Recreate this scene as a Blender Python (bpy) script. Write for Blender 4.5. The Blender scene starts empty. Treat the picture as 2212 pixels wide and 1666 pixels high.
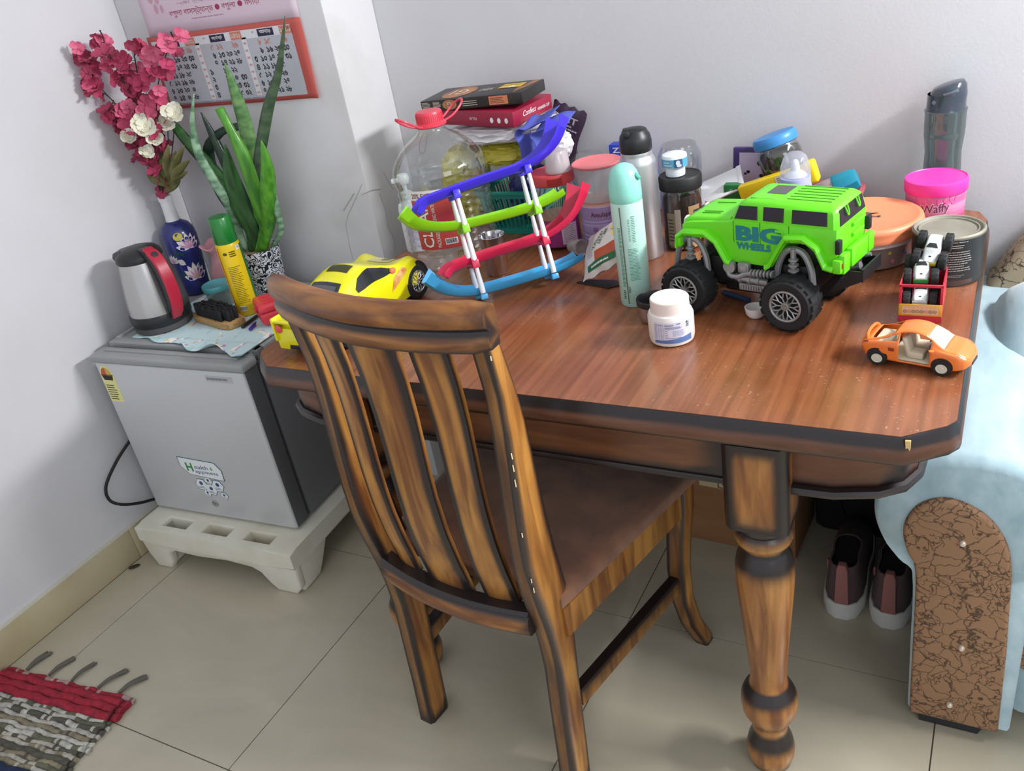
import bpy, bmesh, math, random
from mathutils import Vector, Matrix, Euler
random.seed(7)
SC = bpy.context.scene
COL = SC.collection
PI = math.pi

# ------------------------------------------------------------------ camera
YAW, PITCH, ROLL, FPX, CH = -0.565413296, 0.493175199, -0.185445694, 1900.29453, 1.41
def cam_axes():
    cy, sy = math.cos(YAW), math.sin(YAW)
    f = Vector((sy*math.cos(PITCH), cy*math.cos(PITCH), -math.sin(PITCH)))
    r0 = Vector((cy, -sy, 0)); u0 = r0.cross(f)
    r = r0*math.cos(ROLL)+u0*math.sin(ROLL); u = -r0*math.sin(ROLL)+u0*math.cos(ROLL)
    return r, u, f
CR, CU, CF = cam_axes()
cd = bpy.data.cameras.new('camera'); cam = bpy.data.objects.new('camera', cd); COL.objects.link(cam)
cam.matrix_world = Matrix(((CR.x, CU.x, -CF.x, 0), (CR.y, CU.y, -CF.y, 0), (CR.z, CU.z, -CF.z, CH), (0, 0, 0, 1)))
cd.sensor_fit = 'HORIZONTAL'; cd.sensor_width = 36; cd.lens = 36*FPX/2212; cd.clip_start = .02; cd.clip_end = 50
SC.camera = cam
# ------------------------------------------------------------------ light and exposure
w = bpy.data.worlds.new('world'); SC.world = w; w.use_nodes = True
w.node_tree.nodes['Background'].inputs[0].default_value = (.88, .93, 1, 1)
w.node_tree.nodes['Background'].inputs[1].default_value = .52
def area(name, loc, target, sx, sy, watts, col):
    l = bpy.data.lights.new(name, 'AREA'); l.shape = 'RECTANGLE'; l.size = sx; l.size_y = sy; l.energy = watts; l.color = col
    o = bpy.data.objects.new(name, l); COL.objects.link(o); o.location = loc
    o.rotation_euler = (Vector(target)-Vector(loc)).to_track_quat('-Z', 'Y').to_euler()
    return o
area('tube_light', (1.15, 1.68, 1.98), (-1.3, 1.2, .55), 1.0, .14, 46, (.98, .985, 1))
area('fill_light', (1.9, -.9, 2.0), (-.6, 1.2, .6), 1.3, 1.3, 9, (.90, .95, 1))  # unseen soft fill added from the camera side; no window stands here
vs = SC.view_settings
vs.view_transform = 'Standard'; vs.look = 'None'; vs.gamma = 1; vs.use_curve_mapping = False; vs.exposure = .78

# ------------------------------------------------------------------ measuring helper: the point seen at photo pixel (px,py) on a plane of the room
def _ray(px, py): return (CR*((px-1106)/FPX) - CU*((py-833)/FPX) + CF)
def at_z(px, py, z): d = _ray(px, py); return d*((z-CH)/d.z)+Vector((0, 0, CH))
def at_y(px, py, y): d = _ray(px, py); return d*(y/d.y)+Vector((0, 0, CH))

# ------------------------------------------------------------------ materials
def lin(c):
    c = c/255; return c/12.92 if c <= .04045 else ((c+.055)/1.055)**2.4
def rgb(c): return (lin(c[0]), lin(c[1]), lin(c[2]), 1)
MATS = {}
def mat(name, col, rough=.5, metal=0, col2=None, nscale=30, stretch=(1, 1, 1), bump=0, trans=0, coat=0, lo=.35, hi=.65, sub=0, bscale=None, spec=.5, sheen=0):
    if name in MATS: return MATS[name]
    m = bpy.data.materials.new(name); m.use_nodes = True; nt = m.node_tree; b = nt.nodes['Principled BSDF']
    b.inputs['Base Color'].default_value = rgb(col); b.inputs['Roughness'].default_value = rough; b.inputs['Metallic'].default_value = metal
    b.inputs['Transmission Weight'].default_value = trans; b.inputs['Coat Weight'].default_value = coat; b.inputs['Specular IOR Level'].default_value = spec
    b.inputs['Sheen Weight'].default_value = sheen
    if sub: b.inputs['Subsurface Weight'].default_value = sub; b.inputs['Subsurface Radius'].default_value = (.01, .01, .01)
    if col2 or bump:
        tc = nt.nodes.new('ShaderNodeTexCoord'); mp = nt.nodes.new('ShaderNodeMapping'); mp.inputs['Scale'].default_value = stretch
        nz = nt.nodes.new('ShaderNodeTexNoise'); nz.inputs['Scale'].default_value = nscale; nz.inputs['Detail'].default_value = 5
        nt.links.new(tc.outputs['Object'], mp.inputs[0]); nt.links.new(mp.outputs[0], nz.inputs['Vector'])
        if col2:
            r = nt.nodes.new('ShaderNodeValToRGB'); r.color_ramp.elements[0].position = lo; r.color_ramp.elements[1].position = hi
            r.color_ramp.elements[0].color = rgb(col); r.color_ramp.elements[1].color = rgb(col2)
            nt.links.new(nz.outputs['Fac'], r.inputs[0]); nt.links.new(r.outputs[0], b.inputs['Base Color'])
        if bump:
            bp = nt.nodes.new('ShaderNodeBump'); bp.inputs['Strength'].default_value = bump; bp.inputs['Distance'].default_value = .002
            src = nz
            if bscale:
                src = nt.nodes.new('ShaderNodeTexNoise'); src.inputs['Scale'].default_value = bscale; src.inputs['Detail'].default_value = 4
                nt.links.new(mp.outputs[0], src.inputs['Vector'])
            nt.links.new(src.outputs['Fac'], bp.inputs['Height']); nt.links.new(bp.outputs[0], b.inputs['Normal'])
    MATS[name] = m; return m
def clear(name, tint=(250, 252, 252), rough=.06, gloss=.16, haze=0, hazecol=(235, 238, 240), edge=.5):
    """thin clear plastic: see-through tint, a sheen that grows at grazing angles, optional milky haze"""
    if name in MATS: return MATS[name]
    m = bpy.data.materials.new(name); m.use_nodes = True; nt = m.node_tree; N = nt.nodes; N.remove(N['Principled BSDF']); out = N['Material Output']
    t = N.new('ShaderNodeBsdfTransparent'); t.inputs[0].default_value = rgb(tint)
    g = N.new('ShaderNodeBsdfGlossy'); g.inputs['Roughness'].default_value = rough; g.inputs[0].default_value = (1, 1, 1, 1)
    lw = N.new('ShaderNodeLayerWeight'); lw.inputs[0].default_value = edge
    mr = N.new('ShaderNodeMath'); mr.operation = 'MULTIPLY_ADD'; mr.inputs[1].default_value = .55; mr.inputs[2].default_value = gloss*.5
    nt.links.new(lw.outputs['Facing'], mr.inputs[0])
    pw = N.new('ShaderNodeMath'); pw.operation = 'POWER'; pw.inputs[1].default_value = 2.2; nt.links.new(mr.outputs[0], pw.inputs[0])
    ad = N.new('ShaderNodeMath'); ad.operation = 'ADD'; ad.inputs[1].default_value = gloss*.35; nt.links.new(pw.outputs[0], ad.inputs[0])
    mx = N.new('ShaderNodeMixShader'); nt.links.new(ad.outputs[0], mx.inputs[0])
    base = t
    if haze:
        d = N.new('ShaderNodeBsdfDiffuse'); d.inputs[0].default_value = rgb(hazecol)
        tl = N.new('ShaderNodeBsdfTranslucent'); tl.inputs[0].default_value = rgb(hazecol)
        dm = N.new('ShaderNodeMixShader'); dm.inputs[0].default_value = .45; nt.links.new(d.outputs[0], dm.inputs[1]); nt.links.new(tl.outputs[0], dm.inputs[2])
        hm = N.new('ShaderNodeMixShader'); hm.inputs[0].default_value = haze; nt.links.new(t.outputs[0], hm.inputs[1]); nt.links.new(dm.outputs[0], hm.inputs[2]); base = hm
    nt.links.new(base.outputs[0], mx.inputs[1]); nt.links.new(g.outputs[0], mx.inputs[2]); nt.links.new(mx.outputs[0], out.inputs[0])
    MATS[name] = m; return m
def wood(name, c1, c2, dark, stretch, rough=.35, grain=14, coat=.15, ringcol=None):
    """stained wood: streaky grain, and a dark edge stain following the painted 'burn' attribute"""
    if name in MATS: return MATS[name]
    m = bpy.data.materials.new(name); m.use_nodes = True; nt = m.node_tree; N = nt.nodes; b = N['Principled BSDF']; L = nt.links
    b.inputs['Roughness'].default_value = rough; b.inputs['Coat Weight'].default_value = coat; b.inputs['Coat Roughness'].default_value = .25
    tc = N.new('ShaderNodeTexCoord'); mp = N.new('ShaderNodeMapping'); mp.inputs['Scale'].default_value = stretch; L.new(tc.outputs['Object'], mp.inputs[0])
    n1 = N.new('ShaderNodeTexNoise'); n1.inputs['Scale'].default_value = grain; n1.inputs['Detail'].default_value = 6; n1.inputs['Distortion'].default_value = .6; L.new(mp.outputs[0], n1.inputs['Vector'])
    r = N.new('ShaderNodeValToRGB'); e = r.color_ramp.elements; e[0].position = .36; e[1].position = .62; e[0].color = rgb(c1); e[1].color = rgb(c2); L.new(n1.outputs['Fac'], r.inputs[0])
    n2 = N.new('ShaderNodeTexNoise'); n2.inputs['Scale'].default_value = 9; n2.inputs['Detail'].default_value = 3; L.new(tc.outputs['Object'], n2.inputs['Vector'])
    ml = N.new('ShaderNodeMixRGB'); ml.blend_type = 'MULTIPLY'; ml.inputs[0].default_value = .35; L.new(r.outputs[0], ml.inputs[1])
    r2 = N.new('ShaderNodeValToRGB'); r2.color_ramp.elements[0].position = .35; r2.color_ramp.elements[1].position = .7
    r2.color_ramp.elements[0].color = rgb(ringcol or (170, 110, 70)); r2.color_ramp.elements[1].color = (1, 1, 1, 1); L.new(n2.outputs['Fac'], r2.inputs[0]); L.new(r2.outputs[0], ml.inputs[2])
    at = N.new('ShaderNodeAttribute'); at.attribute_name = 'burn'
    pert = N.new('ShaderNodeMath'); pert.operation = 'MULTIPLY_ADD'; pert.inputs[1].default_value = .5; pert.inputs[2].default_value = -.25; L.new(n2.outputs['Fac'], pert.inputs[0])
    sm = N.new('ShaderNodeMath'); sm.operation = 'ADD'; L.new(at.outputs['Fac'], sm.inputs[0]); L.new(pert.outputs[0], sm.inputs[1])
    mr = N.new('ShaderNodeMapRange'); mr.interpolation_type = 'SMOOTHSTEP'; mr.inputs[1].default_value = .2; mr.inputs[2].default_value = .85; L.new(sm.outputs[0], mr.inputs[0])
    mx = N.new('ShaderNodeMixRGB'); L.new(mr.outputs[0], mx.inputs[0]); L.new(ml.outputs[0], mx.inputs[1]); mx.inputs[2].default_value = rgb(dark)
    L.new(mx.outputs[0], b.inputs['Base Color'])
    MATS[name] = m; return m

# ------------------------------------------------------------------ mesh builder
class G:
    def __init__(s): s.bm = bmesh.new(); s.mi = 0; s.bl = s.bm.verts.layers.float.new('burn')
    def v(s, p, burn=0):
        q = s.bm.verts.new(p); q[s.bl] = burn; return q
    def f(s, vs):
        try: q = s.bm.faces.new(vs); q.material_index = s.mi; return q
        except ValueError: return None
    def mesh(s, verts, faces, burn=0):
        vv = [s.v(p, burn) for p in verts]
        for q in faces: s.f([vv[i] for i in q])
        return s
    def loft(s, rings, closed=True, caps=True, burn=None):
        R = []
        for i, r in enumerate(rings): R.append([s.v(p, burn(i, j) if burn else 0) for j, p in enumerate(r)])
        n = len(R[0])
        for a, b in zip(R, R[1:]):
            for j in range(n if closed else n-1):
                k = (j+1) % n; s.f([a[j], a[k], b[k], b[j]])
        if caps and closed: s.f(R[0][::-1]); s.f(R[-1])
        return s
    def lathe(s, prof, n=32, c=(0, 0, 0), burn=None, a0=0, a1=None, sx=1, sy=1, M=None):
        full = a1 is None; a1 = 2*PI if full else a1; cols = n if full else n+1
        R = []
        for i, (r, z) in enumerate(prof):
            if r < 1e-6 and full:
                p = Vector((c[0], c[1], c[2]+z)); R.append([s.v(M @ p if M else p, burn[i] if burn else 0)]); continue
            ring = []
            for j in range(cols):
                a = a0+(a1-a0)*j/n; p = Vector((c[0]+r*sx*math.cos(a), c[1]+r*sy*math.sin(a), c[2]+z))
                ring.append(s.v(M @ p if M else p, burn[i] if burn else 0))
            R.append(ring)
        for a, b in zip(R, R[1:]):
            for j in range(n):
                k = (j+1) % cols
                if len(a) == 1 and len(b) == 1: continue
                if len(a) == 1: s.f([a[0], b[k], b[j]])
                elif len(b) == 1: s.f([a[j], a[k], b[0]])
                else: s.f([a[j], a[k], b[k], b[j]])
        return s
    def box(s, c, d, bev=0, rot=None, seg=2, burn=0, taper=None):
        x, y, z = d[0]/2, d[1]/2, d[2]/2; t = taper or (1, 1)
        P = [(-x, -y, -z), (x, -y, -z), (x, y, -z), (-x, y, -z), (-x*t[0], -y*t[1], z), (x*t[0], -y*t[1], z), (x*t[0], y*t[1], z), (-x*t[0], y*t[1], z)]
        T = bmesh.new(); vv = [T.verts.new(p) for p in P]
        for q in ((3, 2, 1, 0), (4, 5, 6, 7), (0, 1, 5, 4), (1, 2, 6, 5), (2, 3, 7, 6), (3, 0, 4, 7)): T.faces.new([vv[i] for i in q])
        if bev: bmesh.ops.bevel(T, geom=list(T.edges), offset=bev, segments=seg, profile=.5, affect='EDGES', clamp_overlap=True)
        return s.merge(T, Matrix.Translation(c) @ (Euler(rot).to_matrix().to_4x4() if rot else Matrix.Identity(4)), burn)
    def merge(s, T, M=None, burn=0):
        M = M or Matrix.Identity(4); mp = {}
        for q in T.verts: mp[q] = s.v(M @ q.co, burn)
        for q in T.faces: s.f([mp[x] for x in q.verts])
        T.free(); return s
    def prism(s, poly, h0, h1, axis='z', bev=0, M=None, burn=0, seg=2):
        """polygon extruded along an axis; poly coords are the other two axes in order"""
        T = bmesh.new()
        def P(a, b, h): return (a, b, h) if axis == 'z' else ((a, h, b) if axis == 'y' else (h, a, b))
        A = [T.verts.new(P(a, b, h0)) for a, b in poly]; B = [T.verts.new(P(a, b, h1)) for a, b in poly]; n = len(poly)
        T.faces.new(A[::-1]); T.faces.new(B)
        for i in range(n): T.faces.new([A[i], A[(i+1) % n], B[(i+1) % n], B[i]])
        bmesh.ops.recalc_face_normals(T, faces=T.faces)
        if bev:
            es = [e for e in T.edges if (e.verts[0] in A and e.verts[1] in A) or (e.verts[0] in B and e.verts[1] in B)]
            bmesh.ops.bevel(T, geom=es, offset=bev, segments=seg, profile=.5, affect='EDGES', clamp_overlap=True)
        return s.merge(T, M, burn)
    def tube(s, path, r, n=8, burn=0, flat=1, up=None, caps=True):
        path = [Vector(p) for p in path]; N = len(path); rings = []
        rr = r if isinstance(r, (list, tuple)) else [r]*N
        up = Vector(up) if up else None; prev = None
        for i, p in enumerate(path):
            t = (path[min(i+1, N-1)]-path[max(i-1, 0)]).normalized()
            if prev is None:
                a = up if up else (Vector((0, 0, 1)) if abs(t.z) < .9 else Vector((1, 0, 0)))
            else: a = prev
            if up: a = up
            b = t.cross(a); b = b.normalized() if b.length > 1e-6 else t.orthogonal().normalized(); a = b.cross(t).normalized(); prev = a
            rings.append([p+a*(math.cos(2*PI*k/n)*rr[i]*flat)+b*(math.sin(2*PI*k/n)*rr[i]) for k in range(n)])
        return s.loft(rings, caps=caps, burn=(lambda i, j: burn))
    def sheet(s, fn, nu, nv, burn=None):
        R = [[s.v(fn(i/nu, j/nv), burn(i/nu, j/nv) if burn else 0) for j in range(nv+1)] for i in range(nu+1)]
        for i in range(nu):
            for j in range(nv): s.f([R[i][j], R[i+1][j], R[i+1][j+1], R[i][j+1]])
        return s
    def quad(s, a, b, c, d): return s.f([s.v(a), s.v(b), s.v(c), s.v(d)])
def smooth_path(pts, n=6):
    P = [Vector(p) for p in pts]; out = []
    for i in range(len(P)-1):
        p0 = P[max(i-1, 0)]; p1 = P[i]; p2 = P[i+1]; p3 = P[min(i+2, len(P)-1)]
        for k in range(n):
            t = k/n; out.append(.5*((2*p1)+(p2-p0)*t+(2*p0-5*p1+4*p2-p3)*t*t+(3*p1-p0-3*p2+p3)*t**3))
    out.append(P[-1]); return out
def obj(name, g, m, parent=None, angle=40, mods=(), smooth=True):
    bmesh.ops.recalc_face_normals(g.bm, faces=g.bm.faces)
    me = bpy.data.meshes.new(name); g.bm.to_mesh(me); g.bm.free()
    for x in (m if isinstance(m, (list, tuple)) else [m]): me.materials.append(x)
    if smooth:
        me.polygons.foreach_set('use_smooth', [True]*len(me.polygons)); me.set_sharp_from_angle(angle=math.radians(angle))
    o = bpy.data.objects.new(name, me); COL.objects.link(o)
    if parent: o.parent = parent
    for k in mods:
        if k[0] == 'solid': q = o.modifiers.new('s', 'SOLIDIFY'); q.thickness = k[1]; q.offset = k[2] if len(k) > 2 else 0
        if k[0] == 'sub': q = o.modifiers.new('u', 'SUBSURF'); q.levels = k[1]; q.render_levels = k[1]
        if k[0] == 'bev': q = o.modifiers.new('b', 'BEVEL'); q.width = k[1]; q.segments = 2; q.limit_method = 'ANGLE'
    return o
def tag(o, label, cat, group=None):
    o['label'] = label; o['category'] = cat
    if group: o['group'] = group
    return o
def thing(name, label, cat, loc=(0, 0, 0), rot=0, group=None):
    o = bpy.data.objects.new(name, None); COL.objects.link(o); o.empty_display_size = .05; o.location = loc
    o.rotation_euler = rot if isinstance(rot, (tuple, list)) else (0, 0, rot)
    return tag(o, label, cat, group)
def struct(name, g, m, parent=None, **k):
    o = obj(name, g, m, parent, **k)
    if not parent: o['kind'] = 'structure'
    return o
def dup(o, parent=None, label=None):
    c = o.copy(); COL.objects.link(c); c.parent = parent
    if label: c['label'] = label
    for ch in o.children: dup(ch, c)
    return c
def face_cam(x, y): return math.atan2(-x, y)          # turns local -y towards the viewer's side of the room

# ------------------------------------------------------------------ printed lettering (flat print lifted a hair off its surface)
_tc = {}
def glyphs(txt, bold=0, shear=0):
    k = (txt, bold, shear)
    if k not in _tc:
        c = bpy.data.curves.new('t', 'FONT'); c.body = txt; c.size = 1; c.offset = bold; c.shear = shear; c.resolution_u = 2
        o = bpy.data.objects.new('t', c); me = bpy.data.meshes.new_from_object(o)
        V = [tuple(v.co) for v in me.vertices]; F = [tuple(p.vertices) for p in me.polygons]
        bpy.data.objects.remove(o); bpy.data.curves.remove(c); bpy.data.meshes.remove(me)
        if V:
            x0 = min(v[0] for v in V); x1 = max(v[0] for v in V); y0 = min(v[1] for v in V); y1 = max(v[1] for v in V)
        else: x0 = x1 = y0 = y1 = 0
        _tc[k] = ([(v[0]-x0, v[1]-y0) for v in V], F, x1-x0, y1-y0)
    return _tc[k]
def put_text(g, txt, cx, cy, h, place, w=None, bold=0, shear=0, rot=0):
    """text of height h (and width w) centred on (cx,cy); place maps flat (x,y) to 3-D"""
    V, F, tw, th = glyphs(txt, bold, shear)
    if not F: return g
    sy = h/th; sx = (w/tw) if w else sy; c, s = math.cos(rot), math.sin(rot)
    P = []
    for x, y in V:
        a = (x-tw/2)*sx; b = (y-th/2)*sy; P.append(place(cx+a*c-b*s, cy+a*s+b*c))
    return g.mesh(P, F)
def put_rect(g, cx, cy, w, h, place, n=1, rot=0):
    c, s = math.cos(rot), math.sin(rot)
    def T(a, b): return place(cx+a*c-b*s, cy+a*s+b*c)
    for i in range(n):
        a = -w/2+w*i/n; b = -w/2+w*(i+1)/n
        g.mesh([T(a, -h/2), T(b, -h/2), T(b, h/2), T(a, h/2)], [(0, 1, 2, 3)])
    return g
def put_lines(g, x0, x1, y0, y1, rows, place, th=.5, seed=1, vertical=False):
    """rows of fine print as broken strips"""
    R = random.Random(seed); dy = (y1-y0)/rows
    for r in range(rows):
        y = y1-dy*(r+.5); x = x0; end = x0+(x1-x0)*R.uniform(.7, 1)
        while x < end-1e-5:
            l = min(R.uniform(.05, .16)*(x1-x0), end-x)
            if vertical: put_rect(g, y, x+l/2, dy*th, l*.86, place)
            else: put_rect(g, x+l/2, y, l*.86, dy*th, place)
            x += l
    return g
def wrap(R, off=.0004, z0=0):
    return lambda x, y: Vector(((R+off)*math.sin(x/R), -(R+off)*math.cos(x/R), z0+y))
def flat_front(y, off=.0004): return lambda a, b: Vector((a, y-off, b))
def arc_patch(g, R0, z0, R1, z1, x0, x1, n=14, off=.0003):
    """label patch on a round body; x0,x1 are arc lengths measured from the front"""
    for i in range(n):
        q = []
        for a, (R, z) in ((i, (R0, z0)), (i+1, (R0, z0)), (i+1, (R1, z1)), (i, (R1, z1))):
            t = (x0+(x1-x0)*a/n)/R0; q.append(((R+off)*math.sin(t), -(R+off)*math.cos(t), z))
        g.mesh(q, [(0, 1, 2, 3)])
    return g
def at_x(px, py, x): d = _ray(px, py); return d*(x/d.x)+Vector((0, 0, CH))
# ------------------------------------------------------------------ the room
XL, YB, YC, XP = -2.035, 1.875, 1.685, -1.378
wallm = mat('wall_paint', (213, 212, 216), .75, col2=(207, 206, 209), nscale=3, bump=.12, bscale=180)
wallp = mat('wall_paint_worn', (213, 212, 214), .75, col2=(198, 197, 195), nscale=5, lo=.55, hi=.8, bump=.12, bscale=160)
ceilm = mat('ceiling_paint', (235, 235, 235), .8)
g = G(); g.box((XL-.05, .4, 1.3), (.1, 3.0, 2.8)); struct('wall_left', g, wallm)
g = G(); g.box((0, YB+.05, 1.3), (4.1, .1, 2.8)); struct('wall_back', g, wallm)
g = G(); g.box(((XL+XP)/2, (YC+YB)/2, 1.3), (XP-XL, YB-YC, 2.8), bev=.004); struct('wall_corner', g, wallp)
g = G(); g.box((-.2, .5, 2.73), (3.7, 2.9, .06)); struct('ceiling', g, ceilm)
grout = mat('tile_grout', (120, 113, 100), .9)
tilem = mat('floor_tile', (176, 168, 148), .22, col2=(188, 180, 160), nscale=2.2, lo=.3, hi=.7, stretch=(1, 2.2, 1), coat=.1)
tilem.node_tree.nodes['Noise Texture'].inputs['Distortion'].default_value = 1.5
g = G(); g.box((-.2, .4, -.03), (3.9, 3.1, .052)); fl = struct('floor', g, grout)
xs = [XL+.012, -1.877, -1.259, -.641, -.023, .595, 1.213, 1.7]; ys = [-1.1, -.6, .038, .675, 1.313, YB-.001]
for i in range(len(xs)-1):
    for j in range(len(ys)-1):
        y1 = ys[j+1]
        g = G(); g.box(((xs[i]+xs[i+1])/2, (ys[j]+y1)/2, -.0025), (xs[i+1]-xs[i]-.0025, y1-ys[j]-.0025, .005)); obj('tile', g, tilem, fl, smooth=False)
basem = mat('skirting_tile', (196, 184, 152), .35, col2=(176, 160, 124), nscale=5, lo=.4, hi=.75)
basedge = mat('skirting_top', (206, 202, 186), .6)
def base(name, a, b, n):
    g = G(); a = Vector((*a, 0)); b = Vector((*b, 0)); t = (b-a).normalized(); L = (b-a).length; ang = math.atan2(t.y, t.x)
    g2 = G(); g2.box((L/2, 0, .0985), (L, .013, .004), rot=None)
    T = Matrix.Translation(a) @ Matrix.Rotation(ang, 4, 'Z')
    o = None; k = max(1, round(L/.6)); root = G(); root.box((L/2, .0015, .048), (L, .008, .094)); 
    r = struct(name, root, basem); r.matrix_world = T
    for i in range(k):
        g = G(); g.box((L*(i+.5)/k, -.002, .048), (L/k-.002, .008, .096), bev=.0015); obj('tile', g, basem, r)
    obj('top_edge', g2, basedge, r)
base('baseboard_left', (XL+.0065, -1.1), (XL+.0065, YC-.007), 1)
base('baseboard_back', (XP+.001, YB-.0075), (1.7, YB-.0075), 1)

crackm = mat('plaster_crack', (172, 170, 166), .9)
wc = bpy.data.objects['wall_corner']
for pts, r in (([(782, 420), (800, 412), (822, 408)], .0016), ([(820, 418), (832, 455), (838, 492), (852, 520), (853, 545)], .0011), ([(828, 372), (840, 395), (850, 410)], .0008)):
    def on_px(x, y): d = _ray(x, y); return d*(XP/d.x)+Vector((.0002, 0, CH))
    g = G(); g.tube([on_px(*q) for q in pts], r, 5); obj('plaster_crack', g, crackm, wc)
for pts, r in (([(782, 398), (768, 430), (752, 465), (747, 485), (755, 530), (762, 560)], .0009), ([(742, 455), (765, 418)], .0014)):
    g = G(); g.tube([at_y(x, y, YC-.0002) for x, y in pts], r, 5); obj('plaster_crack', g, crackm, wc)
# ------------------------------------------------------------------ dining table
TZ = .75
lam = wood('table_laminate', (122, 68, 38), (150, 90, 56), (74, 42, 28), (26, 1.1, 20), rough=.27, grain=2.4, coat=.25, ringcol=(208, 176, 150))
legw = wood('amber_wood', (128, 78, 38), (184, 130, 68), (34, 25, 25), (22, 22, 2.2), rough=.34, grain=2.2, coat=.25, ringcol=(196, 140, 96))
edgw = wood('edge_wood', (84, 50, 32), (108, 68, 44), (30, 22, 23), (2.5, 2.5, 24), rough=.36, grain=2.6, coat=.2)
def dusty(m):
    nt = m.node_tree; N = nt.nodes; L = nt.links; b = N['Principled BSDF']; src = b.inputs['Base Color'].links[0].from_socket
    tc = N.new('ShaderNodeTexCoord'); a = N.new('ShaderNodeTexNoise'); a.inputs['Scale'].default_value = 190; a.inputs['Detail'].default_value = 2; c = N.new('ShaderNodeTexNoise'); c.inputs['Scale'].default_value = 7; c.inputs['Detail'].default_value = 3
    L.new(tc.outputs['Object'], a.inputs['Vector']); L.new(tc.outputs['Object'], c.inputs['Vector'])
    m1 = N.new('ShaderNodeMapRange'); m1.inputs[1].default_value = .66; m1.inputs[2].default_value = .74; L.new(a.outputs['Fac'], m1.inputs[0]); m2 = N.new('ShaderNodeMapRange'); m2.inputs[1].default_value = .42; m2.inputs[2].default_value = .60; L.new(c.outputs['Fac'], m2.inputs[0])
    mu = N.new('ShaderNodeMath'); mu.operation = 'MULTIPLY'; L.new(m1.outputs[0], mu.inputs[0]); L.new(m2.outputs[0], mu.inputs[1])
    m3 = N.new('ShaderNodeMath'); m3.operation = 'MULTIPLY_ADD'; m3.inputs[1].default_value = .10; L.new(m2.outputs[0], m3.inputs[0]); L.new(mu.outputs[0], m3.inputs[2])
    m4 = N.new('ShaderNodeMath'); m4.operation = 'MULTIPLY'; m4.inputs[1].default_value = .42; L.new(m3.outputs[0], m4.inputs[0])
    mx = N.new('ShaderNodeMixRGB'); L.new(m4.outputs[0], mx.inputs[0]); L.new(src, mx.inputs[1]); mx.inputs[2].default_value = rgb((206, 178, 150)); L.new(mx.outputs[0], b.inputs['Base Color'])
dusty(lam)
table = thing('dining_table', 'brown wooden dining table with clipped corners and turned amber legs', 'table', (-.6235, 1.435, 0))
def toppoly(ins, cut=.062):
    x, y = .6025-ins, .427-ins; c = cut-ins*.4
    return [(-x+c, -y), (x-c, -y), (x-c*.18, -y+c*.62), (x, -y+c*.9), (x, y-c), (x-c*.25, y-c*.3), (x-c, y), (-x+c, y), (-x+c*.25, y-c*.3), (-x, y-c), (-x, -y+c*.9), (-x+c*.2, -y+c*.6)]
g = G(); R = []; B = []
for z, ins, bn in [(.705, .03, 1), (.705, .006, 1), (.709, .001, .7), (.717, -.001, .15), (.727, 0, .25), (.736, .003, .9), (.744, .004, 1), (.7492, .006, 1), (.7492, .03, 1)]:
    R.append([(x, y, z) for x, y in toppoly(ins)]); B.append(bn)
g.loft(R, burn=lambda i, j: B[i]); obj('edge_moulding', g, edgw, table)
g = G(); g.prism(toppoly(.0065), .7485, TZ, 'z'); obj('laminate_top', g, lam, table)
LEGP = [(.026, 0), (.035, .006), (.0405, .028), (.0415, .045), (.037, .066), (.031, .080), (.029, .09), (.030, .10), (.034, .112), (.045, .135), (.0475, .155), (.0465, .172), (.041, .186), (.034, .195), (.030, .205), (.0305, .225), (.033, .27), (.0375, .33), (.0425, .39), (.0455, .435), (.0455, .458), (.042, .478), (.036, .490), (.033, .496), (.034, .503), (.041, .510), (.0445, .519), (.041, .528), (.037, .533), (.041, .541), (.042, .549), (.030, .553)]
LB = [1, .6, .1, .35, .9, 1, .5, .05, .5, .2, .15, .5, 1, 1, .15, 0, 0, 0, 0, .1, .45, .9, 1, .8, .3, .2, .3, .6, .8, .8, .8, 1]
for lx, ly in ((.348, -.375), (-.398, -.375), (.348, .375), (-.398, .375)):
    g = G(); g.lathe(LEGP, 36, (lx, ly, 0), burn=LB)
    leg = obj('leg', g, legw, table, angle=60)
    g = G(); hw = .0465
    def rr(z, k, b):
        a = hw*k; P = []
        for sx, sy in ((-1, -1), (1, -1), (1, 1), (-1, 1)): pass
        q = [(-a, -a*.8), (-a*.8, -a), (-a*.5, -a), (0, -a), (a*.5, -a), (a*.8, -a), (a, -a*.8), (a, -a*.5), (a, 0), (a, a*.5), (a, a*.8), (a*.8, a), (a*.5, a), (0, a), (-a*.5, a), (-a*.8, a), (-a, a*.8), (-a, a*.5), (-a, 0), (-a, -a*.5)]
        return [(lx+x, ly+y, z) for x, y in q]
    bz = [(.548, .82, 1), (.552, .98, .9), (.57, 1, .45), (.62, 1, .05), (.68, 1, .4), (.704, 1, 1)]
    cb = [1, 1, .35, 0, .35]*4
    g.loft([rr(z, k, b) for z, k, b in bz], burn=lambda i, j: max(bz[i][2], cb[j % 20])); obj('leg_block', g, legw, leg, angle=50)
def board(g, x0, x1, y, z0, z1, t, nb=10):
    R = []; bb = []
    for k in range(nb+1):
        x = x0+(x1-x0)*k/nb; R.append([(x, y-t/2, z0), (x, y-t/2, z0+(z1-z0)*.25), (x, y-t/2, z0+(z1-z0)*.7), (x, y-t/2, z1), (x, y+t/2, z1), (x, y+t/2, z0)])
    g.loft(R, burn=lambda i, j: max((.9, .1, .1, .9, .9, .9)[j], .9 if i in (0, nb) else 0))
hw_ = wood('apron_wood', (98, 58, 33), (124, 78, 46), (34, 24, 24), (2.2, 2.2, 22), rough=.36, grain=2.4, coat=.2)
for y in (-.378, .378):
    g = G(); board(g, -.35, .30, y, .622, .705, .022); obj('apron', g, hw_, table)
    g = G(); g.box((-.025, y, .618), (.65, .03, .012), bev=.003, burn=1); obj('apron_bead', g, hw_, table)
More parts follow.
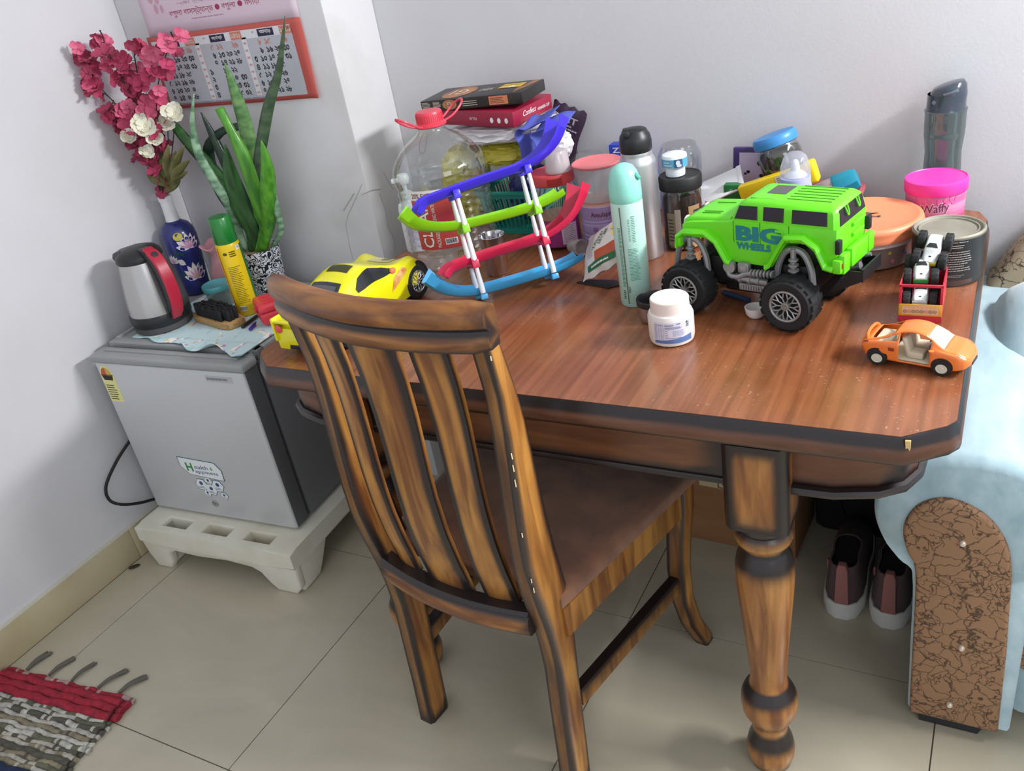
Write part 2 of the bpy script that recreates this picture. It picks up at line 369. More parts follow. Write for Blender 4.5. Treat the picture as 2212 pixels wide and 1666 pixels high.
# bowed aprons under the two short ends
for s in (1, -1):
    P = [(.30, -.372), (.37, -.388), (.45, -.385), (.505, -.368), (.535, -.345), (.55, -.31), (.555, -.2), (.557, 0), (.555, .2), (.55, .31), (.51, .365), (.40, .378)]
    P = [(x*(1 if s > 0 else 1.05), y) for x, y in P]
    g = G(); R = []
    for x, y in P: R.append([(s*x, y, .628), (s*x, y, .65), (s*x, y, .69), (s*x, y, .705), (s*(x-.02), y+(.018 if y < 0 else -.018), .705), (s*(x-.02), y+(.018 if y < 0 else -.018), .628)])
    g.loft(R, burn=lambda i, j: max((.8, .25, .2, .9, .9, .9)[j], .9 if i in (0, 4, 10) else .1)); obj('bowed_apron', g, hw_, table, angle=50)
    g = G(); g.tube([(s*(x+.001), y-.004 if y < .2 else y, .622) for x, y in P], .0085, 8, burn=1); obj('apron_bead', g, hw_, table)

chip = mat('raw_wood_chip', (214, 180, 120), .8)
g = G(); g.prism([(-.006, .03), (.006, .031), (.006, .010), (.004, .004), (.001, .012), (-.004, .009)], -.003, .0005, 'y'); ch_ = obj('chipped_edge', g, chip, table); ch_['label'] = 'pale chip broken out of the front corner'; ch_.location = (.545, -.4235, .731); ch_.scale = (.55, 1, .55)
# ------------------------------------------------------------------ chair
chair = thing('dining_chair', 'wooden slat-back dining chair with brown seat pulled up to the table', 'chair', (-.76, .91, 0), math.radians(-8))
chw = wood('chair_wood', (126, 78, 40), (192, 138, 66), (34, 25, 25), (16, 16, 1.6), rough=.36, grain=2.6, coat=.2, ringcol=(176, 116, 76))
chx = wood('chair_rail_wood', (116, 70, 36), (176, 120, 58), (34, 25, 25), (1.8, 16, 16), rough=.36, grain=2.6, coat=.2, ringcol=(176, 116, 76))
PROF = [(0, -.020, .036), (.08, -.014, .042), (.16, -.010, .046), (.30, -.002, .056), (.38, -.006, .060), (.44, -.017, .058), (.50, -.028, .050), (.56, -.033, .043), (.63, -.031, .036), (.70, -.026, .031), (.77, -.022, .026), (.84, -.023, .015), (.905, -.031, 0), (.965, -.040, -.014)]
def py(z):
    for (z0, a0, b0), (z1, a1, b1) in zip(PROF, PROF[1:]):
        if z <= z1: t = (z-z0)/(z1-z0); return a0+(a1-a0)*t, b0+(b1-b0)*t
    return PROF[-1][1:]
def rrect(cx, cy, a, b):
    q = [(-a, -b*.72), (-a*.72, -b), (-a*.4, -b), (a*.4, -b), (a*.72, -b), (a, -b*.72), (a, -b*.35), (a, b*.35), (a, b*.72), (a*.72, b), (a*.4, b), (-a*.4, b), (-a*.72, b), (-a, b*.72), (-a, b*.35), (-a, -b*.35)]
    return [(cx+x, cy+y) for x, y in q]
RB = [.9, 1, .6, .5, .95, .6, 0, 0, .7, .9, .4, .4, .9, .7, .1, .1]
paintchip = mat('bare_chip', (228, 208, 170), .8)
for s in (-1, 1):
    g = G(); R = []; zs = [0, .04, .1, .16, .23, .3, .36, .4, .44, .48, .54, .6, .66, .72, .78, .84, .9, .94, .965]
    for z in zs:
        yb, yf = py(z); cx = s*(.172+.014*(z/.97)**2); hw2 = .0185 if z < .5 else .0165
        R.append([(x, y, z) for x, y in rrect(cx, (yb+yf)/2, hw2, (yf-yb)/2)])
    g.loft(R, burn=lambda i, j: max(RB[j], .9 if i == 0 else 0)); post = obj('rear_post', g, chw, chair, angle=50)
    if s > 0:
        g = G(); rr_ = random.Random(3)
        for z in (.905, .745, .725, .70, .61, .52, .50):
            yb, yf = py(z); g.box((.190+.014*(z/.97)**2-.0025, yb+.003, z), (.0016, rr_.uniform(.0015, .0035), rr_.uniform(.003, .012)), rot=(rr_.uniform(-.3, .3), 0, .8), taper=(1, .3))
        c_ = obj('paint_chip', g, paintchip, post); c_['kind'] = 'stuff'; c_['label'] = 'small pale chips in the stain along the post'
BOW = .034
def bow(x, k=BOW): return -k*(1-(x/.19)**2)
g = G(); prof = [(.008, .917, .9), (-.012, .915, .9), (-.017, .922, .45), (-.0175, .934, .3), (-.013, .942, .9), (-.0115, .946, 1), (-.015, .950, .9), (-.0215, .956, .2), (-.021, .972, .1), (-.014, .984, .15), (-.002, .988, .3), (.009, .982, .5), (.012, .965, .5), (.011, .935, .6)]
R = []; n = 18
for k in range(n+1):
    x = -.209+.418*k/n; e = abs(x)/.209; yc = -.026+bow(x*.19/.209, .036)+.004*e; sc = 1 if e < .97 else .86
    R.append([(x, yc+dy*sc, .950+(dz-.950)*sc) for dy, dz, _ in prof])
g.loft(R, burn=lambda i, j: max(prof[j][2], .55 if i in (0, n) else 0)); obj('top_rail', g, chx, chair, angle=55)
g = G(); prof2 = [(.012, .385, .8), (-.014, .385, .9), (-.019, .392, .4), (-.020, .405, .05), (-.018, .418, .5), (-.013, .423, 1), (-.017, .428, 1), (-.012, .434, 1), (.012, .434, 1)]
R = [[(x, .004+bow(x, .03)+dy, dz) for dy, dz, _ in prof2] for x in [-.162+.324*k/12 for k in range(13)]]
g.loft(R, burn=lambda i, j: max(prof2[j][2], .7 if i in (0, 12) else 0)); obj('lower_rail', g, chx, chair, angle=50)
for cx, wd in ((-.103, .056), (0, .088), (.103, .056)):
    g = G(); R = []; us = [-1, -.86, -.6, -.2, .2, .6, .86, 1]; bu = [1, .95, .38, .05, .05, .38, .95, 1]
    for k in range(15):
        z = .428+(.925-.428)*k/14; yb, yf = py(z); yc = (yb+yf)/2-.008*math.sin(PI*k/14)
        wz = wd*(1+.06*math.cos(PI*2*k/14))/2
        fr = [(cx+u*wz, yc+bow(cx+u*wz)-.0075+.003*u*u, z) for u in us]; bk = [(cx+u*wz, yc+bow(cx+u*wz)+.0065-.001*u*u, z) for u in us[::-1]]
        R.append(fr+bk)
    g.loft(R, burn=lambda i, j: max((bu+[.1]*8)[j], .55 if i in (0, 14) else 0)); obj('slat', g, chw, chair, angle=45)
seatm = mat('brown_suede', (142, 98, 72), .95, col2=(110, 74, 56), nscale=14, bump=.3, bscale=220, sheen=.35)
g = G(); poly = lambda e: [(-.197+e, .028+e), (.197-e, .028+e), (.245-e, .432-e), (.2-e, .446-e), (-.2+e, .446-e), (-.245+e, .432-e)]
R = [[(x, y, z) for x, y in poly(e)] for z, e in ((.416, .004), (.418, 0), (.434, 0), (.442, .006), (.4455, .02), (.4465, .06))]
g.loft(R); obj('seat', g, seatm, chair, angle=50)
g = G(); board(g, -.19, .19, .43, .355, .416, .02); obj('seat_rail', g, chx, chair)
for s in (-1, 1):
    g = G(); T = Matrix.Translation((s*.188, .03, 0)) @ Matrix.Rotation(math.atan2(.398, s*.036), 4, 'Z')
    h = G(); board(h, 0, .40, 0, .355, .416, .02); g.merge(h.bm, T, .25); obj('seat_rail', g, chw, chair)
    g = G(); R = []
    for z, x, y, hh in ((0, .232, .428, .015), (.02, .229, .422, .0175), (.07, .217, .405, .018), (.14, .209, .394, .0185), (.22, .208, .392, .019), (.30, .212, .398, .020), (.36, .216, .404, .0215), (.415, .217, .406, .022)):
        R.append([(a, b, z) for a, b in rrect(s*x, y, hh, hh)])
    g.loft(R, burn=lambda i, j: max(RB[j]*.9, .9 if i == 0 else 0)); obj('front_leg', g, chw, chair, angle=50)
    g = G(); a = Vector((s*.176, .05, .185)); b = Vector((s*.207, .385, .19)); R = []
    for k in range(7):
        p = a+(b-a)*k/6; R.append([(p.x+u, p.y, p.z+v) for u, v in ((-.011, -.018), (.011, -.018), (.012, .010), (.009, .018), (-.009, .018), (-.012, .010))])
    g.loft(R, burn=lambda i, j: (.5, .4, .6, 1, 1, .6)[j]); obj('stretcher', g, chw, chair)

# ------------------------------------------------------------------ white moulded stand under the fridge
FY = math.radians(3.4)
foam = mat('white_foam', (222, 219, 205), .85, col2=(206, 199, 174), nscale=9, lo=.45, hi=.8, bump=.25, bscale=120)
stand = thing('fridge_stand', 'white moulded stand with slotted front edge under the small fridge', 'stand', (-1.966, 1.108, 0), FY)
SW, SD, SH = .525, .50, .13
g = G(); xs_ = [0, .075, .16, .215, .30, .355, .44, SW]; ys_ = [0, .028, .062, SD]; holes = {(1, 1), (3, 1), (5, 1)}
T = bmesh.new(); V = {}
for i, x in enumerate(xs_):
    for j, y in enumerate(ys_): V[i, j] = T.verts.new((x, y, SH))
fs = [T.faces.new([V[i, j], V[i+1, j], V[i+1, j+1], V[i, j+1]]) for i in range(len(xs_)-1) for j in range(3) if (i, j) not in holes]
r = bmesh.ops.extrude_face_region(T, geom=fs); 
for q in r['geom']:
    if isinstance(q, bmesh.types.BMVert): q.co.z -= .05
bmesh.ops.bevel(T, geom=[e for e in T.edges if len(e.link_faces) == 2 and e.calc_face_angle(0) > 1], offset=.006, segments=3, profile=.5, affect='EDGES', clamp_overlap=True)
g.merge(T); obj('slotted_top', g, foam, stand)
g = G(); fp = [(.0, .10), (.012, .04), (.03, 0), (.078, 0), (.092, .022), (.095, .055), (.12, .066), (.20, .062), (.30, .068), (.38, .062), (.405, .05), (.425, .02), (.445, 0), (.505, 0), (.522, .02), (SW, .10), (SW-.002, .125), (.002, .125)]
g.prism(fp, .001, .026, 'y', bev=.006); g.prism([(.004, .125), (.03, .05), (.09, .05), (.12, .07), (.40, .07), (.43, .05), (.495, .05), (SW-.004, .125)], .064, .085, 'y', bev=.003); obj('front_skirt', g, foam, stand, angle=50)
g = G(); g.box((SW/2, .045, .082), (SW-.10, .036, .004)); obj('slot_floor', g, mat('slot_brown', (150, 130, 100), .9, col2=(196, 184, 156), nscale=22), stand)  # mottled brown floor in the slots, darker than the foam around it
for x0, x1 in ((.004, .075), (SW-.075, SW-.004)):
    g = G(); sp = [(.02, .0), (.085, .0), (.11, .03), (.14, .07), (.33, .07), (.36, .03), (.38, 0), (.47, 0), (.49, .03), (SD, .10), (SD, .125), (.02, .125)]
    g.prism(sp, x0, x1, 'x', bev=.008); obj('side_skirt', g, foam, stand, angle=50)

# ------------------------------------------------------------------ small fridge
FX0, FY0 = -1.966, 1.190
fridge = thing('mini_fridge', 'small silver grey fridge with stickers standing on the white stand', 'fridge', (FX0, FY0, .131), FY)
FW, FD, FH = .485, .455, .482
silver = mat('fridge_silver', (200, 202, 204), .36, metal=.2, bump=.05, nscale=400)
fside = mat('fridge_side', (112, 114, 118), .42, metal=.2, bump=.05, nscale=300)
fplast = mat('fridge_grey_plastic', (150, 152, 152), .5)
fdark = mat('fridge_gasket', (62, 63, 66), .6)
g = G(); g.box((FW/2, .028, .232), (FW, .052, .455), bev=.01, seg=3); door = obj('door', g, silver, fridge)
g = G(); g.box((FW/2+.002, .026, .466), (FW+.012, .056, .022), bev=.008, seg=3); g.box((FW/2, .034, .478), (FW-.05, .016, .006), bev=.003); cap = obj('door_cap', g, fplast, door)
g = G(); g.box((FW/2, .06, .23), (FW-.012, .014, .44)); obj('gasket', g, fdark, fridge)
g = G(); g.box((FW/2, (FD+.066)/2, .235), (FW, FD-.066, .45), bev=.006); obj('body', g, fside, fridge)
g = G(); y0, y1 = .063, FD; x0, x1 = -.003, FW+.003
for a, b, c, d in ((x0, y0, x1, y0+.03), (x0, y1-.02, x1, y1), (x0, y0, x0+.012, y1), (x1-.02, y0, x1, y1)): g.box(((a+c)/2, (b+d)/2, .471), (c-a, d-b, .024), bev=.005)
g.box((FW/2, (y0+y1)/2, .466), (FW-.02, y1-y0-.02, .02)); obj('top_frame', g, fplast, fridge)
g = G(); g.prism([(FW-.04, .468), (FW-.005, .468), (FW-.012, .478), (FW-.03, .478)], .046, .066, 'y', bev=.002); obj('hinge', g, fplast, fridge)
for x in (.04, FW-.04):
    for y in (.05, FD-.05):
        g = G(); g.lathe([(0, -.001), (.014, -.001), (.014, .012), (0, .012)], 14, (x, y, 0)); obj('foot', g, fdark, fridge)
F = lambda a, b: Vector((a, .002-.0006, b)); FT = lambda a, b: Vector((a, .002-.0012, b)); FT2 = lambda a, b: Vector((a, .002-.0018, b))
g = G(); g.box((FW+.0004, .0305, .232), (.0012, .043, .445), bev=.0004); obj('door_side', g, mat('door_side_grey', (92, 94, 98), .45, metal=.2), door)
def flatpoly(g, pts, y): g.mesh([(a, y, b) for a, b in pts], [tuple(range(len(pts)))])
ylab = mat('pale_yellow_paper', (226, 222, 150), .6); red = mat('print_red', (190, 60, 50), .6); blackp = mat('print_black', (24, 24, 26), .6); whitep = mat('white_print', (236, 238, 240), .5)
g = G(); g.prism([(.010, .345), (.055, .345), (.055, .418)]+[(.0325+.0225*math.cos(a), .418+.032*math.sin(a)) for a in [k*PI/10 for k in range(1, 10)]]+[(.010, .418)], .0012, .002, 'y'); es = obj('energy_label', g, ylab, door)
g = G(); fan = [mat('fan_a', (196, 90, 60), .6), mat('fan_b', (210, 170, 90), .6)]
for k in range(2):
    flatpoly(g, [(.0325, .42)]+[(.0325+.0185*math.cos(a), .42+.024*math.sin(a)) for a in [PI-(k*.5+q/6*.5)*PI for q in range(7)]], .0009); g.mi = 1
obj('dial_print', g, fan, es)
g = G(); flatpoly(g, [(.012, .424), (.053, .424), (.047, .408), (.018, .408)], .0009); put_lines(g, .014, .05, .350, .396, 7, lambda a, b: Vector((a, .0009, b)), .35, 4); obj('label_print', g, blackp, es)
g = G(); g.prism([(.366, .428), (.448, .428), (.448, .444), (.366, .444)], .0012, .002, 'y'); bd = obj('badge', g, mat('badge_silver', (196, 198, 200), .3, .5), door)
g = G(); put_lines(g, .370, .446, .431, .441, 1, lambda a, b: Vector((a, .001, b)), .6, 9); obj('badge_print', g, mat('badge_print', (128, 130, 132), .4), bd)
stk = mat('white_sticker', (232, 236, 238), .45); stko = mat('sticker_teal', (70, 110, 118), .5); blu = mat('sticker_blue', (58, 84, 128), .5); grn = mat('sticker_green', (40, 140, 66), .5)
def hexp(cx, cz, rx, rz, k=6, a0=0): return [(cx+rx*math.cos(a0+2*PI*i/k), cz+rz*math.sin(a0+2*PI*i/k)) for i in range(k)]
big = [(.158, .190), (.282, .176), (.302, .160), (.300, .126), (.188, .140), (.160, .166)]
big = [(.160, .192), (.285, .186), (.302, .163), (.300, .130), (.184, .138), (.160, .163)]
g = G(); g.prism(big, .0013, .002, 'y'); st1 = obj('slogan_sticker', g, stko, door)
cxm = sum(p[0] for p in big)/6; czm = sum(p[1] for p in big)/6
g = G(); flatpoly(g, [(cxm+(a-cxm)*.965, czm+(b-czm)*.93) for a, b in big], .0010); obj('sticker_face', g, stk, st1)
PF = lambda a, b: Vector((a, .0006, b-.05*(a-.16)*0))
g = G(); put_text(g, 'H', .193, .163, .026, PF, bold=.03); g.mi = 1; put_text(g, '&', .268, .166, .010, PF); g.mi = 2; put_text(g, 'ealth', .2335, .166, .012, PF, w=.046); put_text(g, 'appiness', .247, .150, .0125, PF, w=.076); obj('slogan_print', g, [grn, grn, blu], st1)
for cx, cz, rx in ((.212, .110, .021), (.268, .112, .021), (.241, .097, .020), (.222, .083, .013), (.278, .082, .013), (.240, .124, .014)):
    g = G(); g.prism(hexp(cx, cz, rx, rx*.95), .0013, .002, 'y'); hx = obj('hexagon_sticker', g, stko, door)
    g = G(); flatpoly(g, hexp(cx, cz, rx*.92, rx*.87), .0010); obj('sticker_face', g, stk, hx)
    g = G(); flatpoly(g, hexp(cx, cz+rx*.2, rx*.3, rx*.3, 8), .0007); put_lines(g, cx-rx*.5, cx+rx*.5, cz-rx*.6, cz-rx*.2, 2, lambda a, b: Vector((a, .0007, b)), .4, 3); obj('icon_print', g, blu, hx)
g = G(); g.lathe([(0, 0), (.010, 0), (.010, .002), (.007, .003), (.007, .001), (.003, .001), (.003, .004), (0, .004)], 20, M=Matrix.Translation((.234, .002, .052)) @ Matrix.Rotation(PI/2, 4, 'X')); obj('lock', g, mat('lock_steel', (190, 190, 190), .3, .9), door)

# black power cable by the left wall
rub = mat('black_rubber', (20, 20, 22), .5)
pts = [at_x(300, 925, -1.996), at_x(275, 960, -2.004), at_x(250, 1000, -2.012), at_x(229, 1050, -2.018), at_x(236, 1080, -2.014), at_x(262, 1090, -2.0), at_x(300, 1087, -1.995), at_x(335, 1078, -1.985)]
pts = [pts[0]+Vector((-.004, .03, .02))]+pts
g = G(); g.tube(smooth_path(pts, 6), .0042, 8); tag(obj('power_cable', g, rub), 'black power cable looping out beside the fridge along the left wall', 'cable')

# ------------------------------------------------------------------ sofa
blue = mat('sofa_blue_velvet', (146, 174, 184), .8, col2=(176, 200, 208), nscale=16, lo=.3, hi=.68, bump=.9, bscale=18, stretch=(1.6, .7, 1.2), sheen=.5)
def veined(name, c, c2):
    m = mat(name, c, .85, bump=.15, nscale=90); nt = m.node_tree; N = nt.nodes; L = nt.links; b = N['Principled BSDF']
    tc = N.new('ShaderNodeTexCoord'); nz = N.new('ShaderNodeTexNoise'); nz.inputs['Scale'].default_value = 16; nz.inputs['Detail'].default_value = 4; L.new(tc.outputs['Object'], nz.inputs['Vector'])
    ad = N.new('ShaderNodeMixRGB'); ad.inputs[0].default_value = .09; L.new(tc.outputs['Object'], ad.inputs[1]); L.new(nz.outputs['Color'], ad.inputs[2])
    prev = None
    for sc in (38, 62):
        vo = N.new('ShaderNodeTexVoronoi'); vo.feature = 'DISTANCE_TO_EDGE'; vo.inputs['Scale'].default_value = sc; L.new(ad.outputs[0], vo.inputs['Vector'])
        mr = N.new('ShaderNodeMapRange'); mr.inputs[1].default_value = .012; mr.inputs[2].default_value = .05; L.new(vo.outputs['Distance'], mr.inputs[0])
        if sc == 62:
            nn = N.new('ShaderNodeTexNoise'); nn.inputs['Scale'].default_value = 20; L.new(tc.outputs['Object'], nn.inputs['Vector'])
            gt = N.new('ShaderNodeMath'); gt.operation = 'GREATER_THAN'; gt.inputs[1].default_value = .5; L.new(nn.outputs['Fac'], gt.inputs[0])
            mm = N.new('ShaderNodeMath'); mm.operation = 'MAXIMUM'; L.new(mr.outputs[0], mm.inputs[0]); L.new(gt.outputs[0], mm.inputs[1])
            mn = N.new('ShaderNodeMath'); mn.operation = 'MINIMUM'; L.new(prev.outputs[0], mn.inputs[0]); L.new(mm.outputs[0], mn.inputs[1]); prev = mn
        else: prev = mr
    mx = N.new('ShaderNodeMixRGB'); L.new(prev.outputs[0], mx.inputs[0]); mx.inputs[1].default_value = rgb(c2); mx.inputs[2].default_value = rgb(c); L.new(mx.outputs[0], b.inputs['Base Color'])
    return m
vein = veined('brown_veined_fabric', (150, 114, 84), (80, 60, 44)); vein2 = veined('sand_veined_fabric', (186, 166, 138), (84, 70, 56))
sofa = thing('sofa', 'pale blue velvet sofa with brown veined panels beside the table', 'sofa', (0, 1.23, 0))
panel = [(-.066, .03), (.075, .03), (.071, .22), (.066, .33), (.062, .395), (.050, .445), (.022, .487), (-.015, .508), (-.045, .510), (-.074, .492), (-.091, .46), (-.094, .43), (-.086, .395), (-.074, .367), (-.070, .30), (-.068, .15)]
_p = [Vector((a, b, 0)) for a, b in panel[3:]+panel[:1]]; panel = [(q.x, q.y) for q in smooth_path(_p, 5)]+panel[1:3]
g = G(); g.prism(panel, -.014, .012, 'y', bev=.006); pn = obj('arm_panel', g, vein, sofa, angle=50)
stud = mat('pearl_stud', (220, 208, 190), .25, .3)
for px, pz in ((-.008, .435), (.006, .215), (-.003, .075)):
    g = G(); g.lathe([(0, .006), (.003, .0055), (.005, .003), (.005, -.001), (0, -.001)], 12, M=Matrix.Translation((px, -.0145, pz)) @ Matrix.Rotation(PI/2, 4, 'X')); obj('stud', g, stud, pn)
roll = [(-.070, .032), (-.073, .20), (-.078, .345), (-.104, .380), (-.130, .42), (-.140, .47), (-.132, .520), (-.102, .556), (-.055, .577), (-.005, .585), (.05, .578), (.095, .552), (.122, .505), (.127, .455), (.115, .41), (.10, .385), (.095, .30), (.092, .032)]
roll = [roll[0]]+[(q.x, q.y) for q in smooth_path([Vector((a, b, 0)) for a, b in roll[1:-1]], 4)]+[roll[-1]]
g = G(); R = []
for y, k, dz in ((-.004, .95, 0), (.004, 1, 0), (.02, 1, 0), (.10, 1.0, .004), (.2, 1.01, .012), (.3, 1.02, .02), (.4, 1.03, .026), (.52, 1.03, .028), (.62, 1, .028)):
    R.append([((x-.01)*k+.01, y+.0, z if z < .1 else (z-.25)*k+.25+dz) for x, z in roll])
g.loft(R); obj('arm_roll', g, blue, sofa, angle=70)
g = G(); g.box((.70, .50, .20), (1.22, .24, .30), bev=.02); g.box((.70, .25, .17), (1.22, .44, .26), bev=.015); obj('seat_base', g, blue, sofa)
g = G(); g.box((.70, .018, .235), (1.22, .03, .13), bev=.012); obj('front_band', g, vein, sofa)
g = G(); g.box((.70, .24, .36), (1.18, .46, .14), bev=.05, seg=4); obj('seat_cushion', g, blue, sofa)
g = G(); bc = [(-.005, .36), (.0, .50), (.03, .60), (.075, .655), (.13, .69), (.22, .70), (.235, .60), (.23, .36)]
R = []
for x, k in ((-.012, .70), (.005, .86), (.04, .96), (.12, 1.03), (.35, 1.09), (.7, 1.1), (1.15, 1.09), (1.28, .9)):
    R.append([(x, .27+(y-.12)*(.8+.2*k)+.12-(.10 if z > .4 else .05)*(k-.7)*.6, .36+(z-.36)*k*1.02) for y, z in bc])
g.loft(R); obj('back_cushion', g, blue, sofa, angle=70, mods=(('sub', 1),))
g = G(); bf = [(-.03, .04), (1.32, .04), (1.32, .86), (.7, .93), (.3, .88), (.12, .80), (.03, .70), (-.015, .63), (-.03, .56)]
g.prism(bf, .545, .625, 'y', bev=.02, seg=3); obj('back_frame', g, vein2, sofa, angle=60)
for x, y in ((.0, .03), (1.25, .03), (.0, .57), (1.25, .57)):
    g = G(); g.prism([(x-.055, .035), (x+.06, .035), (x+.045, 0), (x-.05, 0)], y-.03, y+.04, 'y', bev=.003); obj('foot', g, mat('dark_foot', (40, 42, 46), .5), sofa)

# ------------------------------------------------------------------ under the table
card = mat('cardboard', (150, 108, 72), .85, col2=(138, 96, 62), nscale=4, stretch=(1, 1, 6))
ct = thing('cardboard_box', 'brown cardboard carton with upside-down printing under the table', 'box', (-.60, 1.70, 0), math.radians(-3))
g = G(); g.box((0, 0, .14), (.52, .17, .28), bev=.004); cb_ = obj('carton_body', g, card, ct)
paper = mat('carton_label', (196, 176, 140), .8); ink = mat('carton_ink', (60, 50, 42), .8)
g = G(); CP = flat_front(-.085, .0006); put_rect(g, .12, .20, .16, .07, CP); lb = obj('carton_label', g, paper, ct)
g = G(); CP2 = flat_front(-.085, .0012); put_text(g, 'ARO', .135, .186, .026, CP2, w=.085, rot=PI, bold=.01); put_text(g, 'US  MOVE', .12, .215, .008, CP2, w=.09, rot=PI)
for cx, cz, ww, hh in ((.135, .205, .10, .002), (.135, .168, .10, .002), (.086, .186, .002, .038), (.186, .186, .002, .038)): put_rect(g, cx, cz, ww, hh, CP2)
obj('carton_print', g, ink, ct)
solem = mat('shoe_sole', (206, 206, 202), .7); upm = mat('shoe_upper', (92, 74, 74), .8); heelm = mat('shoe_heel_tab', (158, 104, 100), .75); insm = mat('shoe_lining', (50, 44, 46), .9)
def shoe(x, rz, label):
    t = thing('shoe', label, 'shoe', (x, 1.443, 0), rz, 'sneakers under the table')
    def ring(z, k, hw, yb=0): return [(hw*k*sx, yb+yy, z) for sx, yy in ((-.30, 0), (.30, 0), (.72, .012), (.95, .04), (1, .08), (.92, .13), (1.02, .19), (.88, .24), (.45, .27), (0, .276), (-.45, .27), (-.88, .24), (-1.02, .19), (-.92, .13), (-1, .08), (-.95, .04), (-.72, .012))]
    g = G(); g.loft([ring(.0005, .95, .041), ring(.008, 1.03, .042), ring(.034, 1.03, .042), ring(.042, .99, .042)]); so = obj('sole', g, solem, t, angle=55)
    def up(z, k, yb, ln): return [(q[0]*k, yb+q[1]*ln, z) for q in ring(z, 1, .041)]
    g = G(); g.loft([up(.041, .96, .003, .97), up(.065, .93, .006, .93), up(.09, .84, .009, .78), up(.115, .72, .010, .52), up(.135, .68, .008, .40)], caps=False); u = obj('upper', g, upm, t, angle=80, mods=(('solid', .003, -1),))
    g = G(); g.loft([up(.1, .55, .02, .42), up(.11, .6, .018, .42)]); obj('lining', g, insm, t)
    g = G(); g.prism([(-.014, .045), (.014, .045), (.011, .135), (.007, .148), (-.007, .148), (-.011, .135)], -.003, .012, 'y', bev=.002); obj('heel_tab', g, heelm, t)
    g = G(); g.tube([(-.0335, .045, .10), (-.035, .052, .112), (-.0345, .064, .105), (-.034, .056, .092), (-.0335, .045, .10)], .0018, 6); obj('side_badge', g, heelm, t)
shoe(-.220, .02, 'white-soled sneaker under the table, the one further from the sofa'); shoe(-.130, -.0, 'white-soled sneaker under the table, the one against the sofa')
g = G(); g.lathe([(0, 0), (.011, 0), (.012, .002), (.010, .0035), (0, .0035)], 18); o = obj('rubber_disc', g, mat('dark_rubber', (72, 72, 76), .6)); o.location = at_z(937, 1335, .0002); tag(o, 'small dark round disc lying on the floor behind the chair leg', 'disc')
g = G(); g.lathe([(0, 0), (.010, .0005), (.016, .002), (.014, .005), (.006, .007), (0, .007)], 14, sx=1, sy=.42); o = obj('dark_scrap', g, mat('dark_scrap', (46, 36, 26), .6)); o.location = at_z(291, 1226, .0003); o.rotation_euler.z = .9; tag(o, 'small dark oval scrap on the floor beside the skirting', 'debris')

t = thing('black_bag', 'dark black bag standing under the table behind the sneakers', 'bag', (-.213, 1.743, 0), 0)
g = G(); R = []
for z, k in ((.001, .9), (.01, 1), (.10, 1.03), (.22, 1.0), (.30, .92), (.345, .78), (.36, .5)): R.append([(.113*k*math.copysign(abs(math.cos(a))**.55, math.cos(a)), .014*k*math.copysign(abs(math.sin(a))**.55, math.sin(a)), z) for a in [2*PI*q/32 for q in range(32)]])
blk_ = mat('black_canvas', (17, 17, 20), .85, bump=.3, nscale=120)
g.loft(R); obj('bag_body', g, blk_, t, angle=60)
for s in (-1, 1):
    g = G(); g.tube(smooth_path([(s*.05, -.014, .31), (s*.066, -.020, .22), (s*.06, -.021, .12), (s*.045, -.016, .05)], 5), .006, 6, flat=.4); obj('strap', g, blk_, t)
g = G(); g.box((0, -.015, .12), (.16, .008, .13), bev=.003); obj('front_pocket', g, blk_, t)
# ------------------------------------------------------------------ rag rug
rug = thing('rag_rug', 'striped rag rug with grey tassels at the lower left on the floor', 'rug', (-1.812, .732, 0), math.radians(5.5))
def fabric(n, c): return mat('rag_'+n, c, .95, col2=tuple(int(q*.72) for q in c), nscale=70, lo=.3, hi=.75, bump=.9, bscale=260)
rc = {'pink': fabric('pink', (206, 172, 166)), 'red': fabric('red', (176, 42, 62)), 'pale': fabric('pale', (196, 190, 176)), 'grey': fabric('grey', (96, 94, 82)), 'olive': fabric('olive', (112, 112, 92)), 'navy': fabric('navy', (34, 46, 82)), 'green': fabric('green', (150, 154, 124)), 'rose': fabric('rose', (150, 84, 80)), 'white': fabric('white', (206, 204, 194)), 'tan': fabric('tan', (150, 140, 116)), 'teal': fabric('teal', (80, 110, 104))}
rows = ['pink', 'red', 'red', 'red', 'white', 'olive', 'grey', 'pale', 'grey', 'white', 'olive', 'grey', 'pale', 'grey', 'grey', 'olive', 'white', 'navy', 'navy', 'navy', 'teal', 'white', 'green', 'pale', 'green', 'tan', 'green', 'pale', 'tan', 'rose', 'rose', 'tan', 'rose', 'pale', 'rose', 'grey', 'white', 'red', 'red', 'navy', 'navy', 'pale', 'olive', 'green', 'grey', 'white', 'pink', 'red', 'red', 'pale', 'grey', 'olive', 'navy', 'navy', 'green', 'pale']
rr_ = random.Random(11); RW = .405; y = -.012
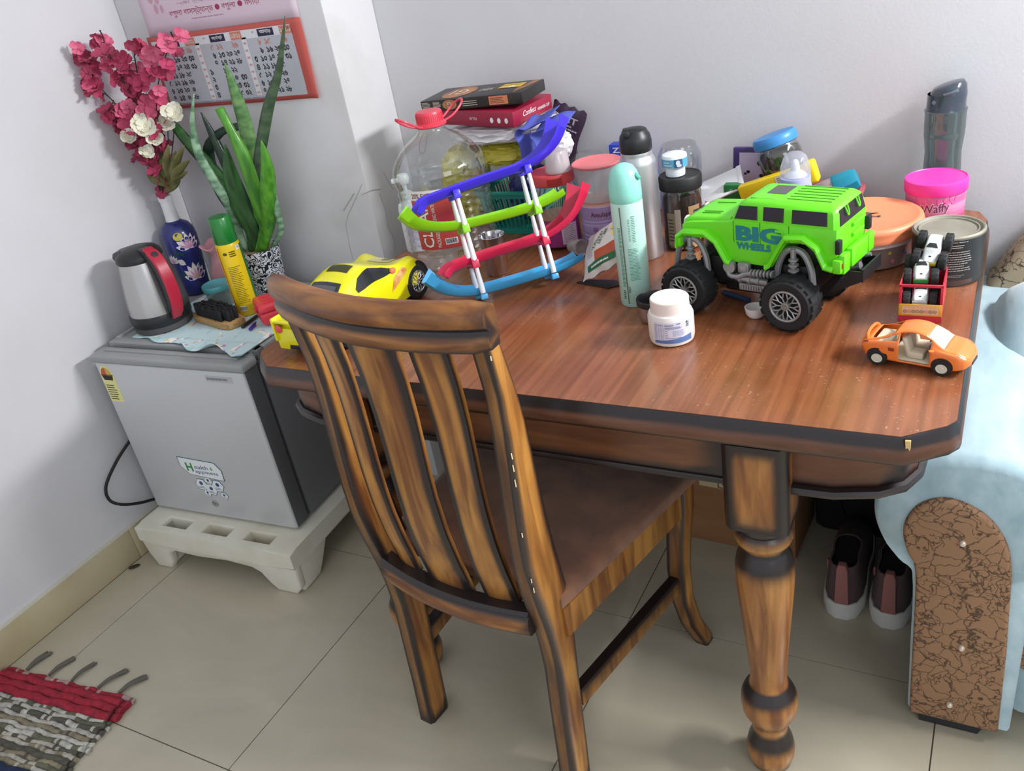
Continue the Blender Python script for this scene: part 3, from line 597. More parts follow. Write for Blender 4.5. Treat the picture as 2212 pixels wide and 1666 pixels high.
for k, cname in enumerate(rows):
    rad = .0105 if cname in ('red', 'navy') else rr_.uniform(.0055, .0075); y -= rad*.9
    g = G(); segs = []; x = -RW/2+rr_.uniform(-.004, .004); mi = [rc[cname], rc[{'red': 'red', 'navy': 'navy', 'pink': 'red'}.get(cname) or rr_.choice(['white', 'pale', 'grey', 'olive', 'tan'])]]; end = RW/2+rr_.uniform(-.004, .008)
    P = []; n = 26 if cname in ('red', 'navy') else 44
    for i in range(n+1):
        u = i/n; P.append((x+(end-x)*u, y+.0022*math.sin(u*30+k)+rr_.uniform(-.0015, .0015)-.012*math.sin(PI*u)*0, max(.004, rad*.62+rr_.uniform(-.001, .001))))
    pr = .5; state = 0
    for a in range(n):
        if rr_.random() < .55: state = 1 if rr_.random() < pr else 0
        g.mi = state; q0, q1 = Vector(P[a]), Vector(P[a+1])
        rg = []
        for q in (q0, q1): rg.append([q+Vector((0, math.cos(2*PI*m/8)*rad, math.sin(2*PI*m/8)*rad*.7)) for m in range(8)])
        g.loft(rg, caps=(a in (0, n-1)))
    bmesh.ops.remove_doubles(g.bm, verts=g.bm.verts, dist=1e-5)
    obj('woven_strip', g, mi, rug, angle=80); y -= rad*.9
g = G(); g.box((0, (y-.012)/2, .0035), (RW-.02, abs(y)-.03, .005)); obj('backing', g, rc['grey'], rug)
tas = mat('tassel_yarn', (104, 100, 92), .95, bump=.5, nscale=200)
for i, (x, dx) in enumerate(((-.150, .012), (-.075, .022), (.0, .018), (.085, .034), (.15, .03))):
    g = G()
    for q in range(7):
        a = rr_.uniform(-.005, .005); g.tube(smooth_path([(x+a*.3, -.008, .004), (x+dx*.4+a, .02, .006+rr_.uniform(0, .003)), (x+dx+a*1.6, .05+rr_.uniform(-.006, .006), .004)], 4), .0027, 5)
    obj('tassel', g, tas, rug)
# ================================================================== things on the small fridge
Z0 = .6115
clothm = mat('floral_cloth', (196, 222, 226), .9, bump=.2, bscale=300)
def add_spots(m, cols, scale, thr):
    nt = m.node_tree; N = nt.nodes; L = nt.links; b = N['Principled BSDF']; tc = N.new('ShaderNodeTexCoord'); prev = rgb((196, 222, 226)); prevs = None
    for i, (c, off) in enumerate(cols):
        mp = N.new('ShaderNodeMapping'); mp.inputs['Location'].default_value = off; mp.inputs['Scale'].default_value = (scale, scale*.7, scale); mp.inputs['Rotation'].default_value = (0, 0, .6); L.new(tc.outputs['Object'], mp.inputs[0])
        nz = N.new('ShaderNodeTexNoise'); nz.inputs['Scale'].default_value = 1; nz.inputs['Detail'].default_value = 2; L.new(mp.outputs[0], nz.inputs['Vector'])
        mr = N.new('ShaderNodeMapRange'); mr.inputs[1].default_value = thr; mr.inputs[2].default_value = thr+.03; L.new(nz.outputs['Fac'], mr.inputs[0])
        mx = N.new('ShaderNodeMixRGB'); L.new(mr.outputs[0], mx.inputs[0]); mx.inputs[2].default_value = rgb(c)
        if prevs: L.new(prevs, mx.inputs[1])
        else: mx.inputs[1].default_value = prev
        prevs = mx.outputs[0]
    L.new(prevs, b.inputs['Base Color'])
add_spots(clothm, [((172, 210, 208), (0, 0, 0)), ((198, 128, 178), (3, 1, 0)), ((232, 216, 130), (3.15, 1.2, 0)), ((244, 244, 240), (3.1, 1.1, .1))], 34, .62)
X0, X1 = -1.925, -1.497
def clf(u, v):
    x = X0+(X1-X0)*u
    yf = 1.292-.018*max(0, min(1, (u-.2)*5))+.012*math.sin(u*17+.5)*min(1, u*3)
    y = yf+(1.612-yf)*v
    rip = math.exp(-v*15); z = .6085+(.010+.010*math.sin(u*26+.8)+.006*math.sin(u*11))*rip*(0 if u < .30 else min(1, (u-.30)*7))
    yy = y-.026*u; yl = (yy-FY0)*math.cos(FY)-(x-FX0)*math.sin(FY); xl = (x-FX0)*math.cos(FY)+(yy-FY0)*math.sin(FY)
    if yl < .0985: z = max(z, .6085+.0085*min(1, (.0985-yl)/.005))
    if xl > .458: z = max(z, .6085+.0085*min(1, (xl-.458)/.007))
    return (x, y-.026*(u-.0), max(z, .6085))
g = G(); g.sheet(clf, 70, 60); tag(obj('floral_cloth', g, clothm, mods=(('solid', .0022, 1),)), 'pale blue floral cloth spread over the top of the small fridge', 'cloth')

# --- kettle
kx, ky = -1.888, 1.374; steel = mat('brushed_steel', (190, 188, 186), .28, .95, bump=.03, nscale=60, stretch=(1, 1, .1)); kblk = mat('kettle_black', (30, 31, 34), .4); kgry = mat('kettle_dark_grey', (74, 72, 74), .5); kred = mat('kettle_red', (176, 36, 60), .32)
t = thing('electric_kettle', 'steel electric kettle with red and black handle on the fridge top', 'kettle', (kx, ky, Z0), face_cam(kx, ky))
g = G(); g.lathe([(0, 0), (.070, 0), (.074, .004), (.074, .016), (.070, .019), (0, .019)], 40); obj('power_base', g, kgry, t)
g = G(); g.lathe([(0, .019), (.074, .019), (.0765, .024), (.0765, .044), (.0745, .048), (0, .048)], 40); obj('base_ring', g, kblk, t)
body = [(.0735, .048), (.0725, .07), (.069, .10), (.064, .135), (.0585, .165), (.0545, .185)]
g = G(); g.lathe([(0, .048)]+body+[(0, .187)], 48); obj('steel_body', g, steel, t)
az = math.radians(24)
g = G(); a0 = -PI/2+math.radians(10); a1 = -PI/2+math.radians(125)
g.lathe([(r+.0015, z) for r, z in body], 24, a0=a0, a1=a1); obj('back_panel', g, kgry, t, mods=(('solid', .003, 1),))
g = G(); g.lathe([(.0565, .182), (.0575, .188), (.055, .198), (.046, .207), (.028, .213), (0, .2145)], 40); obj('lid', g, kblk, t)
g = G(); sd = Vector((-.8, .6, 0)).normalized(); R = []
for k, (d, wd, z0, z1) in enumerate(((.035, .034, .19, .210), (.055, .026, .184, .207), (.064, .016, .186, .203), (.069, .007, .189, .198))):
    c = sd*d; s_ = Vector((-sd.y, sd.x, 0)); R.append([c+s_*wd+Vector((0, 0, (z0+z1)/2)), c+s_*wd*.6+Vector((0, 0, z1)), c-s_*wd*.6+Vector((0, 0, z1)), c-s_*wd+Vector((0, 0, (z0+z1)/2)), c-s_*wd*.7+Vector((0, 0, z0)), c+s_*wd*.7+Vector((0, 0, z0))])
g.loft(R); obj('spout', g, kblk, t)
hd = Vector((math.sin(az), -math.cos(az), 0)); sdv = Vector((math.cos(az), math.sin(az), 0))
HP = smooth_path([hd*.030+Vector((0, 0, .212)), hd*.062+Vector((0, 0, .209)), hd*.092+Vector((0, 0, .186)), hd*.107+Vector((0, 0, .145)), hd*.108+Vector((0, 0, .10)), hd*.098+Vector((0, 0, .062)), hd*.078+Vector((0, 0, .036))], 5)
def ribbon(g, path, hw, d0, d1):
    R = []
    for i, p in enumerate(path):
        tn = (path[min(i+1, len(path)-1)]-path[max(i-1, 0)]).normalized(); nr = sdv.cross(tn).normalized()
        if nr.dot(p-hd*.035-Vector((0, 0, .115))) < 0: nr = -nr
        e = hw if 2 < i < len(path)-3 else hw*.82
        R.append([p+sdv*e+nr*d0, p+sdv*e*.9+nr*d1, p-sdv*e*.9+nr*d1, p-sdv*e+nr*d0])
    g.loft(R)
g = G(); ribbon(g, HP, .0175, -.013, .002); obj('handle', g, kblk, t, angle=50, mods=(('bev', .002),))
g = G(); ribbon(g, HP[4:], .0165, .0, .007); hr = obj('handle_cover', g, kred, t, angle=50, mods=(('bev', .002),)); hr['label'] = 'glossy red cover along the handle'
p = HP[8]; g = G(); g.lathe([(0, 0), (.009, 0), (.008, .0028), (0, .0032)], 20, M=Matrix.Translation(p+Vector(hd)*.0045+Vector((0, 0, .0035))) @ hd.to_track_quat('Z', 'Y').to_matrix().to_4x4() @ Matrix.Rotation(-.6, 4, 'X')); obj('lid_button', g, kblk, t)

# --- painted bottle vase
def rad_of(prof):
    P = sorted(prof, key=lambda q: q[1])
    def f(z):
        for (r0, z0), (r1, z1) in zip(P, P[1:]):
            if z <= z1: return r0+(r1-r0)*((z-z0)/(z1-z0) if z1 > z0 else 0)
        return P[-1][0]
    return f
def wrapP(prof, off=.0005):
    f = rad_of(prof)
    def pl(x, y): r = max(f(y), .005); return Vector(((r+off)*math.sin(x/.05), -(r+off)*math.cos(x/.05), y))
    return pl
def petal(g, cx, cy, ln, wd, ang, pl):
    c, s = math.cos(ang), math.sin(ang); P = []
    prof = [(0, 0), (.25, .34), (.55, .5), (.8, .32), (1, 0), (.8, -.32), (.55, -.5), (.25, -.34)]
    for a, b in prof:
        x, y = b*wd, a*ln; P.append(pl(cx+x*c-y*s, cy+x*s+y*c))
    g.mesh(P, [tuple(range(8))])
vx, vy = -1.972, 1.577
vaseb = mat('painted_blue', (40, 48, 128), .28, col2=(26, 32, 92), nscale=18, coat=.4); white_pl = mat('white_neck', (226, 226, 228), .5)
t = thing('bottle_vase', 'blue bottle vase painted with white lotuses on the fridge top', 'vase', (vx, vy, Z0), face_cam(vx, vy))
VP = [(.033, 0), (.036, .004), (.039, .04), (.043, .09), (.047, .135), (.048, .16), (.045, .18), (.036, .195), (.024, .203)]
g = G(); g.lathe([(0, 0)]+VP+[(.019, .207), (0, .207)], 40); vb = obj('bottle_body', g, vaseb, t)
g = G(); g.lathe([(.0, .2075), (.019, .2075), (.0175, .22), (.0165, .25), (.0165, .262), (.0185, .263), (.0185, .274), (.0165, .276), (.0138, .276), (.0135, .212), (0, .212)], 28); obj('bottle_neck', g, white_pl, t)
PW = wrapP(VP); PW2 = wrapP(VP, .0009); pet = mat('lotus_white', (232, 222, 226), .4); petp = mat('lotus_pink', (206, 150, 180), .4); yel = mat('paint_yellow', (200, 184, 70), .4); leafp = mat('paint_green', (28, 74, 66), .4)
g = G()
for cx, cy, r in ((.018, .133, .045), (.012, .045, .050), (-.045, .10, .026)):
    for k in range(7): petal(g, cx, cy, r*(1-.15*abs(k-3)/3), r*.34, (k-3)*.42, PW)
petal(g, -.008, .092, .026, .018, .9, PW); obj('lotus_print', g, pet, vb)
g = G()
for cx, cy, r in ((.018, .133, .03), (.012, .045, .032), (-.045, .10, .016)):
    for k in range(5): petal(g, cx, cy, r, r*.2, (k-2)*.5, PW2)
obj('lotus_inner_print', g, petp, vb)
g = G()
for cx, cy, r in ((-.004, .172, .0135), (.012, .052, .009)):
    g.mesh([PW2(cx+r*math.cos(2*PI*k/14), cy+r*.8*math.sin(2*PI*k/14)) for k in range(14)], [tuple(range(14))])
obj('moon_print', g, yel, vb)
g = G()
for cx, cy, r in ((-.02, .12, .016), (.045, .08, .018), (-.03, .06, .014)): g.mesh([PW(cx+r*math.cos(2*PI*k/12), cy+r*.7*math.sin(2*PI*k/12)) for k in range(12)], [tuple(range(12))])
obj('lily_pad_print', g, leafp, vb)

# --- artificial flowers standing in the vase
pk = [mat('petal_pink', (208, 84, 120), .75, col2=(186, 60, 98), nscale=60), mat('petal_rose', (222, 116, 146), .75, col2=(204, 86, 120), nscale=60), mat('petal_deep', (166, 62, 90), .8)]
stemm = mat('dark_stem', (46, 52, 40), .7)
def blossom_mesh(seed, R=.024, m=None, petals=5, cup=.35):
    rn = random.Random(seed); g = G()
    for k in range(petals):
        a = 2*PI*k/petals+rn.uniform(-.2, .2); Rk = R*rn.uniform(.85, 1.12); lift = cup+rn.uniform(-.25, .3); n = Vector((math.cos(a), math.sin(a), 0)); s_ = Vector((-n.y, n.x, 0))
        rows_ = []
        for u in (0, .3, .6, .85, 1):
            wv = Rk*(.13, .32, .48, .44, .16)[(0, .3, .6, .85, 1).index(u)]; c = n*Rk*u+Vector((0, 0, Rk*lift*(u*1.2-.5*u*u)))
            rows_.append([c-s_*wv+Vector((0, 0, Rk*.16*u)), c+Vector((0, 0, -Rk*.07)), c+s_*wv+Vector((0, 0, Rk*.16*u+rn.uniform(-.02, .02)*Rk))])
        g.loft(rows_, closed=False, caps=False)
    g.lathe([(R*.10, 0), (R*.10, R*.2), (0, R*.28)], 6)
    bmesh.ops.recalc_face_normals(g.bm, faces=g.bm.faces); me = bpy.data.meshes.new('blossom'); g.bm.to_mesh(me); g.bm.free(); me.materials.append(m); me.polygons.foreach_set('use_smooth', [True]*len(me.polygons)); return me
BM_ = [blossom_mesh(s, m=pk[s % 3 if s % 4 else 0]) for s in range(8)]
rn = random.Random(5)
def fy(px): return 1.515+(px-150)/230*.075
mouth = Vector((vx, vy, Z0+.277))
branches = [([(322, 320), (272, 250), (222, 195), (185, 150), (158, 108)], 'pink artificial blossom branch reaching furthest left from the vase', 28), ([(330, 315), (292, 225), (258, 160), (232, 110), (222, 78)], 'pink artificial blossom branch with the tall tip left of the calendar', 23), ([(338, 320), (312, 232), (298, 165), (288, 105)], 'pink artificial blossom branch in the middle of the bunch', 23), ([(350, 320), (338, 232), (345, 165), (362, 110), (375, 82)], 'pink artificial blossom branch crossing the calendar corner', 26), ([(335, 330), (300, 290), (268, 255), (250, 228)], 'short pink artificial blossom branch low on the left of the bunch', 18), ([(352, 360), (330, 348), (312, 340)], 'small pink artificial sprig hanging just above the vase mouth', 3)]
def put_blossom(me, parent, P, dirv, sc, base):
    o = bpy.data.objects.new('blossom', me); COL.objects.link(o); o.parent = parent
    q = dirv.to_track_quat('Z', 'Y'); o.rotation_mode = 'QUATERNION'; o.rotation_quaternion = q; o.location = P-base; o.scale = (sc, sc, sc)
camp = Vector((0, 0, CH))
for bi, (pxs, lab, nb) in enumerate(branches):
    t = thing('blossom_branch', lab, 'flower', mouth+Vector(((bi-2.5)*.002, .003, -.058)), 0, 'artificial flowers in the painted vase'); base_ = t.location.copy()
    P = [base_.copy(), mouth+Vector(((bi-2.5)*.003, .002, .004))]+[at_y(x, y, fy(x)+(bi % 3-1)*.012) for x, y in pxs]
    S = smooth_path(P, 6); g = G(); g.tube([p-base_ for p in S], .0014, 5); obj('stem', g, stemm, t)
    lo_ = 9 if bi < 5 else 8
    for k in range(nb):
        p = S[min(len(S)-1, lo_+int((len(S)-1-lo_)*k/max(1, nb-1)))]
        off = Vector((rn.uniform(-.030, .030), rn.uniform(-.026, .018), rn.uniform(-.018, .018)))
        q = p+off; q.x = max(q.x, XL+.03); q.y = min(q.y, YC-.03)
        d = ((camp-q).normalized()*.75+Vector((rn.uniform(-.7, .7), rn.uniform(-.5, .5), rn.uniform(-.5, .7)))).normalized()
        put_blossom(BM_[rn.randrange(8)], t, q, d, rn.uniform(.66, 1.08)*(.8 if k == nb-1 else 1), base_)
        if off.length > .01:
            g = G(); g.tube([p-base_, q-base_], .0008, 4); obj('twig', g, stemm, t)
    g = G(); e = S[-1]-base_; g.tube([e, e+Vector((-.003, 0, .014))], [.0012, .002], 5); obj('bud', g, mat('dark_bud', (34, 26, 28), .7), t)
crm = mat('cream_petal', (226, 222, 196), .75, col2=(240, 238, 226), nscale=40)
RM_ = [blossom_mesh(50+s, R=.026, m=crm, petals=7, cup=1.0) for s in range(3)]
IN_ = [blossom_mesh(60+s, R=.017, m=crm, petals=5, cup=1.7) for s in range(2)]
for i, (px, py_, sc, lab) in enumerate([(314, 274, 1.15, 'large cream artificial rose at the front of the bunch'), (338, 300, .8, 'small white artificial rose below the large cream one'), (378, 246, 1.05, 'cream artificial rose high in the bunch beside the snake plant'), (362, 268, .85, 'cream artificial rose half hidden behind a snake plant leaf'), (281, 297, .72, 'peach-white artificial bud at the left of the large cream rose'), (322, 330, .75, 'cream artificial bud lowest in the bunch')]):
    q = at_y(px, py_, fy(px)-.03+(.03 if i in (2, 3) else 0))
    t = thing('artificial_rose', lab, 'flower', mouth+Vector((.004-.0016*i, -.004, -.058)), 0, 'cream roses in the painted vase'); b0 = t.location.copy()
    g = G(); g.tube([p-b0 for p in smooth_path([b0, mouth+Vector((.004-.0016*i, -.005, .004)), (mouth+q)/2+Vector((0, .008, 0)), q], 5)], .0014, 5); obj('stem', g, stemm, t)
    d = ((camp-q).normalized()+Vector((-.2, 0, .25))).normalized(); put_blossom(RM_[i % 3], t, q, d, sc, b0); put_blossom(IN_[i % 2], t, q, d, sc, b0)

def blade(g, pts, width, twist=0, fold=.18, tip=.5, base=.5, belly=.5, blunt=False, ref=None):
    S = smooth_path(pts, 5); n = len(S)-1; R = []
    for i, p in enumerate(S):
        u = i/n; tn = (S[min(i+1, n)]-S[max(i-1, 0)]).normalized(); vw = (p-camp if ref is None else p-ref).normalized()
        s_ = tn.cross(vw).normalized(); nr = s_.cross(tn).normalized()
        a = twist*(1-u*.4); sd_ = s_*math.cos(a)+nr*math.sin(a); nn = sd_.cross(tn).normalized()
        if u < belly: k = base+(1-base)*math.sin(PI/2*u/belly)
        else:
            k = math.cos(PI/2*((u-belly)/(1-belly))**1.3)
            if blunt: k = max(k, .62)
        wv = max(width*k/2, .0009)
        R.append([p-sd_*wv+nn*wv*fold, p-sd_*wv*.5+nn*wv*fold*.3, p, p+sd_*wv*.5+nn*wv*fold*.3, p+sd_*wv+nn*wv*fold])
    g.loft(R, closed=False, caps=False)
olive = mat('olive_leaf', (86, 88, 44), .6, col2=(120, 116, 66), nscale=30)
t = thing('leaf_sprig', 'dark olive artificial leaves fanning out of the vase mouth', 'leaves', mouth+Vector((0, 0, -.05)))
b0 = t.location.copy()
for i, (a, b, wd) in enumerate((((378, 398), (410, 345), .026), ((374, 400), (394, 322), .024), ((370, 402), (348, 330), .022), ((380, 400), (398, 314), .024), ((366, 403), (318, 378), .022), ((380, 402), (406, 370), .022), ((372, 398), (364, 312), .022), ((376, 400), (380, 326), .024), ((368, 402), (332, 352), .020))):
    A = at_y(*a, vy-.012); B = at_y(*b, vy-.03+.012*(i % 3)); g = G(); blade(g, [mouth+Vector((0, 0, .002)), A+Vector((0, 0, .004)), A+(B-A)*.5+Vector((0, -.012, .006)), B], wd, twist=(-.5, .4, .6, -.3, .3, -.6, .2, .7, -.4)[i], base=.2, belly=.5, fold=.22); o = obj('leaf', g, olive, t, mods=(('solid', .0006),)); 
    for v_ in o.data.vertices: v_.co -= b0

# --- snake plant
ptx, pty = -1.704, 1.590
t = thing('potted_snake_plant', 'snake plant with tall pointed leaves in a black and white squiggle pot', 'plant', (ptx, pty, Z0), face_cam(ptx, pty))
potm = mat('squiggle_pot', (232, 232, 234), .4); nt = potm.node_tree; N = nt.nodes; L = nt.links
tc = N.new('ShaderNodeTexCoord'); mp_ = N.new('ShaderNodeMapping'); mp_.inputs['Scale'].default_value = (1, 1, 1.0); L.new(tc.outputs['Object'], mp_.inputs[0])
nz = N.new('ShaderNodeTexNoise'); nz.inputs['Scale'].default_value = 62; nz.inputs['Detail'].default_value = 0; nz.inputs['Distortion'].default_value = .7; L.new(mp_.outputs[0], nz.inputs['Vector'])
mu = N.new('ShaderNodeMath'); mu.operation = 'MULTIPLY'; mu.inputs[1].default_value = 34; L.new(nz.outputs['Fac'], mu.inputs[0]); sn = N.new('ShaderNodeMath'); sn.operation = 'SINE'; L.new(mu.outputs[0], sn.inputs[0])
mr = N.new('ShaderNodeMapRange'); mr.inputs[1].default_value = -.1; mr.inputs[2].default_value = .12; L.new(sn.outputs[0], mr.inputs[0]); mx = N.new('ShaderNodeMixRGB'); L.new(mr.outputs[0], mx.inputs[0]); mx.inputs[1].default_value = rgb((22, 24, 38)); mx.inputs[2].default_value = rgb((226, 228, 234)); L.new(mx.outputs[0], N['Principled BSDF'].inputs['Base Color'])
g = G(); g.lathe([(0, 0), (.040, 0), (.043, .004), (.054, .126), (.055, .13), (.052, .13), (.050, .118), (0, .118)], 40); obj('pot', g, potm, t, angle=50)
g = G(); g.lathe([(.0505, .1195), (.03, .121), (0, .122)], 20); obj('soil', g, mat('pale_soil', (150, 128, 96), .95, col2=(108, 90, 66), nscale=90, bump=.6), t)
def leafmat(n, a, b, band=0):
    m = mat(n, a, .45, col2=b, nscale=26, stretch=(1, 1, 2.2) if band else (3, 3, .6), lo=.38, hi=.62, coat=.1)
    return m
lg = {'pale': leafmat('leaf_pale', (150, 186, 150), (74, 112, 82), 1), 'dark': leafmat('leaf_dark', (30, 68, 30), (52, 104, 44)), 'black': leafmat('leaf_blackish', (20, 40, 30), (34, 62, 42), 1), 'mid': leafmat('leaf_mid', (70, 118, 60), (114, 154, 92), 1), 'bright': leafmat('leaf_bright', (58, 124, 30), (92, 158, 44)), 'spear': leafmat('leaf_spear', (52, 78, 52), (80, 104, 74), 1)}
b0 = Vector((ptx, pty, Z0)); sb = lambda dx, dy: b0+Vector((dx, dy, .119))
LV = [('pale', [sb(-.030, -.012), (511, 486), (487, 432), (459, 388), (428, 330), (415, 268), (419, 203)], 1.552, .024, .35, 0), ('dark', [sb(-.022, .010), (520, 460), (478, 388), (418, 322), (368, 262), (334, 228)], 1.60, .030, .2, 1), ('black', [sb(-.004, .022), (490, 440), (462, 380), (450, 322), (478, 285), (518, 272)], 1.63, .030, .3, 1), ('black', [sb(-.018, .018), (522, 440), (496, 372), (463, 300), (434, 243)], 1.625, .026, .0, 0), ('mid', [sb(.002, .016), (560, 460), (545, 350), (527, 262), (505, 192), (486, 136)], 1.612, .036, .2, 0), ('spear', [sb(.014, .010), (560, 440), (556, 366), (568, 285), (580, 225), (602, 150), (616, 34)], 1.602, .030, .5, 0), ('dark', [sb(-.008, -.010), (545, 490), (521, 446), (500, 384), (486, 312)], 1.575, .052, .1, 0), ('bright', [sb(.006, -.012), (572, 490), (558, 440), (528, 345), (500, 285), (473, 233)], 1.570, .034, .1, 1), ('bright', [sb(.018, -.010), (582, 480), (580, 425), (578, 362), (564, 303)], 1.566, .040, -.25, 0), ('pale', [sb(.036, .004), (606, 500), (600, 462), (592, 425), (584, 395)], 1.59, .017, .3, 0)]
Mi = t.matrix_basis.inverted() if False else (Matrix.Translation(b0) @ Matrix.Rotation(face_cam(ptx, pty), 4, 'Z')).inverted()
for mname, pts, Y, wd, tw, bl in LV:
    P = [pts[0]]; n = len(pts)-1
    for i, q in enumerate(pts[1:]): P.append(at_y(q[0], q[1], pty+(Y-pty)*min(1, (i+1)/2.5)))
    g = G(); blade(g, P, wd, twist=tw, fold=.32, base=.5, belly=.45, blunt=bool(bl))
    o = obj('leaf', g, lg[mname], t, mods=(('solid', .0016),), angle=80); o.data.transform(Mi)

# --- yellow spray can
cx_, cy_ = -1.680, 1.474
t = thing('spray_can', 'yellow insect spray can with a green cap on the fridge top', 'can', (cx_, cy_, Z0), face_cam(cx_, cy_)); R_ = .030
yl = mat('can_yellow', (232, 196, 18), .35); gcap = mat('can_green_cap', (24, 120, 44), .3, coat=.3); gpr = mat('print_green', (30, 110, 50), .5); rpr = mat('print_red2', (200, 50, 40), .5)
g = G(); g.lathe([(0, 0), (.0285, 0), (R_, .003), (R_, .184), (.028, .189), (.027, .191), (0, .191)], 36); can_ = obj('can_body', g, yl, t)
g = G(); g.lathe([(0, .191), (.0275, .191), (.0282, .194), (.0272, .252), (.025, .256), (0, .2565)], 36); obj('cap', g, gcap, t)
W = wrap(R_); g = G(); put_lines(g, -.018, .014, .035, .135, 22, W, .34, 2); g.mesh([W(-.014+.006*math.cos(a*PI/4), .168+.004*math.sin(a*PI/4)) for a in range(8)], [tuple(range(8))])
put_lines(g, -.004, .014, .158, .174, 3, W, .6, 5); obj('can_print', g, mat('print_olive', (96, 84, 24), .5), can_)
g = G(); arc_patch(g, R_, .0, R_, .184, .030, .055, 8, .0003); obj('can_side_print', g, gpr, can_)
g = G(); arc_patch(g, R_, .002, R_, .184, -.036, -.033, 2, .0004); obj('can_stripe', g, rpr, can_)
g = G(); put_rect(g, -.012, .022, .018, .013, W, 4); put_rect(g, .022, .178, .011, .012, W, 3); lbp = obj('can_label', g, whitep, can_)
g = G(); W2 = wrap(R_, .0008)
for k in range(9): put_rect(g, -.020+k*.002, .022, .0008 if k % 2 else .0012, .010, W2)
put_text(g, 'TTR', .022, .178, .006, W2, w=.008); obj('barcode_print', g, blackp, can_)

# --- pink vase, teal tub, brush, soap box, pens
t = thing('pink_vase', 'small dusty pink vase with a wavy flared rim behind the yellow can', 'vase', (-1.846, 1.583, Z0+.001), face_cam(-1.82, 1.59))
g = G(); R = []
for z, r in ((0, .029), (.004, .033), (.03, .037), (.06, .035), (.085, .027), (.105, .022), (.12, .025), (.134, .034), (.142, .040)):
    R.append([(r*math.cos(a)*(1+(.14*math.sin(a*4) if z > .125 else 0)), r*math.sin(a)*(1+(.14*math.sin(a*4) if z > .125 else 0)), z+(.006*math.sin(a*4+1) if z > .125 else 0)) for a in [2*PI*k/32 for k in range(32)]])
g.loft(R, caps=False); g.f([v for v in g.bm.verts[:0]]) if False else None
obj('vase_body', g, mat('dusty_pink', (206, 148, 156), .5), t, angle=80, mods=(('solid', .0025, -1),))
t = thing('lidded_tub', 'small translucent tub with a teal lid behind the black brush', 'container', (-1.800, 1.500, Z0), face_cam(-1.79, 1.5))
milk = clear('milky_plastic', haze=.55, hazecol=(178, 200, 200)); g = G(); g.lathe([(0, .001), (.029, .001), (.031, .004), (.035, .046), (.0355, .05)], 32); obj('tub_body', g, milk, t)
g = G(); g.lathe([(0, .003), (.027, .004), (.030, .022), (.02, .03), (0, .026)], 18, burn=None); obj('tub_contents', g, mat('tan_powder', (150, 140, 118), .95, col2=(120, 112, 96), nscale=60), t)
g = G(); g.lathe([(0, .05), (.0375, .0485), (.0385, .052), (.0385, .060), (.037, .0625), (.034, .0615), (0, .061)], 36); obj('lid', g, mat('teal_lid', (92, 176, 184), .35), t)
t = thing('shoe_brush', 'wooden brush lying with its black bristles up on the cloth', 'brush', (-1.727, 1.411, Z0), math.radians(-13))
g = G(); bp_ = [(-.092, 0), (-.085, -.022), (-.06, -.031), (.06, -.031), (.085, -.024), (.092, 0), (.085, .024), (.06, .031), (-.06, .031), (-.085, .022)]
g.prism(bp_, 0, .018, 'z', bev=.003); obj('brush_back', g, mat('brush_wood', (186, 150, 96), .6, col2=(160, 122, 74), nscale=20, stretch=(1, 8, 8)), t)
brm = mat('bristle_black', (16, 17, 20), .8)
g = G(); rn2 = random.Random(9)
for i in range(15):
    for j in range(5):
        x = -.075+.15*i/14; y = -.021+.042*j/4
        if abs(x) > .062 and abs(y) > .016: continue
        h_ = .026+rn2.uniform(-.002, .003); g.lathe([(.0048, .017), (.0056, .017+h_*.8), (.004, .017+h_), (0, .017+h_)], 6, (x+rn2.uniform(-.001, .001), y, 0), )
o = obj('bristles', g, brm, t); o['kind'] = 'stuff'
t = thing('soap_box', 'coral red plastic box beside the chair back on the fridge', 'box', (-1.565, 1.440, Z0+.005), math.radians(-36)); coral = mat('coral_plastic', (218, 52, 66), .35, coat=.2)
g = G(); g.box((0, 0, .017), (.082, .066, .034), bev=.010, seg=3, taper=(1.04, 1.05)); obj('box_base', g, coral, t)
g = G(); g.box((0, 0, .044), (.089, .073, .022), bev=.008, seg=3, taper=(.93, .9)); ld = obj('box_lid', g, coral, t)
g = G()
for k in range(3): g.box((-.022+.022*k, 0, .0555), (.010, .040, .002), bev=.0008)
obj('lid_ridge', g, coral, ld)
g = G(); g.box((0, -.037, .034), (.018, .005, .014), bev=.0015); obj('latch', g, coral, t)
for a, b, m_, lab in (((523, 707), (540, 694), kblk, 'black pen lying on the cloth beside the brush'), ((540, 712), (549, 701), mat('purple_pen', (66, 44, 140), .4), 'purple pen lying against the coral box')):
    A = at_z(*a, Z0+.005); B = at_z(*b, Z0+.005); d = (B-A).normalized(); t = thing('pen', lab, 'pen', A, math.atan2(d.y, d.x)); Ln = .062 if m_ is kblk else .03
    g = G(); g.tube([(0, 0, 0), (.002, 0, 0), (Ln*.7, 0, 0), (Ln*.7, 0, 0), (Ln, 0, 0)], [.0035, .0045, .0045, .0042, .0042], 12); obj('barrel', g, m_, t)
    g = G(); g.tube([(Ln, 0, 0), (Ln+.012, 0, 0), (Ln+.014, 0, 0)], [.0036, .0018, .0006], 10); obj('tip', g, m_, t)

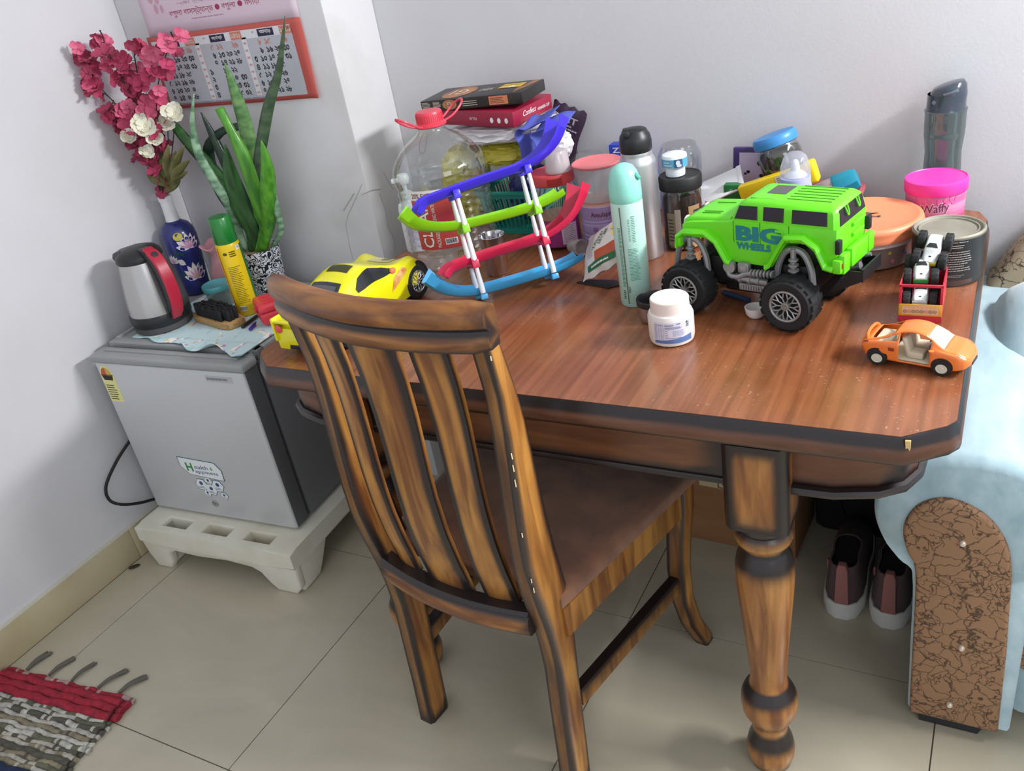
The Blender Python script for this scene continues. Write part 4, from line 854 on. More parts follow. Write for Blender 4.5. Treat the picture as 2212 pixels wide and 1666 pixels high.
# ------------------------------------------------------------------ wall calendar with Bengali print
cw0, cw1, cz0, cz1 = -1.957, -1.446, 1.088, 1.267; CW = cw1-cw0
cal = thing('wall_calendar', 'pink and red Bengali wall calendar hanging above the fridge', 'calendar', ((cw0+cw1)/2, YC-.0015, 1.267))
pinkp = mat('calendar_pink', (220, 198, 212), .6); redp = mat('calendar_red', (190, 84, 76), .6); gryp = mat('calendar_grey', (186, 188, 196), .6); magp = mat('print_magenta', (160, 48, 84), .6); orp = mat('print_orange', (206, 128, 104), .6); navyp = mat('print_navy', (34, 34, 62), .6)
def sheet_box(name, x0, x1, z0, z1, y, m, parent, curl=0):
    g = G()
    def fn(u, v):
        x = x0+(x1-x0)*u; z = z0+(z1-z0)*v; k = max(0, (u-.945)/.055)*max(0, (.75-v)/.75)
        return (x, -y-curl*k-.0025*curl/.01*math.sin(v*9)*k, z)
    g.sheet(fn, 24, 14); return obj(name, g, m, parent, mods=(('solid', .0008),))
hw2 = CW/2
sheet_box('header_sheet', -hw2+.012, hw2+.0, -.004, .42, .001, pinkp, cal)
db = sheet_box('date_block', -hw2, hw2, -.179, .0, .003, redp, cal, curl=.006)
KF = lambda off: (lambda a, b: Vector((a, -.003-off, b)))
g = G(); put_rect(g, -hw2+.012+.2325, -.090, .467, .158, KF(.001)); obj('date_panel', g, gryp, db)
g = G(); put_rect(g, -hw2+.2445, -.0215, .462, .020, KF(.0014)); 
for k in (1, 2): put_rect(g, -hw2+.012+.157*k, -.095, .016, .135, KF(.0014))
obj('month_strip', g, mat('calendar_white', (222, 222, 226), .6), db)
g = G(); K2 = KF(.0018)
for k, mth in enumerate(('বৈশাখ', 'জ্যৈষ্ঠ', 'আষাঢ়')):
    x = -hw2+.085+.157*k; g.mi = 0; put_rect(g, x, -.0215, .050, .0165, K2)
    g.mi = 1; put_text(g, mth, x, -.0205, .010, KF(.0022), w=.036, bold=.008)
    g.mi = 2; put_rect(g, x+.062, -.0215, .036, .018, K2); g.mi = 1; put_text(g, '১৪৩১', x+.062, -.0215, .010, KF(.0022), w=.030)
g.mi = 3; put_text(g, '2024', hw2-.048, -.0185, .006, KF(.0022), w=.02); put_text(g, 'MAY', -hw2+.045, -.0185, .004, K2); put_text(g, 'JUN', -hw2+.198, -.0185, .004, K2); put_text(g, 'JUL', -hw2+.36, -.0185, .004, KF(.0022))
obj('month_print', g, [navyp, whitep, orp, blackp], db)
cols = [[['', '৮', '১৫', '২২', '২৯'], ['২', '৯', '১৬', '২৩', '৩০'], ['৩', '১০', '১৭', '২৪', '৩১'], ['৪', '১১', '১৮', '২৫', ''], ['৫', '১২', '১৯', '২৬', ''], ['৬', '১৩', '২০', '●', ''], ['৭', '১৪', '●', '২৮', '']],
        [['', '৫', '১২', '', '২৬'], ['', '৬', '১৩', '২০', '২৭'], ['', '৭', '১৪', '২১', '২৮'], ['১', '', '১৫', '২২', ''], ['২', '', '১৬', '●', '৩০'], ['৩', '', '১৭', '২৪', '৩১'], ['৪', '', '১৮', '২৫', '৩২']],
        [['', '৮', '১৫', '', '২৯'], ['', '৯', '১৬', '২৩', '৩০'], ['৩', '১০', '১৭', '২৪', '৩১'], ['৪', '১১', '১৮', '২৫', ''], ['৫', '১২', '১৯', '২৬', ''], ['৬', '১৩', '●', '২৭', ''], ['৭', '১৪', '২১', '২৮', '']]]
gb, go, gd = G(), G(), G()
for c, rows_ in enumerate(cols):
    for r, row in enumerate(rows_):
        for q, s in enumerate(row):
            if not s: continue
            x = -hw2+.034+.157*c+.0255*q; z = -.0415-.0186*r
            if s == '●': gd.mesh([K2(x+.0055*math.cos(k*PI/6), z+.0055*math.sin(k*PI/6)) for k in range(12)], [tuple(range(12))]); continue
            put_text(go if r == 0 else gb, s, x, z, .0134, K2, w=.0185 if len(s) > 1 else .0092, bold=.022)
obj('date_print', gb, blackp, db); obj('holiday_print', go, orp, db); obj('moon_print', gd, mat('print_grey', (96, 98, 106), .6), db)
g = G()
for k in (1, 2):
    for r in range(8): put_rect(g, -hw2+.012+.157*k, -.041-.0163*r, .009, .005, K2)
obj('weekday_print', g, mat('print_rose', (206, 160, 152), .6), db)
g = G(); put_lines(g, -hw2+.02, hw2-.06, -.172, -.164, 1, K2, .5, 8); obj('footer_print', g, mat('print_lightgrey', (140, 144, 158), .6), db)
KH = lambda a, b: Vector((a, -.0016, b))
g = G(); put_text(g, 'বগুলা বাসস্ট্যান্ড ● বগুলা ● নদীয়া', -.0, .046, .020, KH, w=.30, bold=.004); put_text(g, 'পালস', .03, .098, .052, KH, w=.23, bold=.02); obj('shop_print', g, magp, cal)
g = G(); put_lines(g, -.08, .06, .027, .031, 1, KH, .6, 4); put_text(g, 'শ্রী দুর্গা সহায়', -.02, .066, .008, KH, w=.19); obj('fine_print', g, mat('print_mauve', (176, 138, 158), .6), cal)
g = G()
for dx, dz, r in ((-.20, .09, .016), (-.178, .085, .014), (-.19, .062, .012), (-.17, .06, .010)): g.mesh([KH(dx+r*math.cos(k*PI/5)*.6, dz+r*math.sin(k*PI/5)) for k in range(10)], [tuple(range(10))])
obj('figure_print', g, mat('print_blush', (206, 160, 178), .6), cal)
# ================================================================== things on the table
from mathutils import noise as mnoise
T = TZ+.0004
def z_on(x, y, px, py): d = _ray(px, py); return CH+d.z*math.hypot(x, y)/math.hypot(d.x, d.y)
clr = clear('clear_plastic'); frost = clear('frosted_plastic', haze=.45, hazecol=(225, 228, 230)); clr2 = clear('clear_glassy', tint=(238, 242, 242), gloss=.28)
whp = mat('white_plastic', (236, 230, 226), .4, coat=.15)
def stuff(name, g, m, t, **k): return obj(name, g, m, t, **k)
def round_thing(name, lab, cat, x, y, dz=0, group=None): return thing(name, lab, cat, (x, y, T+dz), face_cam(x, y), group)

# --- white jar
t = round_thing('white_jar', 'white plastic tub with a blue and white label at the front of the table', 'jar', -.458, 1.232)
g = G(); JP = [(.031, 0), (.0355, .003), (.0370, .010), (.0370, .046), (.0345, .0525), (.030, .0545)]
g.lathe([(0, 0)]+JP+[(0, .0545)], 44); jb = obj('jar_body', g, whp, t)
g = G(); g.lathe([(0, .0535), (.0312, .0535), (.0316, .056), (.0312, .074), (.0298, .0755), (0, .0757)], 44); obj('lid', g, mat('jar_lid_white', (240, 228, 220), .38), t)
g = G(); arc_patch(g, .037, .009, .037, .045, -.030, .034, 16); lb = obj('jar_label', g, mat('label_lilac', (222, 220, 238), .4), jb)
W = wrap(.037, .0006); g = G()
pts_ = [W(-.030+.064*k/16, .009) for k in range(17)]+[W(-.030+.064*k/16, .0135+.0035*math.sin(k/16*1.3)+.003*(k/16)**2) for k in range(16, -1, -1)]
for k in range(16): g.mesh([pts_[k], pts_[k+1], pts_[32-k], pts_[33-k]], [(0, 1, 2, 3)])
obj('label_wave', g, mat('label_blue', (92, 122, 176), .4), lb)
W = wrap(.037, .0009); g = G()
put_text(g, 'Nutrition', -.021, .042, .0022, W, w=.012); put_lines(g, -.028, -.024, .018, .040, 10, W, .4, 2); put_lines(g, -.022, -.020, .018, .040, 10, W, .4, 3); put_lines(g, -.018, -.0155, .018, .040, 10, W, .4, 4)
for a, b, w_, h_ in ((-.0215, .0415, .016, .0004), (-.0215, .0165, .016, .0004), (-.0295, .029, .0004, .025), (-.0135, .029, .0004, .025)): put_rect(g, a, b, w_, h_, W, 2)
put_lines(g, -.011, .004, .0395, .0425, 1, W, .6, 6); put_lines(g, .008, .016, .041, .044, 1, W, .6, 7); put_lines(g, -.011, .021, .034, .0385, 3, W, .5, 8); put_lines(g, -.011, -.006, .020, .033, 4, W, .25, 9); put_lines(g, -.011, .02, .0175, .0195, 1, W, .5, 11); put_lines(g, .001, .022, .021, .032, 6, W, .3, 12)
obj('label_print', g, mat('print_slate', (128, 132, 156), .5), lb)
g = G()
for q in range(9): put_rect(g, .0265+.0016*math.sin(q*2.3), .0345+.0011*q, .0055-.003*(q % 3)/2, .0008, W, rot=.5*math.sin(q))
obj('plant_print', g, mat('print_darkgreen', (24, 62, 52), .5), lb)

# --- black-rimmed cup (the flask's cup)
t = round_thing('flask_cup', 'steel cup with a black rim standing behind the white tub', 'cup', -.510, 1.298)
g = G(); g.lathe([(0, 0), (.022, 0), (.025, .003), (.0275, .012), (.0285, .030)], 36); obj('cup_body', g, steel, t)
g = G(); g.lathe([(.0285, .030), (.0298, .031), (.0302, .040), (.0288, .042), (.0275, .040), (.0262, .030), (.024, .006), (0, .004)], 36); obj('rim_lining', g, kblk, t)

# --- mint air-freshener can
t = round_thing('air_freshener_can', 'tall mint green air freshener can standing in front of the snack packet', 'can', -.569, 1.364); R_ = .0278
mint = mat('mint_can', (208, 232, 224), .3, col2=(160, 216, 200), nscale=3, stretch=(1, 1, .2), coat=.3); mintc = mat('mint_cap', (146, 220, 204), .35, coat=.2)
g = G(); g.lathe([(0, 0), (.026, 0), (.0272, .002), (.0268, .005), (R_, .007), (R_, .188), (.0268, .192), (0, .192)], 40); cb2 = obj('can_body', g, mint, t)
g = G(); g.lathe([(.0265, .190), (.0278, .192), (.028, .205), (.0272, .222), (.0235, .239), (.017, .249), (.008, .2535), (0, .2545)], 40); obj('dome_cap', g, mintc, t, angle=60)
g = G(); Mx = Matrix.Translation((.0215, -.012, .232)) @ Matrix.Rotation(.9, 4, 'Y'); g.lathe([(0, .004), (.006, .004), (.0075, .002), (.0075, 0), (0, 0)], 16, M=Mx, sy=.8); obj('nozzle', g, mat('mint_dark', (92, 184, 168), .5), t)
W = wrap(R_, .0005); g = G(); gp = mat('print_teal', (44, 128, 100), .5)
put_lines(g, -.006, .0135, .052, .112, 22, W, .30, 21); put_lines(g, .004, .011, .122, .17, 16, W, .3, 22); put_lines(g, -.002, .002, .125, .165, 14, W, .3, 23); put_lines(g, -.022, -.015, .04, .15, 44, W, .4, 24)
obj('can_print', g, gp, cb2)
g = G(); arc_patch(g, R_, .008, R_, .186, -.0145, -.0125, 2, .0006); obj('can_seam', g, mat('seam_olive', (104, 112, 96), .35), cb2)
g = G(); put_text(g, 'SPRAY', -.0095, .035, .004, wrap(R_, .0008), w=.012, rot=PI/2); put_lines(g, -.023, -.0165, .016, .034, 5, W, .5, 31); obj('can_lettering', g, mat('print_forest', (30, 80, 66), .5), cb2)

# --- steel flask
fx, fy_ = -.629, 1.582; t = round_thing('vacuum_flask', 'stainless vacuum flask with a black lid behind the mint can', 'flask', fx, fy_)
g = G(); g.lathe([(0, 0), (.034, 0), (.0358, .003), (.0358, .188), (.0345, .197), (.031, .203), (.030, .206), (.0305, .209), (.0295, .214), (0, .214)], 44); obj('flask_body', g, mat('flask_steel', (196, 198, 202), .42, .85, bump=.03, nscale=40, stretch=(1, 1, .05)), t)
g = G(); g.lathe([(0, .212), (.0295, .212), (.031, .216), (.0312, .232), (.0285, .244), (.025, .248), (.024, .252), (.02, .255), (0, .256)], 36); ld = obj('flask_lid', g, kblk, t)
g = G(); g.box((-.004, -.006, .2545), (.036, .020, .008), bev=.003); g.box((-.015, -.020, .250), (.014, .014, .012), bev=.003); obj('latch', g, kblk, ld)

# --- dark jar, with the small white and blue tub on its lid
t = round_thing('coffee_jar', 'clear jar of dark brown contents with a black lid beside the flask', 'jar', -.566, 1.640)
JQ = [(.036, .002), (.0395, .006), (.0395, .115), (.0385, .122), (.0375, .124)]
g = G(); g.lathe([(0, .002)]+JQ, 40); jb = obj('jar_glass', g, clr2, t)
g = G(); g.lathe([(0, .004), (.036, .004), (.038, .008), (.038, .092), (.036, .105), (.03, .11), (0, .107)], 32); obj('contents', g, mat('dark_brown_powder', (64, 40, 24), .6, col2=(28, 18, 14), nscale=40, bump=.7), t)
g = G(); g.lathe([(0, .122), (.0415, .122), (.0422, .125), (.0422, .144), (.040, .148), (.036, .1475), (.035, .1465), (0, .1465)], 44); obj('lid', g, mat('jar_lid_black', (26, 27, 28), .55), t)
R_ = .0398
for x0, x1, z0, z1, m in ((-.034, -.016, .012, .080, mat('label_khaki', (130, 122, 98), .4)), (-.016, -.004, .006, .088, mat('label_silver', (196, 190, 178), .25, .4)), (-.004, .012, .006, .09, mat('label_espresso', (40, 28, 22), .4)), (.012, .038, .006, .092, mat('label_gold', (190, 156, 110), .35, .3))):
    g = G(); arc_patch(g, R_, z0, R_, z1, x0, x1, 6); obj('jar_label', g, m, jb)
g = G(); W = wrap(R_, .0007); put_rect(g, .029, .066, .014, .034, W, 4); put_lines(g, -.032, -.018, .02, .07, 7, W, .3, 41); obj('label_panel', g, mat('print_charcoal', (58, 56, 60), .5), jb)
g = G(); W = wrap(R_, .001); put_lines(g, .0235, .035, .052, .08, 8, W, .3, 42); g.mesh([W(.020+.007*math.cos(k*PI/7), .055+.008*math.sin(k*PI/7)) for k in range(14)], [tuple(range(14))]); obj('label_print', g, mat('print_blush2', (220, 186, 180), .5), jb)
g = G(); petal(g, -.011, .01, .034, .007, 0, lambda a, b: W(a, b)); obj('leaf_print', g, mat('print_leafgreen', (70, 160, 50), .5), jb)
t = round_thing('small_tub', 'small white tub with a blue picture band on top of the black-lidded jar', 'tub', -.573, 1.636, .1478)
g = G(); g.lathe([(0, 0), (.0185, 0), (.019, .002), (.0195, .016), (.0235, .0175), (.0245, .019), (.0245, .038), (.0235, .041), (.019, .043), (0, .0434)], 36); tb = obj('tub_body', g, mat('white_plastic_cool', (228, 234, 240), .4), t)
g = G(); arc_patch(g, .0245, .0195, .0245, .0355, -.038, .038, 24); bb = obj('blue_band', g, mat('band_blue', (84, 166, 200), .4), tb)
g = G(); put_rect(g, .007, .0275, .017, .0165, wrap(.0245, .0007), 4); obj('picture_print', g, mat('picture_blue', (54, 84, 120), .5), bb)
g = G(); W = wrap(.0245, .001); g.mesh([W(.006+.0042*math.cos(k*PI/6), .029+.005*math.sin(k*PI/6)) for k in range(12)], [tuple(range(12))]); g.mesh([W(.008+.005*math.cos(k*PI/6), .0235+.003*math.sin(k*PI/6)) for k in range(12)], [tuple(range(12))]); put_lines(g, -.024, -.006, .022, .033, 2, W, .5, 3); obj('band_print', g, mat('print_icewhite', (196, 208, 218), .5), bb)

# --- clear jar behind, and clear wrap behind the tin
t = round_thing('clear_jar', 'empty clear plastic jar by the wall behind the black-lidded jar', 'jar', -.620, 1.800)
g = G(); g.lathe([(0, .002), (.042, .002), (.046, .008), (.047, .06), (.044, .085), (.047, .11), (.046, .14), (.038, .158), (.037, .163)], 36); obj('jar_body', g, clr2, t)
t = round_thing('clear_bag', 'crumpled clear plastic bag by the wall behind the pink-lidded jar', 'bag', -.836, 1.80)
def blob(sc, amp, freq, seed, sub=4, flat=0, pinch=0):
    g = G(); T_ = bmesh.new(); bmesh.ops.create_icosphere(T_, subdivisions=sub, radius=1)
    for v in T_.verts:
        p = v.co.copy(); n_ = p.normalized(); q = p*freq+Vector((seed*7.3, seed*3.1, seed*1.7))
        d = mnoise.turbulence(q, 3, True)-.5; k = 1+amp*d*2
        p = n_*k
        for a in range(3): p[a] = math.copysign(abs(p[a])**.75, p[a])
        v.co = Vector((p.x*sc[0], p.y*sc[1], p.z*sc[2]))
        if flat and v.co.z < -sc[2]*flat: v.co.z = -sc[2]*flat
    z0 = min(v.co.z for v in T_.verts)
    for v in T_.verts: v.co.z -= z0
    g.merge(T_); return g
g = blob((.050, .042, .078), .10, 1.6, 3); obj('bag_film', g, clr, t, angle=25)
def box_thing(name, lab, cat, loc, rot, d, m, bev=.002):
    t = thing(name, lab, cat, loc, rot); g = G(); g.box((0, 0, d[2]/2), d, bev=bev); return t, obj('carton_body', g, m, t)
t, b_ = box_thing('blue_carton', 'small royal blue carton standing by the wall behind the flask', 'box', (-.762, 1.835, T), .03, (.052, .03, .160), mat('carton_blue', (44, 66, 190), .45))
g = G(); put_text(g, 'ZZ.', 0, .148, .012, flat_front(-.015), w=.036, bold=.02); obj('carton_print', g, whitep, b_)

# --- pink-lidded container over a lilac formula tin
ax_, ay_ = -.744, 1.648
t = round_thing('formula_tin', 'lilac ribbed tin with dark red lettering between the red-lidded jar and the flask', 'tin', ax_, ay_)
lil = mat('tin_lilac', (184, 164, 214), .4); g = G(); P = [(.0435, 0), (.0450, .002), (.0450, .010)]
for k in range(3): z = .012+.008*k; P += [(.0450, z), (.0436, z+.003), (.0450, z+.006)]
P += [(.0450, .05)]
for k in range(2): z = .052+.007*k; P += [(.0450, z), (.0438, z+.0028), (.0450, z+.0056)]
P += [(.0450, .088), (.0458, .090), (.0450, .092)]
g.lathe([(0, 0)]+P+[(0, .092)], 48); tn = obj('tin_body', g, lil, t)
g = G(); g.lathe([(0, .092), (.0445, .092), (.044, .0945), (0, .098)], 36); obj('peach_seal', g, mat('peach_disc', (226, 172, 150), .6, col2=(214, 156, 134), nscale=30), t)
W = wrap(.0452, .0006); g = G(); put_text(g, 'Amulspray', .002, .0745, .0135, W, w=.054, bold=.01); obj('tin_lettering', g, mat('print_maroon', (112, 44, 70), .5), tn)
g = G()
for x, z, r in ((-.008, .030, .010), (.018, .038, .0022), (.026, .040, .0018), (-.018, .043, .006)): g.mesh([W(x+r*math.cos(k*PI/6), z+r*math.sin(k*PI/6)) for k in range(12)], [tuple(range(12))])
obj('tin_print', g, mat('print_plum', (150, 110, 176), .5), tn)
t = round_thing('pink_lid_container', 'clear container with a wide coral pink lid standing on the lilac tin', 'container', ax_, ay_, .0985)
g = G(); g.lathe([(0, .0005), (.040, .0005), (.0425, .004), (.0435, .062), (.0445, .070)], 36); obj('container_body', g, frost, t)
g = G(); g.lathe([(0, .064), (.012, .064), (.030, .068), (.046, .071), (.0505, .0735), (.0515, .0765), (.0495, .0775), (.043, .0755), (.03, .0745), (0, .074)], 44); obj('lid', g, mat('coral_lid', (232, 124, 128), .4), t)

# --- jar with the red lid and frosted cup on top
rx, ry = -.846, 1.640
t = round_thing('red_lid_jar', 'clear jar with a red lid and magenta label behind the race track', 'jar', rx, ry)
g = G(); g.lathe([(0, .002), (.046, .002), (.050, .006), (.0505, .02), (.049, .07), (.0505, .105), (.0485, .125), (.044, .134), (.0435, .138)], 40); jb = obj('jar_body', g, clr2, t)
g = G(); g.lathe([(0, .006), (.047, .006), (.0475, .03), (.046, .066), (.03, .07), (0, .069)], 28); obj('contents', g, mat('beige_powder', (196, 158, 130), .9), t)
g = G(); g.lathe([(0, .137), (.0455, .137), (.0478, .139), (.0478, .156), (.046, .160), (.0445, .1605), (.043, .159), (0, .159)], 44); ld = obj('lid', g, mat('lid_red', (206, 66, 70), .4), t)
g = G(); arc_patch(g, .0478, .140, .0478, .1545, -.012, .020, 8); put_text(g, 'G', 0, .147, .008, wrap(.0478, .0008)); obj('lid_strip', g, mat('strip_darkred', (170, 40, 36), .5), ld)
g = G(); arc_patch(g, .0508, .008, .0508, .066, -.05, .05, 20); lb = obj('jar_label', g, mat('label_magenta', (160, 54, 130), .45), jb)
g = G(); W = wrap(.0508, .0008); put_rect(g, .022, .034, .036, .044, W, 8); pn_ = obj('label_panel', g, mat('panel_pinkwhite', (222, 204, 218), .5), lb)
g = G(); W = wrap(.0508, .0012); put_lines(g, .007, .037, .016, .054, 10, W, .3, 6); obj('label_print', g, mat('print_mauve2', (150, 110, 140), .5), lb)
t = round_thing('frosted_cup', 'frosted measuring cup upside down on the red-lidded jar', 'cup', rx+.02, ry-.006, .1612)
g = G(); g.lathe([(.0268, 0), (.0262, .004), (.0235, .036), (.020, .043), (.012, .0455), (0, .046)], 36); obj('cup_shell', g, clear('frost_cup', haze=.72, hazecol=(232, 224, 226)), t, mods=(('solid', .0012),))

# --- steel tumbler, frosted cup lying down, snack packet
t = round_thing('steel_tumbler', 'shiny steel tumbler behind the toy race track', 'tumbler', -.912, 1.465)
g = G(); g.lathe([(0, 0), (.0205, 0), (.022, .002), (.0275, .082), (.0285, .084), (.0275, .0845), (.0262, .082), (.021, .004), (0, .0035)], 40); obj('tumbler_body', g, mat('shiny_steel', (204, 204, 208), .12, .95), t)
t = thing('frosted_cup', 'small frosted cup lying on its side in front of the lilac tin', 'cup', (-.775, 1.573, T+.0175), 0, )
g = G(); Mx = Matrix.Rotation(math.radians(-35), 4, 'Z') @ Matrix.Rotation(PI/2-.14, 4, 'Y'); g.lathe([(0, -.024), (.011, -.024), (.0135, -.022), (.0172, .020)], 28, M=Mx); obj('cup_shell', g, clear('frost_cup_lying', haze=.35, hazecol=(214, 206, 204)), t, mods=(('solid', .001),))
def pillow(w_, h_, t_, nx=18, ny=14, crimp=.012):
    g = G()
    for s in (1, -1):
        def fn(u, v):
            x = (u-.5)*w_; z = (v-.5)*h_; e = max(0, math.sin(PI*u))**.55*max(0, math.sin(PI*v))**.45
            k = 1+.05*math.sin(u*17+v*5)+.05*math.sin(v*21-u*7)
            return (x+.004*math.sin(v*9)*(abs(u-.5)), -s*t_/2*e*k, z+.003*math.sin(u*23)*(abs(v-.5)*2)**6)
        g.sheet(fn, nx, ny)
    bmesh.ops.remove_doubles(g.bm, verts=g.bm.verts, dist=1e-5)
    return g
t = thing('snack_packet', 'white snack packet with green print slumped beside the mint can', 'packet', (-.648, 1.462, T+.068), (math.radians(-52), math.radians(-30), math.radians(-10)))
g = pillow(.150, .105, .045); pk_ = obj('packet_body', g, mat('packet_white', (232, 230, 226), .35, bump=.4, bscale=40, coat=.2), t, angle=60)
def PP(off=.0008):
    def f(a, b):
        u = a/.150+.5; v = b/.105+.5; e = max(0, math.sin(PI*u))**.55*max(0, math.sin(PI*v))**.45; k = 1+.05*math.sin(u*17+v*5)+.05*math.sin(v*21-u*7)
        return Vector((a+.004*math.sin(v*9)*(abs(u-.5)), -.0225*e*k-off, b))
    return f
pf = PP(.0012); pf2 = PP(.0018)
def strip(g, x0, x1, z0, z1, pl, n=10, skew=0):
    for i in range(n):
        a = x0+(x1-x0)*i/n; b = x0+(x1-x0)*(i+1)/n; ym = (z0+z1)/2
        g.mesh([pl(a, z0), pl(b, z0), pl(b, ym), pl(a, ym)], [(0, 1, 2, 3)]); g.mesh([pl(a, ym), pl(b, ym), pl(b, z1), pl(a, z1)], [(0, 1, 2, 3)])
g = G(); strip(g, -.052, .05, -.046, -.034, pf); g.mi = 1; strip(g, -.025, .055, -.034, -.014, pf); obj('packet_band', g, [mat('packet_green', (28, 108, 60), .4), mat('packet_orange', (196, 92, 62), .4)], pk_)
g = G(); put_text(g, 'LET ME', -.004, .012, .0075, pf2, w=.034, rot=1.1, bold=.02); put_text(g, 'TASTE!', -.018, .008, .0085, pf2, w=.040, rot=1.1, bold=.02); obj('packet_lettering', g, mat('packet_deepgreen', (22, 110, 66), .45), pk_)
g = G(); put_lines(g, -.05, -.026, -.02, .034, 11, pf2, .3, 8); g.mi = 1; put_lines(g, -.04, .02, -.044, -.038, 1, pf2, .5, 9); obj('packet_print', g, [mat('print_grey2', (140, 142, 150), .5), whitep], pk_)
g = G()
for x, z, r in ((.024, .022, .008), (.030, .004, .006), (.036, .018, .007)): g.mesh([pf2(x+r*math.cos(k*PI/6), z+r*math.sin(k*PI/6)) for k in range(12)], [tuple(range(12))])
obj('snack_picture', g, mat('snack_yellow', (224, 196, 70), .5), pk_)
t = thing('black_wrapper', 'flat black wrapper tucked under the white snack packet', 'wrapper', (-.672, 1.432, T), -.1)
g = G(); g.prism([(-.045, -.006), (.03, -.018), (.05, 0), (.03, .018), (-.02, .012)], 0, .003, 'z', bev=.001); obj('wrapper_film', g, kblk, t)

# --- big clear water bottle
bx, by = -1.055, 1.540
t = round_thing('water_bottle', 'large empty clear water bottle with a red cap and handle loops', 'bottle', bx, by)
BP = [(0, .012), (.05, .006), (.075, 0), (.088, .002), (.095, .012), (.0975, .03)]
for k in range(9): z = .036+k*.016; BP += [(.0995, z), (.0972, z+.006), (.0972, z+.010)]
BP += [(.1005, .184), (.1015, .200), (.0985, .216), (.090, .232), (.076, .248), (.060, .261), (.044, .272), (.033, .279), (.0285, .284), (.0285, .292)]
g = G(); g.lathe(BP, 56); bb_ = obj('bottle_body', g, clear('bottle_plastic', tint=(246, 249, 249), gloss=.24, rough=.04), t, angle=70)
bred = mat('bottle_red', (222, 66, 84), .35)
g = G(); g.lathe([(0, .291), (.031, .291), (.0335, .293), (.0335, .297), (.029, .2985), (.0275, .300), (.0275, .319), (.0255, .322), (0, .3225)], 40); g2 = g; cp = obj('screw_cap', g, bred, t)
g = G()
for k in range(40): a = 2*PI*k/40; g.box((.0277*math.cos(a), .0277*math.sin(a), .309), (.0012, .0016, .016), rot=(0, 0, a))
o = obj('cap_ribs', g, bred, cp); o['kind'] = 'stuff'
for s in (-1, 1):
    e = Vector((s*.75, s*.55-.1, 0)).normalized(); q = Vector((-e.y, e.x, 0)); zz = Vector((0, 0, 1))
    lp = smooth_path([e*.031-q*.008+zz*.295, e*.050-q*.015+zz*.303, e*.072-q*.015+zz*.318, e*.082-q*.007+zz*.325, e*.084+q*.006+zz*.324, e*.074+q*.015+zz*.317, e*.05+q*.015+zz*.302, e*.031+q*.010+zz*.295], 4)
    g = G(); g.tube(lp, .0024, 7); obj('handle_loop', g, bred, t)
WB = wrapP([(.0998, 0), (.1, .03), (.1002, .18), (.1018, .2)], .0012)
def arcl(g, x0, x1, z0, z1, n=16, off=.0008): return arc_patch(g, .1002, z0, .1002, z1, x0, x1, n, off)
g = G(); arcl(g, -.078, .03, .058, .183); lab_ = obj('bottle_label', g, mat('label_crimson', (184, 52, 70), .45, col2=(196, 84, 64), nscale=4, stretch=(.1, .1, 3)), t)
g = G(); arcl(g, -.080, .032, .165, .185, 16, .0012); obj('label_band', g, mat('label_white', (232, 232, 230), .5), lab_)
WL = lambda off: (lambda x, y: Vector(((.1002+off)*math.sin(x/.1002), -(.1002+off)*math.cos(x/.1002), y)))
g = G(); put_text(g, '20% EXTRA', -.046, .1745, .0105, WL(.0018), w=.055, bold=.01); g.mi = 1; put_text(g, 'HeH', .002, .175, .010, WL(.0018), bold=.02); obj('band_lettering', g, [mat('print_wine', (130, 40, 60), .5), mat('print_navy2', (30, 60, 110), .5)], lab_)
g = G(); put_text(g, 'CLEAR', -.054, .112, .024, WL(.0014), w=.098, rot=PI/2, bold=.012); put_text(g, 'PACKAGED DRINKING WATER', -.031, .112, .008, WL(.0014), w=.098, rot=PI/2); put_rect(g, -.005, .074, .026, .013, WL(.0013), 4); obj('label_lettering', g, whitep, lab_)
g = G()
for k in range(10): put_rect(g, -.0155+k*.0023, .0745, .0009 if k % 2 else .0014, .010, WL(.0018))
obj('barcode_print', g, blackp, lab_)

# --- hand-wash bottle
t = round_thing('pump_bottle', 'white pump bottle squeezed between the pillar and the big water bottle', 'bottle', -1.186, 1.580)
g = G(); g.lathe([(0, 0), (.024, 0), (.026, .003), (.0255, .10), (.023, .112), (.014, .118), (.0115, .12), (.0115, .128), (0, .128)], 32, sy=.72); pb = obj('bottle_body', g, mat('wash_white', (226, 230, 230), .4), t)
g = G(); g.lathe([(0, .126), (.013, .126), (.013, .138), (.007, .141), (.005, .142), (.005, .156), (.012, .158), (.015, .170), (.012, .178), (0, .18)], 24); g.box((-.012, -.004, .168), (.03, .012, .010), bev=.003); obj('pump', g, mat('pump_white', (224, 228, 228), .45), t)
g = G(); WQ = lambda x, y: Vector((.0262*math.sin(x/.0262), -.0262*.72*math.cos(x/.0262)-.0006, y)); put_text(g, 'mamaearth', 0, .098, .0065, WQ, w=.034); put_lines(g, -.015, .01, .075, .085, 2, WQ, .5, 2); g.mi = 1; put_rect(g, 0, .035, .03, .05, WQ, 6); obj('bottle_print', g, [mat('print_teal2', (34, 128, 110), .5), mat('panel_lilac', (206, 200, 222), .5)], pb)

